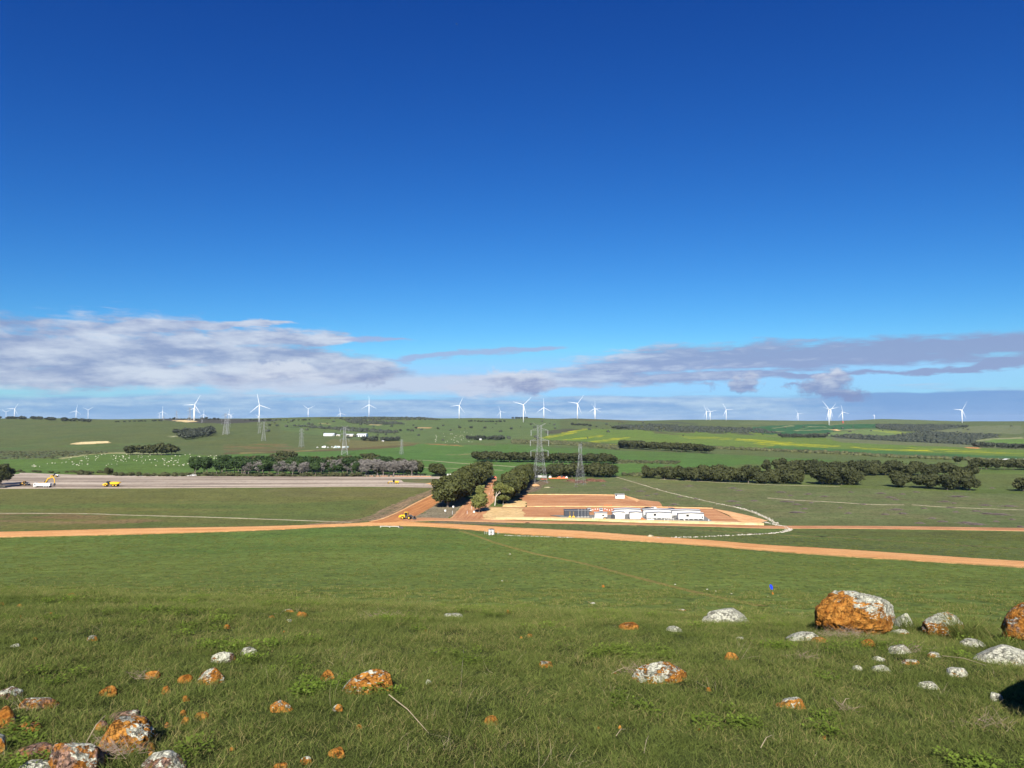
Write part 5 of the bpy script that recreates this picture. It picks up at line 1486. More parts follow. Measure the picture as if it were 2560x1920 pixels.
# steps and entry landing on the middle office
p = hit(1622, 1302); b = MB()
for k in range(4): b.box(-1.5 + k * 0.3, 2.2, -1.4, -0.2, k * 0.18, (k + 1) * 0.18)
for x in (-0.2, 1.0, 2.1): b.tube((x, -1.4, 0.6), (x, -1.4, 1.6), 0.03, n=5)
b.tube((-0.2, -1.4, 1.6), (2.1, -1.4, 1.6), 0.03, n=5)
o = b.build('entry_steps', WHT2, None, label='white entry steps and landing against the long middle office', cat='steps'); o.location = p + Vector((0, 0, KH))
b = MB(); b.prism([(-1.6, 0), (1.4, 0), (-1.2, 1.3)], -0.8, 0.8); o = b.build('ramp', ORP, None, label='orange ramp between the short and long site offices', cat='ramp'); p = hit(1610, 1302); o.location = p + Vector((0, 0, KH))
# trestle in front
b = MB()
for x in (-1.4, 1.4):
    for y in (-.4, .4): b.tube((x, y, 0), (x * 0.9, 0, 0.9), 0.05, n=5)
b.tube((-1.5, 0, 0.9), (1.5, 0, 0.9), 0.07, n=6); b.tube((-1.5, 0, 0.3), (1.5, 0, 0.3), 0.05, n=6)
p = hit(1677, 1303.5); o = b.build('trestle', WHT, None, label='white pipe trestle on the sand in front of the offices', cat='trestle'); o.location = p + Vector((0, 0, KH + .1))
# dark tank
p = hit(1532.5, 1299.5); g = empty('water_tank', p + Vector((0, -0.4, KH)), 0, 1, label='dark blue grey upright water tank beside the leftmost office', cat='tank')
b = MB(); b.cyl(0, 0, 0, 2.0, 0.95, n=20)
for z in (0.5, 1.0, 1.5): b.cyl(0, 0, z, z + 0.06, 0.98, n=20)
b.build('body', BLUG, g); b = MB(); b.cyl(0, 0, 2.001, 2.35, 0.95, 0.25, 20); b.build('lid', BLUG, g)
# generator
p = hit(1513.5, 1300); g = empty('generator', p + Vector((0, 0, KH)), 0, 1, label='black generator skid in front of the white container', cat='generator')
b = MB(); b.box(-1.0, 1.0, -0.45, 0.45, 0.25, 1.05, 0.12); b.build('housing', DGR, g); b = MB(); b.box(-1.2, 1.5, -0.5, 0.5, 0.0, 0.22); b.build('skid', BLK, g); b = MB(); b.tube((0.6, 0, 1.0), (0.6, 0, 1.35), 0.05, n=6); b.build('exhaust', DGR, g)
b = MB(); b.box(-.5, -.1, -.52, -.46, .4, .7); b.build('panel', YEL_, g)
# poles with concrete feet and two yellow light towers
for i, x_ in enumerate((1446, 1454.5, 1462.5, 1470)):
    p = hit(x_, 1294.6)
    g = empty('post', p + Vector((0, -0.5, KH)), 0, 1, label=['leftmost', 'second', 'third', 'rightmost'][i] + ' of four thin white posts standing in front of the dark building', cat='post', group='white posts on concrete feet')
    b = MB(); b.tube((0, 0, 0.3), (0, 0, 3.9), 0.035, n=8); b.build('pole', WHT, g)
    b = MB(); b.box(-0.6, 0.6, -0.4, 0.4, 0, 0.32, 0.12); b.build('concrete_foot', CONC, g)
    b = MB(); b.box(-.2, .2, -.06, .06, 3.5, 3.8); b.build('bracket', RAIL, g)
for i, x_ in enumerate((1424.5, 1433.5)):
    p = hit(x_, 1296)
    g = empty('light_tower', p + Vector((0, -0.8, KH)), 0, 1, label=['left', 'right'][i] + ' one of two yellow based mobile light towers before the dark building', cat='light tower', group='yellow mobile light towers')
    b = MB(); b.box(-0.55, 0.55, -0.5, 0.5, 0.25, 0.95, 0.12); b.build('base', YEL_, g)
    for y in (-.5, .5):
        b = MB(); b.wheel(0, y - .08, y + .08, 0.28, 0.28, 12); b.build('wheel', BLK, g)
    b = MB(); b.tube((0, 0, 0.9), (0, 0, 3.0), 0.05, n=6); b.build('mast', YEL_, g)
    for x in (-.3, .3):
        b = MB(); b.box(x - .22, x + .22, -.12, .05, 2.6, 3.2, 0.03); b.build('lamp_head', DGR, g)
# red and white plastic barriers
for i in range(26):
    x_ = 1482 + i * 2.0 + RT.uniform(-.4, .4); y_ = 1277 + RT.uniform(-2.5, 2.5)
    p = hit(x_, y_)
    b = MB(); b.box(-.55, .55, -.2, .2, 0, .15); b.box(-.5, .5, -.08, .08, .15, .95, 0.02)
    o = b.build('barrier', REDP if i % 3 else WHT, None, label=('red' if i % 3 else 'white') + ' plastic barrier in the row behind the containers', cat='barrier', group=('red' if i % 3 else 'white') + ' plastic barriers behind the containers')
    o.location = p + Vector((0, 0, .2)); o.rotation_euler = (0, 0, RT.uniform(-.4, .4)); o.scale = (.5, .6, .6)
for i in range(5):
    p = hit(1512 + i * 4, 1267)
    b = MB(); b.box(-.55, .55, -.2, .2, 0, .15); b.box(-.5, .5, -.08, .08, .15, .95, 0.02)
    o = b.build('barrier', ORP, None, label='orange plastic barrier on the sand windrow behind the white container', cat='barrier', group='orange barriers on the windrow'); o.location = p + Vector((0, 0, .6)); o.scale = (.5, .6, .6)
# white bollards on the sand windrow
for i, x_ in enumerate((1482, 1485.5, 1661, 1712, 1772)):
    p = hit(x_, 1301 + (x_ - 1480) * 0.014)
    b = MB(); b.cyl(0, 0, 0, 0.8, 0.16, 0.14, 8); b.cyl(0, 0, 0.8, 0.95, 0.18, 0.05, 8)
    o = b.build('bollard', WHT, None, label=['left', 'right', '', '', ''][i] + (' of two short white bollards left of the white container' if i < 2 else ['', '', 'short white bollard in front of the trestle', 'short white bollard before the rightmost office', 'short white bollard at the right end of the windrow'][i]), cat='bollard'); o.location = p + Vector((0, 0, KH + .1))

# ------------------------------------------------------------------ white tank in the near paddock
p = hit(1228.5, 1337); g = empty('white_tank', p, 0, 1, label='white cylindrical tank with dark central pipe below the orange road', cat='tank')
b = MB(); b.cyl(0, 0, -0.3, 2.15, 1.15, n=28)
for z in np.arange(0.2, 2.1, 0.22): b.cyl(0, 0, z, z + 0.06, 1.165, n=28)
b.build('body', WHT, g)
b = MB(); b.cyl(0, 0, 2.151, 2.35, 1.2, 0.5, 28); b.build('lid', FASC, g)
b = MB(); b.tube((-.35, -1.2, 0), (-.35, -1.2, 2.2), 0.07, n=6); b.tube((0, -1.25, 0), (0.05, -1.2, 2.0), 0.10, n=6); b.box(-.25, .3, -1.3, -1.15, 1.1, 1.25); b.build('pipe', DGR, g)
b = MB(); b.box(-.25, .25, -1.5, -1.2, -0.1, 0.35, .05); b.build('valve_box', DGR, g)
for i, x_ in enumerate((1211.5, 1216.5, 1243.5, 1247)):
    p = hit(x_, 1335.5)
    b = MB(); b.tube((0, 0, -.1), (0, 0, 1.15), 0.035, n=6); b.tube((0, 0, .35), (.6, 0, .35), .012, n=4); b.tube((0, 0, .75), (.6, 0, .75), .012, n=4)
    o = b.build('fence_post', WHT, None, label=['outer', 'inner', 'inner', 'outer'][i] + ' thin pale fence post ' + ('left' if i < 2 else 'right') + ' of the white tank', cat='fence post'); o.location = p
# long trough
a_ = hit(950, 1318.5); c_ = hit(999, 1319); L = (c_ - a_).length
g = empty('trough', (a_ + c_) / 2, math.atan2(c_.y - a_.y, c_.x - a_.x), 1, label='long low pale pipe on blocks at the lower edge of the road junction', cat='pipe')
b = MB(); b.tube((-L / 2, 0, .45), (L / 2, 0, .5), .16, n=10); b.build('pipe', CONC, g)
for x in (-L / 2 + .3, 0, L / 2 - .3):
    b = MB(); b.box(x - .2, x + .2, -.3, .3, -.1, .3); b.build('block', CONC, g)
b = MB(); b.box(L / 2 - .2, L / 2 + .2, -.25, .25, .1, .95, .04); b.build('valve_box', DGR, g)
p = hit(1004.5, 1321); b = MB(); b.box(-.6, .6, -.3, .3, 0, .5, .08); b.tube((-.5, 0, .5), (-.2, 0, .8), .05, n=6); o = b.build('pump', DGR, None, label='small dark pump box at the right end of the long pale pipe', cat='pump'); o.location = p

# ------------------------------------------------------------------ screens, fences, signs
def screen(a, c, h, lab, m, npan, name='screen_fence', cat='fence'):
    a_ = hit(*a); c_ = hit(*c); g = empty(name, a_, 0, 1, label=lab, cat=cat)
    d = (c_ - a_); d.z = 0
    for i in range(npan):
        f0, f1 = i / npan, (i + 1) / npan
        q0 = d * f0; q1 = d * f1; dz0 = float(H(a_.x + q0.x, a_.y + q0.y)) - a_.z; dz1 = float(H(a_.x + q1.x, a_.y + q1.y)) - a_.z
        b = MB(); gap = 0.06; u_ = d.normalized(); q0 = q0 + u_ * gap; q1 = q1 - u_ * gap
        nrm = Vector((-u_.y, u_.x, 0)) * 0.03; bul = Vector((u_.y, -u_.x, 0)) * RT.uniform(0, .18)
        mid = (q0 + q1) / 2 + bul
        for s0, s1, e0, e1 in ((q0, mid, dz0, (dz0 + dz1) / 2), (mid, q1, (dz0 + dz1) / 2, dz1)):
            b.add([(s0.x, s0.y, e0 + .1), (s1.x, s1.y, e1 + .1), (s1.x, s1.y, e1 + h), (s0.x, s0.y, e0 + h), (s0.x + nrm.x, s0.y + nrm.y, e0 + .1), (s1.x + nrm.x, s1.y + nrm.y, e1 + .1), (s1.x + nrm.x, s1.y + nrm.y, e1 + h), (s0.x + nrm.x, s0.y + nrm.y, e0 + h)],
                  [(0, 1, 2, 3), (5, 4, 7, 6), (3, 2, 6, 7), (1, 0, 4, 5)])
        b.build('panel', m, g)
    for i in range(npan + 1):
        q0 = d * (i / npan); dz0 = float(H(a_.x + q0.x, a_.y + q0.y)) - a_.z
        b = MB(); b.tube((q0.x, q0.y, dz0 - .1), (q0.x, q0.y, dz0 + h + .1), 0.05, n=6); b.build('post', RAIL, g)
    return g


screen((1317, 1192), (1367, 1195), 1.9, 'long white screen fence beside the feet of the tallest pylon', WHT2, 8)
screen((1104, 1189.5), (1172, 1190), 1.7, 'white screen fence along the paddock edge left of the avenue', WHT2, 10)
screen((1352, 1199.5), (1368, 1199.5), 1.0, 'red plastic mesh fence between the feet of the tallest pylon', REDP, 4)
screen((1372, 1197), (1420, 1197.5), 0.9, 'orange plastic mesh fence right of the tallest pylon', ORP, 8)
for i, (x_, y_, w, m) in enumerate(((1375, 1194, 2.4, WHT2), (1398, 1195.5, 3.4, ORP), (1409, 1196, 2.6, REDP), (1416, 1195.5, 2.2, WHT2), (1404, 1194, 1.8, DGR), (1236, 1194.5, 3.0, REDP), (1228, 1192.5, 3.0, WHT2))):
    p = hit(x_, y_); b = MB(); b.box(-w / 2, w / 2, -.8, .8, 0, .9, .1); b.box(-w / 4, w / 3, -.5, .5, .9, 1.5, .1)
    o = b.build('material_stack', m, None, label=['white wrapped material stack right of the white screen', 'wide orange material stack left of the brushwood', 'red material stack next to the wide orange one', 'white stack at the right end of the orange fence', 'small dark stack behind the orange ones', 'red material stack at the far end of the avenue road', 'white material stack at the far end of the avenue road'][i], cat='material stack'); o.location = p
# post and wire fence with orange mesh below the bare thicket
a_ = hit(826, 1190); c_ = hit(1078, 1191.5); g = empty('wire_fence', a_, 0, 1, label='post and wire fence with low orange mesh behind the stripped paddock', cat='fence')
d = c_ - a_; N_ = 62; zs = [float(H(a_.x + d.x * i / N_, a_.y + d.y * i / N_)) - a_.z for i in range(N_ + 1)]
b = MB(); b.tube((0, 0, -.2), (0, 0, 1.35), .07, n=5); o = b.build('post', WHT2, g); PM = o.data
for i in range(1, N_ + 1):
    o = bpy.data.objects.new('post', PM); link(o); o.parent = g; o.location = (d.x * i / N_, d.y * i / N_, zs[i])
for z in (.5, .9, 1.25):
    b = MB(); b.path([(d.x * i / N_, d.y * i / N_ - .08, zs[i] + z) for i in range(N_ + 1)], [.02] * (N_ + 1), 3); b.build('wire', RAIL, g)
b = MB()
for i in range(N_):
    b.add([(d.x * i / N_, d.y * i / N_ - .12, zs[i] + .02), (d.x * (i + 1) / N_, d.y * (i + 1) / N_ - .12, zs[i + 1] + .02), (d.x * (i + 1) / N_, d.y * (i + 1) / N_ - .12, zs[i + 1] + .42), (d.x * i / N_, d.y * i / N_ - .12, zs[i] + .42)], [(0, 1, 2, 3)])
b.build('mesh', mat('faded_orange', (0.55, 0.25, 0.14), 0.7), g)
# marker posts and small signs round the avenue mouth
for i, (x_, y_, h_) in enumerate(((1131, 1286, 8), (1168, 1286, 8), (1179, 1274, 8), (1206, 1252, 5), (1210, 1243, 4), (1233, 1247, 5), (1223, 1237, 4), (1232, 1228, 4), (1229, 1216, 4))):
    p = hit(x_, y_); h = h_ * p.y / F
    b = MB(); b.tube((0, 0, -.1), (0, 0, h), .09, n=6); b.cyl(0, 0, h, h + .1, .11, .02, 6)
    o = b.build('marker_post', WHT, None, label=['white marker post left of the avenue mouth', 'white marker post right of the avenue mouth', 'white marker post behind the other one at the avenue mouth'][i] if i < 3 else 'short white marker post lining the avenue road', cat='marker post', group=None if i < 3 else 'short marker posts lining the avenue road'); o.location = p + Vector((0, 0, .1))
for i, (x_, y_, s_, l_) in enumerate(((1113, 1284, .9, 'white square sign on the grey verge left of the avenue'), (1133, 1274, .9, 'white square sign at the foot of the first avenue tree'), (1188, 1277, .8, 'white square sign behind the narrow gum'), (1185, 1287, .9, 'white square sign in front of the narrow gum'))):
    p = hit(x_, y_); g = empty('sign', p + Vector((0, 0, .08)), 0, 1, label=l_, cat='sign')
    b = MB(); b.tube((0, 0.05, 0), (0, 0.05, 1.6), .05, n=6); b.build('pole', RAIL, g)
    b = MB(); b.box(-s_ / 2, s_ / 2, -.03, .0, 1.0, 1.0 + s_, .01); b.build('sign_plate', WHT, g)

# ------------------------------------------------------------------ heaps, brush and stones
STONE = mat('white_stone', (0.42, 0.39, 0.33), 0.9, 0.15, 1.2)
WOOD = mat('grey_brushwood', (0.17, 0.14, 0.125), 0.95, 0.3, 1)
WOODB = mat('brown_brushwood', (0.20, 0.105, 0.07), 0.95, 0.35, 1)


def brush_mesh(seed, m, n=110, w=1.0, l=0.22):
    r = random.Random(seed); b = MB()
    for i in range(n):
        x = r.gauss(0, .42) * w; y = r.gauss(0, .3) * w
        z = max(0, .5 - x * x * .5 / w - y * y) * r.random()
        an = r.random() * 6.28; el = r.uniform(-.2, .5); L = r.uniform(.3, 1.3) * l * 3
        d = Vector((math.cos(an) * math.cos(el), math.sin(an) * math.cos(el), math.sin(el))) * L
        c = Vector((x, y, z)); b.tube(c - d / 2, c + d / 2, r.uniform(.015, .05), .01, 4, False)
    o = b.build('x', m); me_ = o.data; bpy.data.objects.remove(o); return me_


BR = [brush_mesh(i, WOOD) for i in range(4)]; BRB = [brush_mesh(10 + i, WOODB, 260) for i in range(3)]
spots = [(1600, 1229, 26), (1640, 1236, 16), (1568, 1226, 18), (1618, 1240, 14), (1685, 1262, 22), (1670, 1268, 18), (1700, 1243, 20), (1740, 1248, 16), (1832, 1221, 26), (1722, 1216, 20), (1848, 1227, 22),
         (1952, 1231, 26), (1976, 1240, 16), (2020, 1236, 20), (2060, 1242, 24), (1968, 1255, 40), (1992, 1262, 20), (2010, 1273, 20), (2028, 1258, 14), (1992, 1282, 44), (1830, 1254, 34), (1842, 1264, 22), (1885, 1253, 22), (2126, 1231, 16),
         (2202, 1234, 28), (2255, 1236, 18), (2238, 1250, 20), (2290, 1231, 18), (2395, 1242, 50), (2360, 1255, 30), (2384, 1259, 16), (2376, 1270, 26), (2463, 1264, 30), (2520, 1266, 40), (2440, 1279, 30), (2470, 1285, 40), (2500, 1287, 50),
         (2240, 1275, 40), (2256, 1285, 30), (2212, 1287, 22), (2224, 1244, 24), (2120, 1284, 18), (2330, 1297, 22), (2355, 1305, 30), (2300, 1309, 24), (2412, 1308, 40), (2440, 1312, 50), (2550, 1318, 20), (2390, 1281, 16), (1560, 1222, 16),
         (1440, 1217, 10), (1380, 1220, 8), (1508, 1214, 12), (1340, 1222, 16), (2480, 1221, 14), (2310, 1272, 16), (2160, 1262, 14), (2100, 1270, 12), (2490, 1305, 18), (2530, 1300, 16)]
for i, (x_, y_, w_) in enumerate(spots):
    p = hit(x_, y_); s = w_ * p.y / F / 2.0
    o = bpy.data.objects.new('brush_pile', BR[i % 4]); link(o); tag(o, label='low heap of grey fallen branches in the right hand paddock', cat='brush pile', group='grey branch heaps in the right hand paddock')
    o.location = p; o.scale = (s, s * .9, min(s, 1.6)); o.rotation_euler = (0, 0, RT.uniform(-.25, .25))
for i, (x_, y_, w_, l_) in enumerate(((1428, 1203, 30, 'brown brushwood heap left of the second pylon'), (1450, 1207, 34, 'brown brushwood heap at the foot of the second pylon'), (1478, 1203, 34, 'brown brushwood heap right of the second pylon'),
                                     (1500, 1204, 30, 'brown brushwood heap at the right end of the row'), (1319, 1308, 14, 'small dark heap of roots between the two orange roads'))):
    p = hit(x_, y_); s = w_ * p.y / F / 2.0
    o = bpy.data.objects.new('brush_heap', BRB[i % 3]); link(o); tag(o, label=l_, cat='brush heap')
    o.location = p; o.scale = (s, s * .7, s * .8)
def mound(px, py, wpx, hpx, m, lab, name='earth_mound', seed=1):
    p = hit(px, py); k = p.y / F; w = wpx * k / 2; h = hpx * k
    v0, f0 = ICO[3]; v = v0.copy(); v *= (1 + .25 * pn(v0[:, 0] * 2 + seed, v0[:, 1] * 2 + v0[:, 2], seed))[:, None]; v = v * np.array([w, w * .6, h]); v[:, 2] = np.maximum(v[:, 2], -.15)
    me_ = raw_mesh(name, v, f0.reshape(-1), [3] * len(f0), True); o = mobj(name, me_, m, None, label=lab, cat='mound'); o.location = p
mound(1339, 1215, 22, 5, ORB, 'orange earth mound in front of the tallest pylon')
mound(1368, 1219, 16, 2, PALE, 'low pale soil mound right of the orange one', seed=3)
mound(1626, 1343, 16, 6, PALE, 'pale gravel heap where the stone line meets the road', seed=5)
mound(1305, 1205, 24, 2, PALE, 'flat pale soil patch beside the avenue end', seed=6)


def stones(lines, n, spread, smin, smax, lab, seed):
    r = np.random.default_rng(seed); P = []
    for ln, frac in lines:
        xyz = hits_np(smooth_line(ln, 200))
        k = r.integers(0, 199, int(n * frac)); f = r.random(len(k))[:, None]
        P.append(xyz[k] * (1 - f) + xyz[k + 1] * f)
    P = np.concatenate(P); P[:, :2] += r.normal(size=(len(P), 2)) * spread
    v0, f0 = ICO[1]; n = len(P); s = smin + (smax - smin) * r.random(n) ** 2
    V = v0[None] * s[:, None, None] * (0.75 + .5 * r.random((n, len(v0), 1))) * np.array([1.15, 1, .75])
    V[:, :, :2] += P[:, None, :2]; V[:, :, 2] += (H(P[:, 0], P[:, 1]) + s * .25)[:, None]
    me_ = raw_mesh('stones', V.reshape(-1, 3), (f0[None] + (np.arange(n) * len(v0))[:, None, None]).reshape(-1), np.full(n * len(f0), 3))
    mobj('stones', me_, STONE, None, kind='stuff', label=lab, cat='stones')


ribbon('white_track', [(1532, 1190), (1610, 1213), (1660, 1228), (1740, 1247), (1800, 1260), (1850, 1271), (1890, 1284), (1925, 1300), (1945, 1311)], 1.2, PALE, 160, 0.08, label='pale track running diagonally through the right hand paddock')
stones([([(1600, 1211), (1680, 1233), (1740, 1247), (1800, 1260), (1850, 1270)], .25), ([(1840, 1268), (1880, 1279), (1915, 1294), (1940, 1309)], .75)], 420, .6, .08, .36, 'pale stones lining the upper half of the curved drain', 1)
stones([([(1900, 1303), (1935, 1311), (1962, 1317), (1974, 1323), (1962, 1329), (1930, 1334)], .55), ([(1930, 1334), (1850, 1338), (1760, 1342), (1660, 1345), (1640, 1346)], .45)], 620, .55, .08, .38, 'white stones lining the lower half of the curved drain', 2)
stones([([(1262, 1339), (1330, 1341), (1420, 1344), (1500, 1346)], 1.0)], 170, .25, .1, .28, 'thin row of white stones below the orange road', 3)

# ------------------------------------------------------------------ a bird high up
p_ = Vector(((1138 - 1280) / F, 1, float(row_slope(60)))) * 230
b = MB()
b.tube((0, -.22, 0), (0, .12, .0), .05, .03, 6); b.tube((0, .1, 0), (0, .3, .0), .035, .05, 5); b.tube((0, -.22, 0), (0, -.3, .02), .04, .015, 6)
for s in (-1, 1): b.add([(s * .03, -.08, .0), (s * .3, -.14, .12), (s * .58, .02, .04), (s * .3, .04, .11), (s * .03, .1, .0)], [(0, 1, 3, 4), (1, 2, 3)])
o = b.build('bird', DGR, None, label='tiny dark bird flying high in the blue sky', cat='bird'); o.location = (p_.x, p_.y, EYE + p_.z); o.rotation_euler = (0, R(8), R(60))
# ------------------------------------------------------------------ laterite rocks in the foreground
def rock_material():
    m = bpy.data.materials.new('laterite'); m.use_nodes = True
    n_ = m.node_tree; E.nt = n_
    b = n_.nodes['Principled BSDF']; b.inputs['Roughness'].default_value = 0.95; b.inputs['Specular IOR Level'].default_value = 0.12
    tc_ = n_.nodes.new('ShaderNodeTexCoord'); oi = n_.nodes.new('ShaderNodeObjectInfo')
    sc_ = n_.nodes.new('ShaderNodeSeparateColor'); n_.links.new(oi.outputs['Color'], sc_.inputs[0])
    ad = n_.nodes.new('ShaderNodeVectorMath'); ad.operation = 'ADD'
    n_.links.new(tc_.outputs['Object'], ad.inputs[0])
    rv = vec(E(oi.outputs['Random']) * 31.0, E(oi.outputs['Random']) * 17.0, 0.0); n_.links.new(rv, ad.inputs[1])
    p_ = ad.outputs[0]
    sg = n_.nodes.new('ShaderNodeSeparateXYZ'); n_.links.new(tc_.outputs['Generated'], sg.inputs[0])
    ge = n_.nodes.new('ShaderNodeNewGeometry'); sn = n_.nodes.new('ShaderNodeSeparateXYZ'); n_.links.new(ge.outputs['True Normal'], sn.inputs[0])
    f1 = fbm(p_, 14.0, 6, 0.65); f2 = fbm(p_, 50.0, 5, 0.65); f3 = fbm(p_, 7.5, 8, 0.68, 0.3); f5 = fbm(p_, 24.0, 4, 0.6)
    vo = n_.nodes.new('ShaderNodeTexVoronoi'); vo.inputs['Scale'].default_value = 48.0; n_.links.new(p_, vo.inputs['Vector'])
    oc = mixc(f1.ss(0.3, 0.7), (0.22, 0.080, 0.012), (0.42, 0.20, 0.042))
    av = n_.nodes.new('ShaderNodeVectorMath'); av.operation = 'ADD'; n_.links.new(p_, av.inputs[0]); n_.links.new(vec((f1 - 0.5) * 0.14, (f3 - 0.5) * 0.14, (f1 - 0.5) * 0.1), av.inputs[1]); 
    crack = 1.0 - E.op('ABSOLUTE', fbm(av.outputs[0], 10.0, 5, 0.6, 0.8) - 0.5).ss(0.0, 0.022)
    oc = mixc(f2.ss(0.52, 0.75) * 0.6, oc, (0.17, 0.042, 0.014))
    oc = mixc(E(vo.outputs['Distance']).ss(0.62, 0.9) * 0.5, oc, (0.05, 0.018, 0.008))
    # grey brown weathered crust
    gc = mixc(f2.ss(0.4, 0.65), (0.08, 0.055, 0.045), (0.30, 0.18, 0.13))
    oc = mixc((f1 * 0.6 + f3 * 0.4 + E(sc_.outputs[1]) * 0.55 - 0.62).ss(0.0, 0.10), oc, gc)
    # pale lichen, mostly on top
    lc = mixc(f2.ss(0.35, 0.62), (0.30, 0.31, 0.24), (0.54, 0.535, 0.43))
    lc = mixc(f5.ss(0.52, 0.62) * 0.55, lc, (0.10, 0.095, 0.075))
    lc = mixc(f2.ss(0.56, 0.66) * 0.8, lc, (0.07, 0.065, 0.055))
    lm = (f3 * 1.5 + (f2 - 0.5) * 0.18 + E(sn.outputs[2]) * 0.30 + E(sc_.outputs[0]) * 0.66 - 1.20 + E(sc_.outputs[2]) * (E(sg.outputs[0]) * 1.3 + E(sg.outputs[2]) * 0.9 - 1.25))
    oc = mixc(lm.ss(0.0, 0.035), oc, lc)
    oc = mixc(crack * f1.ss(0.35, 0.6) * 0.6, oc, (0.04, 0.015, 0.008))
    n_.links.new(oc, b.inputs['Base Color'])
    h = f1 * 0.5 - crack * 0.5 + f2 * 0.35 + E(vo.outputs['Distance']) * 0.35 + lm.ss(0.0, 0.03) * 0.12
    bp = n_.nodes.new('ShaderNodeBump'); bp.inputs['Strength'].default_value = 1.0; bp.inputs['Distance'].default_value = 0.035
    n_.links.new(h.v, bp.inputs['Height']); n_.links.new(bp.outputs[0], b.inputs['Normal'])
    return m


ROCK = rock_material()


def rock(px, py, w, h, li, lab, grey=0.0, seed=None, sub=None, depth=0.8, flat=0.0, name='rock', sink=0.42, loc=None, size=None, lumps=0.0, facet=0.6, side=0.0):
    """px, py = middle of the foot in the photo; w, h = visible size in photo px; li = share of lichen"""
    p = hit(px, py) if loc is None else Vector(loc); k = p.y / F; grey *= 0.62
    if name == 'rock': h *= 0.88
    W_, H_ = (w * k, h * k) if size is None else size
    seed = int(px * 7 + py) if seed is None else seed
    sub = sub or (6 if w > 160 else 5 if w > 70 else 4 if w > 26 else 3)
    v0, f0 = ICO[sub]
    v = v0.copy()
    s_ = seed * 1.37
    n3 = lambda sc, sd: pn(v0[:, 0] * sc + s_, v0[:, 1] * sc + v0[:, 2] * sc * 0.73 + sd, sd) * 0.6 + pn(v0[:, 2] * sc + s_, v0[:, 1] * sc * 0.9 - v0[:, 0] * sc * 0.45 + sd * 2, sd + 1) * 0.6
    d = 1 + 0.22 * n3(1.15, 1) + 0.11 * n3(2.6, 3)
    d += (0.045 + lumps) * (1 - 2.2 * np.abs(n3(5.0, 5))) + 0.028 * (1 - 2 * np.abs(n3(10.0, 7))) + 0.014 * n3(22.0, 9) + 0.008 * n3(46.0, 11)
    v = v0 * d[:, None]
    rc = np.random.default_rng(seed)
    for _ in range(11 if facet > .5 else 5):                      # broken faces
        nn = rc.normal(size=3); nn[2] = abs(nn[2]) * 0.8; nn /= np.linalg.norm(nn); c_ = rc.uniform(0.62, 0.92) + (1 - facet) * .18
        ov = np.maximum(v @ nn - c_, 0)
        v = v - (ov * 0.85)[:, None] * nn
    v = v * (1 + 0.02 * n3(9.0, 15) + 0.012 * n3(19.0, 17))[:, None]
    v[:, 2] = np.where(v[:, 2] > 0, v[:, 2] * (1 - flat * 0.3), v[:, 2] * 0.9)
    lo = v.min(0); hi = v.max(0)
    v = (v - (lo + hi) / 2) / ((hi - lo) / 2)
    v *= np.array([W_ / 2, W_ / 2 * depth, H_ / 2 / (1 - sink)])
    v[:, 2] += H_ / 2 / (1 - sink) - H_ * sink / (1 - sink)
    me_ = raw_mesh(name, v, f0.reshape(-1), np.full(len(f0), 3), True)
    o = mobj(name, me_, ROCK, None, label=lab, cat='rock')
    yb = p.y + W_ * depth * 0.28; xb = p.x * yb / p.y
    o.location = (xb, yb, float(H(xb, yb)) - 0.02 * W_)
    sl = 0.0
    o.color = (li, grey, side, 1)
    return o


rock(2140, 1590, 206, 110, .26, 'largest orange boulder with white lichen across its top right', name='boulder', seed=41, depth=.75, sink=.14, facet=.1, side=.75)
rock(2262, 1571, 46, 44, .98, 'pale lichen covered stone leaning on the right side of the largest boulder')
rock(2014, 1602, 88, 26, .90, 'flat white stone left of the largest boulder')
rock(2048, 1606, 46, 14, .05, 'low orange stone in front of the flat white one')
rock(2172, 1617, 36, 21, .05, 'small orange stone in front of the largest boulder')
rock(2250, 1584, 46, 12, .55, 'low mottled stone under the right side of the largest boulder')
rock(2246, 1634, 66, 22, .92, 'white stone half buried below the pale leaning one')
rock(2198, 1652, 32, 12, .9, 'small white stone below the largest boulder')
rock(2275, 1662, 44, 15, .45, 'small stone half white half orange, right of the long pale one')
rock(2202, 1679, 54, 18, .85, 'long pale flat stone in the grass below the largest boulder')
rock(2142, 1675, 28, 12, .9, 'small white stone left of the long pale one')
rock(2336, 1644, 32, 14, .6, .0) if False else rock(2336, 1644, 32, 14, .62, 'small mottled stone above the half white stone on the right', .3)
rock(2360, 1592, 102, 58, .42, 'orange rock with a white cap between the largest boulder and the grass tussock', name='boulder', depth=.7, lumps=.03, sink=.25, facet=.3)
rock(2394, 1692, 58, 23, .68, 'white stone with an orange right end in the right foreground')
rock(2322, 1723, 56, 18, .92, 'thin white stone barely above the grass in the right foreground')
rock(2490, 1754, 34, 22, .88, 'small white stone at the edge of the dark shadow')
rock(2434, 1618, 64, 22, .95, 'white slab between tussock and the long lichen slab')
rock(2524, 1664, 176, 46, .80, 'long white lichen slab with orange streaks at the right edge', name='boulder', depth=.55, sub=5, flat=.4)
rock(2584, 1612, 150, 104, .25, 'tall orange boulder cut by the right edge of the photo', .35, name='boulder', depth=.9, seed=19, sink=.12, lumps=.05, facet=.2)
rock(2660, 1800, 100, 50, .4, 'big boulder outside the right edge that throws the dark shadow', name='boulder', loc=(3.74, 4.26, 0), size=(1.15, 0.95), depth=.8, sink=.1, sub=5)
rock(1981, 1771, 64, 29, .34, 'orange stone with a white top in the middle of the right foreground')
rock(1948, 1768, 22, 12, .1, 'tiny brown stone touching the left side of the white topped stone', .2)
rock(2060, 1848, 10, 10, .0, 'tiny red pebble low in the right foreground')
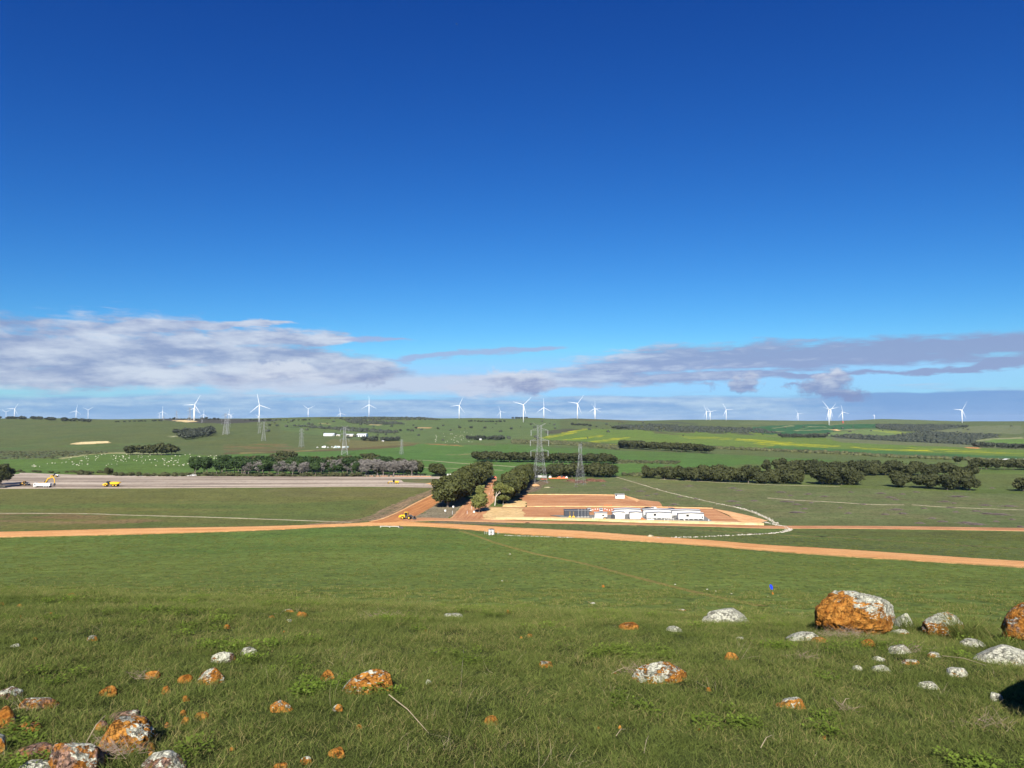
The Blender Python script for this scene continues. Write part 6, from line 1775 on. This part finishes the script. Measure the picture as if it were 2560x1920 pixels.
rock(1649, 1705, 142, 50, .36, 'broad low rock with white lichen centre and orange ends', name='boulder', depth=.75, flat=.3)
rock(1827, 1650, 38, 22, .10, 'orange stone behind a leafy clump, right of the broad low rock')
rock(1818, 1559, 112, 35, .96, 'white humped rock on the brow of the hill', name='boulder', depth=.7)
rock(1768, 1558, 28, 20, .92, 'small white stone touching the left end of the white hump')
rock(1685, 1580, 42, 16, .88, 'small white stone left below the white hump')
rock(1572, 1574, 54, 19, .05, 'brownish yellow low stone on the brow, left of the small white one')
rock(1365, 1669, 36, 16, .25, 'pale orange stone between the two large low rocks')
rock(1772, 1728, 14, 10, 0, 'tiny orange stone right below the broad low rock')
rock(1849, 1598, 22, 7, .8, 'sliver of white stone below the white hump')
rock(1324, 1593, 16, 9, 0, 'right one of two tiny orange stones near the middle of the brow')
rock(1303, 1597, 8, 7, 0, 'left one of two tiny orange stones near the middle of the brow')
rock(1538, 1686, 12, 6, 0, 'tiny orange chip left of the broad low rock')
rock(1550, 1822, 10, 9, 0, 'round orange pebble in the lower middle grass')
rock(1497, 1823, 7, 7, 0, 'tiny reddish pebble left of the round orange one')
rock(1747, 1827, 14, 7, .1, 'tiny orange chip in the leafy patch low right of centre')
rock(1229, 1812, 39, 23, .02, 'plain orange stone alone in the lower middle')
rock(921, 1732, 138, 56, .30, 'large orange rock with two white lichen caps left of centre', name='boulder', depth=.7, lumps=.03)
rock(819, 1703, 38, 31, .02, 'rounded orange stone just left of the two capped rock')
rock(1072, 1711, 17, 13, .95, 'small white stone right of the two capped rock')
rock(705, 1778, 60, 26, .18, 'orange double stone in the left centre foreground', lumps=.06)
rock(844, 1777, 28, 18, .38, 'small orange stone with white top below the two capped rock')
rock(897, 1823, 17, 11, 0, 'tiny orange stone in line with the fallen straw')
rock(842, 1892, 46, 21, .1, 'brick shaped orange stone near the bottom edge')
rock(765, 1910, 30, 18, .2, 'small pointed orange stone near the bottom edge')
rock(700, 1926, 42, 16, .05, 'orange stone cut by the bottom edge left of centre')
rock(754, 1544, 30, 16, .05, 'orange stone on the brow, brightest of the small group')
rock(720, 1530, 32, 8, .25, 'flat pinkish stone behind the bright one on the brow', .3)
rock(679, 1545, 17, 6, 0, 'thin orange chip left of the brow group')
rock(722, 1556, 18, 9, .45, 'small pale stone below the brow group')
rock(711, 1582, 8, 6, 0, 'tiny pink pebble under the brow group', .3)
rock(1133, 1544, 54, 11, .72, 'long whitish stone among dry stalks on the brow')
rock(1064, 1581, 8, 8, 0, 'single tiny orange pebble below the long whitish stone')
rock(1270, 1533, 10, 9, .1, 'tiny orange stone on the brow near the middle')
rock(1482, 1509, 13, 4, .7, 'sliver of pale stone right on the brow line')
rock(1706, 1527, 19, 5, .4, 'thin pale stone on the brow behind the white hump')
# left cluster
rock(313, 1874, 142, 72, .26, 'biggest rock of the left foreground cluster, orange with white lichen patch', name='boulder', depth=.8, lumps=.05, seed=7)
rock(312, 1806, 84, 32, .12, 'grey brown rock directly behind the biggest one of the left cluster', .75)
rock(256, 1826, 42, 26, .2, 'small orange and grey rock touching the left side of the biggest one', .5)
rock(190, 1940, 132, 74, .38, 'grey orange lumpy rock at the bottom edge of the left cluster', .55, name='boulder', lumps=.08)
rock(95, 1938, 100, 32, .82, 'flat white rock at the bottom edge, left of the lumpy one')
rock(408, 1934, 118, 42, .45, 'grey pinkish rock cut by the bottom edge, right of the cluster', .7, name='boulder')
rock(8, 1820, 54, 56, .08, 'dark orange rock cut by the left edge of the photo', .35)
rock(100, 1774, 82, 30, .12, 'orange striped rock above the left cluster', .45, lumps=.05)
rock(22, 1747, 64, 28, .25, 'brown mottled rock at the left edge above the others', .6)
rock(-5, 1886, 42, 60, .60, 'white and orange rock at the left edge near the bottom', .2)
rock(85, 1895, 104, 34, .15, 'low brown rock with a round orange knob at its right end', .6, lumps=.05)
rock(70, 1829, 64, 21, .2, 'low flat pink orange rock in the left cluster', .4)
rock(217, 1876, 26, 19, .15, 'small orange stone left of the biggest rock foot', .2)
rock(376, 1880, 21, 26, .05, 'upright little orange stone at the right foot of the biggest rock')
rock(379, 1896, 19, 18, .0, 'reddish little stone below the upright one', .3)
rock(90, 1851, 11, 9, 0, 'tiny orange pebble in the left cluster grass')
rock(271, 1740, 46, 24, .02, 'plain orange stone above the left cluster')
rock(380, 1696, 38, 19, .02, 'orange stone with dry grass round it on the left', .1)
rock(463, 1708, 40, 22, .05, 'slanted orange stone left of the knobbly pair')
rock(525, 1711, 72, 44, .28, 'knobbly orange rock with a white foot in the left foreground', lumps=.12)
rock(416, 1735, 25, 23, .02, 'round orange stone below the slanted one')
rock(465, 1754, 21, 16, .02, 'small orange stone right below the round one')
rock(374, 1757, 8, 11, 0, 'tiny orange chip left of the small orange stones')
rock(555, 1656, 64, 28, .42, 'pinkish mottled rock left of the pale grey one', .55)
rock(620, 1636, 44, 19, .95, 'pale grey stone with dry twigs in front')
rock(458, 1789, 15, 15, .05, 'upper small orange stone right of the left cluster')
rock(464, 1810, 24, 20, .2, 'orange stone with white foot right of the left cluster')
rock(507, 1799, 40, 19, .05, 'double orange stone right of the left cluster', lumps=.12)
rock(418, 1819, 18, 14, .05, 'small dull orange stone half hidden by grass', .2)
rock(229, 1603, 31, 15, .35, 'small white and orange stone on the upper left slope', .2)
rock(179, 1488, 18, 7, .05, 'orange stone nearest the brow line on the far left')
rock(5, 1512, 13, 7, .05, 'tiny orange stone at the left edge near the brow')
rock(48, 1517, 14, 8, .02, 'tiny orange stone second from the left edge near the brow')
rock(127, 1536, 11, 6, .0, 'tiny orange stone under the one nearest the brow')
rock(50, 1545, 9, 8, .0, 'tiny round orange stone below two others on the far left')
rock(87, 1600, 11, 8, .0, 'tiny brown orange stone in the left middle grass', .2)
rock(38, 1618, 24, 9, .6, 'pale flat stone at the left edge in dry grass', .3)
rock(567, 1572, 16, 12, .1, 'pinkish pebble pair on the left brow', .4)
rock(580, 1877, 14, 10, .0, 'tiny dull red stone in the grass near the bottom', .2)
rock(1508, 1468, 8, 7, 0, 'lone orange stone far down the grass slope')
rock(1932, 1486, 7, 7, .05, 'pale orange stone at the foot of the blue marker')
for i, (x_, y_) in enumerate(((1688, 1462), (1768, 1474), (1829, 1485), (1255, 1453), (1790, 1479), (1275, 1386), (1920, 1492))):
    rock(x_, y_, 5, 2.5, .8, 'tiny pale stone lying far down the grass slope').__setitem__('group', 'tiny pale stones on the far slope')

# blue marker on a stake
p = hit(1929.5, 1487); k = p.y / F
g = empty('survey_marker', p, 0, 1, label='bright blue flag on a thin dark stake out on the slope', cat='marker')
b = MB(); b.tube((0, 0, -.1), (-.2 * k, 0, 22 * k), .35 * k, n=6); b.build('stake', mat('dark_wood', (0.06, 0.035, 0.02), .8), g)
b = MB(); n_ = 14
pts = [(math.cos(2 * math.pi * i / n_), math.sin(2 * math.pi * i / n_)) for i in range(n_)]
fr = [(-1 * k + (a_ * 4.2 * .9 - c_ * 6.2 * .42) * k, (a_ * 2.0) * k, 19 * k + (c_ * 6.2 + a_ * 1.0) * k) for a_, c_ in pts]
b.add(fr + [(x + .3 * k, y + 1.2 * k, z) for x, y, z in fr], [tuple(range(n_ - 1, -1, -1)), tuple(range(n_, 2 * n_))] + [(i, (i + 1) % n_, (i + 1) % n_ + n_, i + n_) for i in range(n_)])
b.build('flag', mat('blue_tape', (0.01, 0.05, 0.75), .5), g)

# ------------------------------------------------------------------ grass
def grass_mat(name, lo, hi, tip, dry=(0.30, 0.25, 0.11)):
    m = bpy.data.materials.new(name); m.use_nodes = True
    n_ = m.node_tree; E.nt = n_; n_.nodes.remove(n_.nodes['Principled BSDF'])
    o_ = n_.nodes['Material Output']
    ge = n_.nodes.new('ShaderNodeNewGeometry'); at = n_.nodes.new('ShaderNodeAttribute'); at.attribute_name = 'blade'
    s_ = n_.nodes.new('ShaderNodeSeparateColor'); n_.links.new(at.outputs['Color'], s_.inputs[0])
    v_, rnd = E(s_.outputs[0]), E(s_.outputs[1])
    sp2 = n_.nodes.new('ShaderNodeSeparateXYZ'); n_.links.new(ge.outputs['Position'], sp2.inputs[0])
    f1 = fbm(vec(E(sp2.outputs[0]), E(sp2.outputs[1])), 0.9, 5, 0.6); f2 = fbm(vec(E(sp2.outputs[0]), E(sp2.outputs[1]), 5.0), 0.35, 5, 0.6); f3 = fbm(vec(E(sp2.outputs[0]), E(sp2.outputs[1]), 9.0), 4.0, 3, 0.6)
    c_ = mixc((f1 * 0.7 + f3 * 0.5 + rnd * 0.5 - 0.35).ss(0.25, 0.72), lo, hi)
    c_ = mixc(f2.ss(0.45, 0.7) * 0.5, c_, (0.125, 0.152, 0.036))
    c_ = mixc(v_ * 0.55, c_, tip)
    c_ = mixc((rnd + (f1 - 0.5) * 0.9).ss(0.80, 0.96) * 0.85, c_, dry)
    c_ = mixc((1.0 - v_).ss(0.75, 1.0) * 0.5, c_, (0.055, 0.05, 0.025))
    d = n_.nodes.new('ShaderNodeBsdfDiffuse'); t = n_.nodes.new('ShaderNodeBsdfTranslucent'); mx = n_.nodes.new('ShaderNodeMixShader'); mx.inputs[0].default_value = 0.3
    n_.links.new(c_, d.inputs[0]); n_.links.new(c_, t.inputs[0]); n_.links.new(d.outputs[0], mx.inputs[1]); n_.links.new(t.outputs[0], mx.inputs[2]); n_.links.new(mx.outputs[0], o_.inputs[0])
    return m


GRASS = grass_mat('grass_blades', (0.044, 0.072, 0.016), (0.142, 0.184, 0.038), (0.195, 0.228, 0.068))
GRASSL = grass_mat('tall_grass', (0.042, 0.074, 0.015), (0.115, 0.160, 0.034), (0.16, 0.19, 0.055))
WEED = grass_mat('broad_weeds', (0.075, 0.125, 0.018), (0.160, 0.230, 0.036), (0.17, 0.24, 0.045), (0.09, 0.13, 0.02))
STRAW = mat('straw', (0.30, 0.25, 0.16), 0.9, 0.2, 8)


def blades(seed, n, rad, h0, h1, w, lean=0.5, segs=3, pw=0.6):
    """a clump of bent grass blades as (verts, quads, attribute)"""
    r = np.random.default_rng(seed)
    q = rad * r.random(n) ** pw; an = r.random(n) * 6.283
    bx, by = q * np.cos(an), q * np.sin(an)
    hh = h0 + (h1 - h0) * r.random(n) ** 1.3
    la = an + r.normal(size=n) * 1.2; ll = lean * (0.3 + r.random(n)) * hh
    wa = r.random(n) * 6.283; rd = r.random(n)
    V = np.zeros((n, segs + 1, 2, 3)); A = np.zeros((n, segs + 1, 2, 4)); A[..., 3] = 1
    for s in range(segs + 1):
        t = s / segs
        cx = bx + np.cos(la) * ll * t * t; cy = by + np.sin(la) * ll * t * t; cz = hh * t * (1 - 0.18 * t * lean) - 0.01
        ww = w * (1 - t ** 1.6 * 0.92) / 2
        for k, sg in ((0, -1), (1, 1)):
            V[:, s, k, 0] = cx + sg * np.cos(wa) * ww; V[:, s, k, 1] = cy + sg * np.sin(wa) * ww; V[:, s, k, 2] = cz
        A[:, s, :, 0] = t; A[:, s, :, 1] = rd[:, None]
    idx = np.arange(n * (segs + 1) * 2).reshape(n, segs + 1, 2)
    Q = np.stack([idx[:, :-1, 0], idx[:, :-1, 1], idx[:, 1:, 1], idx[:, 1:, 0]], -1).reshape(-1)
    return V.reshape(-1, 3), Q, A.reshape(-1, 4)


def blade_mesh_obj(name, parts, m):
    V = []; Q = []; A = []; b0 = 0
    for v, q, a_ in parts: V.append(v); Q.append(q + b0); A.append(a_); b0 += len(v)
    V = np.concatenate(V); Q = np.concatenate(Q); A = np.concatenate(A)
    me_ = raw_mesh(name, V, Q, np.full(len(Q) // 4, 4))
    c_ = me_.color_attributes.new('blade', 'FLOAT_COLOR', 'POINT'); c_.data.foreach_set('color', A.astype(np.float32).ravel())
    me_.materials.append(m)
    return me_


def weed_mesh(seed, n=60, rad=0.09, s=0.0085):
    r = np.random.default_rng(seed)
    V = []; A = []
    for i in range(n):
        q = rad * r.random() ** .5; an = r.random() * 6.283; z = 0.015 + 0.05 * r.random(); c = np.array([q * math.cos(an), q * math.sin(an), z])
        t = np.array([math.cos(an + r.normal() * .7), math.sin(an + r.normal() * .7), r.uniform(-.1, .5)]); t /= np.linalg.norm(t)
        sd = np.cross(t, [0, 0, 1]); sd /= np.linalg.norm(sd); L = s * r.uniform(.7, 1.6); rd = r.random()
        V += [c - t * L, c - sd * L * .7, c + t * L, c + sd * L * .7]; A += [[.4, rd, 0, 1]] * 4
    return np.array(V), np.arange(n * 4), np.array(A)


def scatter(name, variants, pts, rot, scl, idx, label, cat):
    """geometry-nodes instancing of clump meshes on points"""
    me_ = bpy.data.meshes.new(name); me_.vertices.add(len(pts)); me_.vertices.foreach_set('co', np.asarray(pts, np.float32).ravel())
    a1 = me_.attributes.new('rot', 'FLOAT_VECTOR', 'POINT'); a1.data.foreach_set('vector', np.asarray(rot, np.float32).ravel())
    a2 = me_.attributes.new('scl', 'FLOAT_VECTOR', 'POINT'); a2.data.foreach_set('vector', np.asarray(scl, np.float32).ravel())
    a3 = me_.attributes.new('idx', 'INT', 'POINT'); a3.data.foreach_set('value', np.asarray(idx, np.int32))
    o = mobj(name, me_, None, None, kind='stuff', label=label, cat=cat)
    ng = bpy.data.node_groups.new(name + '_nodes', 'GeometryNodeTree')
    ng.interface.new_socket('Geometry', in_out='INPUT', socket_type='NodeSocketGeometry'); ng.interface.new_socket('Geometry', in_out='OUTPUT', socket_type='NodeSocketGeometry')
    gi = ng.nodes.new('NodeGroupInput'); go = ng.nodes.new('NodeGroupOutput')
    jn = ng.nodes.new('GeometryNodeJoinGeometry')
    for v in variants:
        src = bpy.data.objects.new(name + '_source', v)      # never linked into the scene
        oi = ng.nodes.new('GeometryNodeObjectInfo'); oi.inputs['Object'].default_value = src; oi.inputs['As Instance'].default_value = True
        ng.links.new(oi.outputs['Geometry'], jn.inputs[0])
    ip = ng.nodes.new('GeometryNodeInstanceOnPoints'); ip.inputs['Pick Instance'].default_value = True
    ng.links.new(gi.outputs[0], ip.inputs['Points']); ng.links.new(jn.outputs[0], ip.inputs['Instance'])
    for nm, ty, sk in (('rot', 'FLOAT_VECTOR', 'Rotation'), ('scl', 'FLOAT_VECTOR', 'Scale'), ('idx', 'INT', 'Instance Index')):
        na_ = ng.nodes.new('GeometryNodeInputNamedAttribute'); na_.data_type = ty; na_.inputs['Name'].default_value = nm
        ng.links.new(na_.outputs['Attribute'], ip.inputs[sk])
    ng.links.new(ip.outputs[0], go.inputs[0])
    md = o.modifiers.new('scatter', 'NODES'); md.node_group = ng
    return o


def field(y0, y1, dens, margin=0.8, seed=1, half=0.78):
    r = np.random.default_rng(seed)
    wmax = y1 * half + margin
    n = int((y1 - y0) * 2 * wmax * dens)
    y = y0 + (y1 - y0) * r.random(n); x = (r.random(n) * 2 - 1) * wmax
    k = np.abs(x) < y * half + margin
    return x[k], y[k], r


def put(name, variants, sets, smin, smax, label, cat, tilt=0.18, keep=None, hscale=None):
    PX = []; PY = []
    for (y0, y1, d_, sd) in sets:
        x, y, r = field(y0, y1, d_, seed=sd); PX.append(x); PY.append(y)
    x = np.concatenate(PX); y = np.concatenate(PY); r = np.random.default_rng(9)
    if keep is not None:
        k = keep(x, y, r); x = x[k]; y = y[k]
    z = H(x, y); n = len(x)
    rot = np.stack([r.normal(size=n) * tilt, r.normal(size=n) * tilt, r.random(n) * 6.283], 1)
    s = smin + (smax - smin) * r.random(n)
    hs = s * (1.0 if hscale is None else hscale(x, y))
    scatter(name, variants, np.stack([x, y, z], 1), rot, np.stack([s, s, hs], 1), r.integers(0, len(variants), n), label, cat)
    print(name, n)


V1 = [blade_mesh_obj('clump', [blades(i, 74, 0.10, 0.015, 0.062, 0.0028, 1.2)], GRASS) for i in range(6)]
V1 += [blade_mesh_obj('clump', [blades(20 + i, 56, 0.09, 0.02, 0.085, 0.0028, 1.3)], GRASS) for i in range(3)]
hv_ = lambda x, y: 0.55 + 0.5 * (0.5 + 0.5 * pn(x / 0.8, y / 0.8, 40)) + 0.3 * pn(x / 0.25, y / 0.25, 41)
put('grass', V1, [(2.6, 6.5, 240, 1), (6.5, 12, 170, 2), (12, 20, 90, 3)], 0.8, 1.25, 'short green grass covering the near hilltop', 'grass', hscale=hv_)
V2 = [blade_mesh_obj('tall_clump', [blades(40 + i, 26, 0.05, 0.10, 0.22, 0.0036, 0.7, 4)], GRASSL) for i in range(4)]
put('tall_grass', V2, [(2.8, 7, 12, 4), (7, 14, 12, 5), (11, 18, 22, 6)], 0.4, 0.75, 'taller grass blades standing out of the turf', 'grass', 0.2,
    keep=lambda x, y, r: (pn(x / 1.3, y / 1.3, 44) + 0.35 * r.random(len(x)) + 0.35 * sstep(y, 10, 13)) > 0.28)
V3 = [blade_mesh_obj('weed', [weed_mesh(60 + i)], WEED) for i in range(4)]
put('leafy_weeds', V3, [(2.6, 7, 95, 7), (7, 13, 45, 8)], 0.6, 1.2, 'bright green broad leaved weeds in patches through the turf', 'weeds', 0.1,
    keep=lambda x, y, r: (pn(x / 0.9, y / 0.9, 46) + 0.5 * pn(x / 0.3, y / 0.3, 47)) > 0.42)
V4 = [blade_mesh_obj('dry_clump', [blades(80 + i, 6, 0.07, 0.03, 0.15, 0.0018, 1.6, 4)], STRAW) for i in range(4)]
put('dry_grass', V4, [(2.8, 7, 9, 9), (7, 14, 5, 10), (11.5, 17, 8, 11)], 0.6, 1.3, 'dry straw coloured stalks scattered through the grass', 'dry grass', 0.5,
    keep=lambda x, y, r: (pn(x / 1.6, y / 1.6, 49) + 0.6 * r.random(len(x))) > 0.35)
# pasture tufts on the lower slope
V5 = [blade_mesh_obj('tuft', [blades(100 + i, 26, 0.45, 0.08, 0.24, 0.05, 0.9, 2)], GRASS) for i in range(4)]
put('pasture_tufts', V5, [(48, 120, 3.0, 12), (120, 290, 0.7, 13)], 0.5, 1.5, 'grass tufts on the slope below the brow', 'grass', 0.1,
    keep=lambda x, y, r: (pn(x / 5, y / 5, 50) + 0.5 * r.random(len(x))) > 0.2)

# big tussock between the rocks
p = hit(2432, 1604)
me_ = blade_mesh_obj('tussock', [blades(201, 700, 0.20, 0.18, 0.46, 0.005, 1.0, 5, 0.5)], GRASSL)
o = mobj('grass_tussock', me_, None, None, label='large dense grass tussock left of the boulder at the right edge', cat='tussock'); o.location = p + Vector((0, .1, -.02))
p = hit(2300, 1582)
me_ = blade_mesh_obj('tussock', [blades(202, 300, 0.16, 0.12, 0.34, 0.0045, 0.9, 5, 0.5)], GRASSL)
o = mobj('grass_tussock', me_, None, None, label='thinner grass tussock right of the pale leaning stone', cat='tussock'); o.location = p + Vector((0, .15, -.02))
p = hit(2540, 1640)
me_ = blade_mesh_obj('tussock', [blades(203, 260, 0.22, 0.12, 0.30, 0.005, 1.2, 5, 0.5)], GRASSL)
o = mobj('grass_tussock', me_, None, None, label='grass tussock at the foot of the boulder on the right edge', cat='tussock'); o.location = p + Vector((0, .2, -.02))


# single stalks one can point at
def stalk(a, c, lift0, lift1, r0, lab, name='dry_stalk', bend=0.02):
    a_ = hit(*a) + Vector((0, 0, lift0)); c_ = hit(*c) + Vector((0, 0, lift1)); mid = (a_ + c_) / 2 + Vector((0, 0, bend))
    b = MB(); b.path([a_, a_.lerp(mid, .6), mid, mid.lerp(c_, .5), c_], [r0, r0 * .95, r0 * .85, r0 * .7, r0 * .5], 6)
    b.build(name, STRAW, None, label=lab, cat='dry stalk')


stalk((972, 1765), (1072, 1842), .07, .02, .0034, 'thick pale stalk lying across the grass below the two capped rock')
stalk((1150, 1750), (1160, 1620), .01, .02, .0018, 'tall thin dry stem standing in the middle of the grass')
stalk((2356, 1656), (2466, 1678), .06, .05, .0028, 'long pale twig above the white stone with the orange end')
stalk((1540, 1858), (1565, 1845), .04, .05, .002, 'short grey stick in the lower middle grass')
stalk((1610, 1892), (1622, 1862), .02, .05, .002, 'short straw standing near the bottom right of centre')
stalk((1528, 1694), (1590, 1682), .03, .05, .002, 'thin dry stem pointing at the broad low rock from the left')
stalk((1902, 1878), (1930, 1855), .02, .04, .003, 'short straw at the lower right of the white topped stone')
stalk((2105, 1778), (2124, 1764), .04, .05, .003, 'short pale stick right of the white topped stone')
stalk((216, 1870), (262, 1835), .03, .1, .003, 'dry twig leaning on the left foot of the biggest left rock')
stalk((1700, 1540), (1690, 1505), .0, .05, .002, 'dry stem standing before the brow left of the white hump')
stalk((1894, 1600), (1888, 1530), .0, .03, .002, 'dry stem right of the white hump on the brow')


def thatch(px, py, w, n, lab, seed):
    p = hit(px, py); k = p.y / F; r = random.Random(seed); b = MB()
    for i in range(n):
        x = r.gauss(0, .35) * w * k; y = r.gauss(0, .22) * w * k; an = r.gauss(0, .6) + (math.pi if r.random() < .5 else 0); L = r.uniform(.03, .11); el = r.uniform(0, 1.0)
        a_ = Vector((x, y, r.uniform(0, .03))); b.tube(a_, a_ + Vector((math.cos(an) * math.cos(el), math.sin(an) * .5, math.sin(el))) * L, .0011, .0005, 4, False)
    o = b.build('dry_twigs', mat('twigs', (0.24, 0.18, 0.14), .95, .3, 10), None, label=lab, cat='twigs'); o.location = p + Vector((0, 0, .01))


thatch(2110, 1592, 90, 240, 'tangle of dry purple brown twigs under the largest boulder', 1)
thatch(2270, 1632, 60, 90, 'dry twigs over the half buried white stone', 2)
thatch(955, 1545, 60, 110, 'patch of dry upright stalks on the brow left of the whitish stone', 3)
thatch(1600, 1690, 60, 90, 'dry stems against the left shoulder of the broad low rock', 4)
thatch(270, 1890, 110, 200, 'tangle of dry twigs at the foot of the biggest left rock', 5)
thatch(2010, 1650, 40, 50, 'small pale dry tuft below the flat white stone', 6)
thatch(2480, 1825, 90, 40, 'dry trampled stalks in the lower right corner', 7)
thatch(2115, 1782, 40, 26, 'small dark tangle of twigs right of the white topped stone', 8)
thatch(350, 1700, 60, 24, 'dry grass fringe round the orange stone on the left', 9)
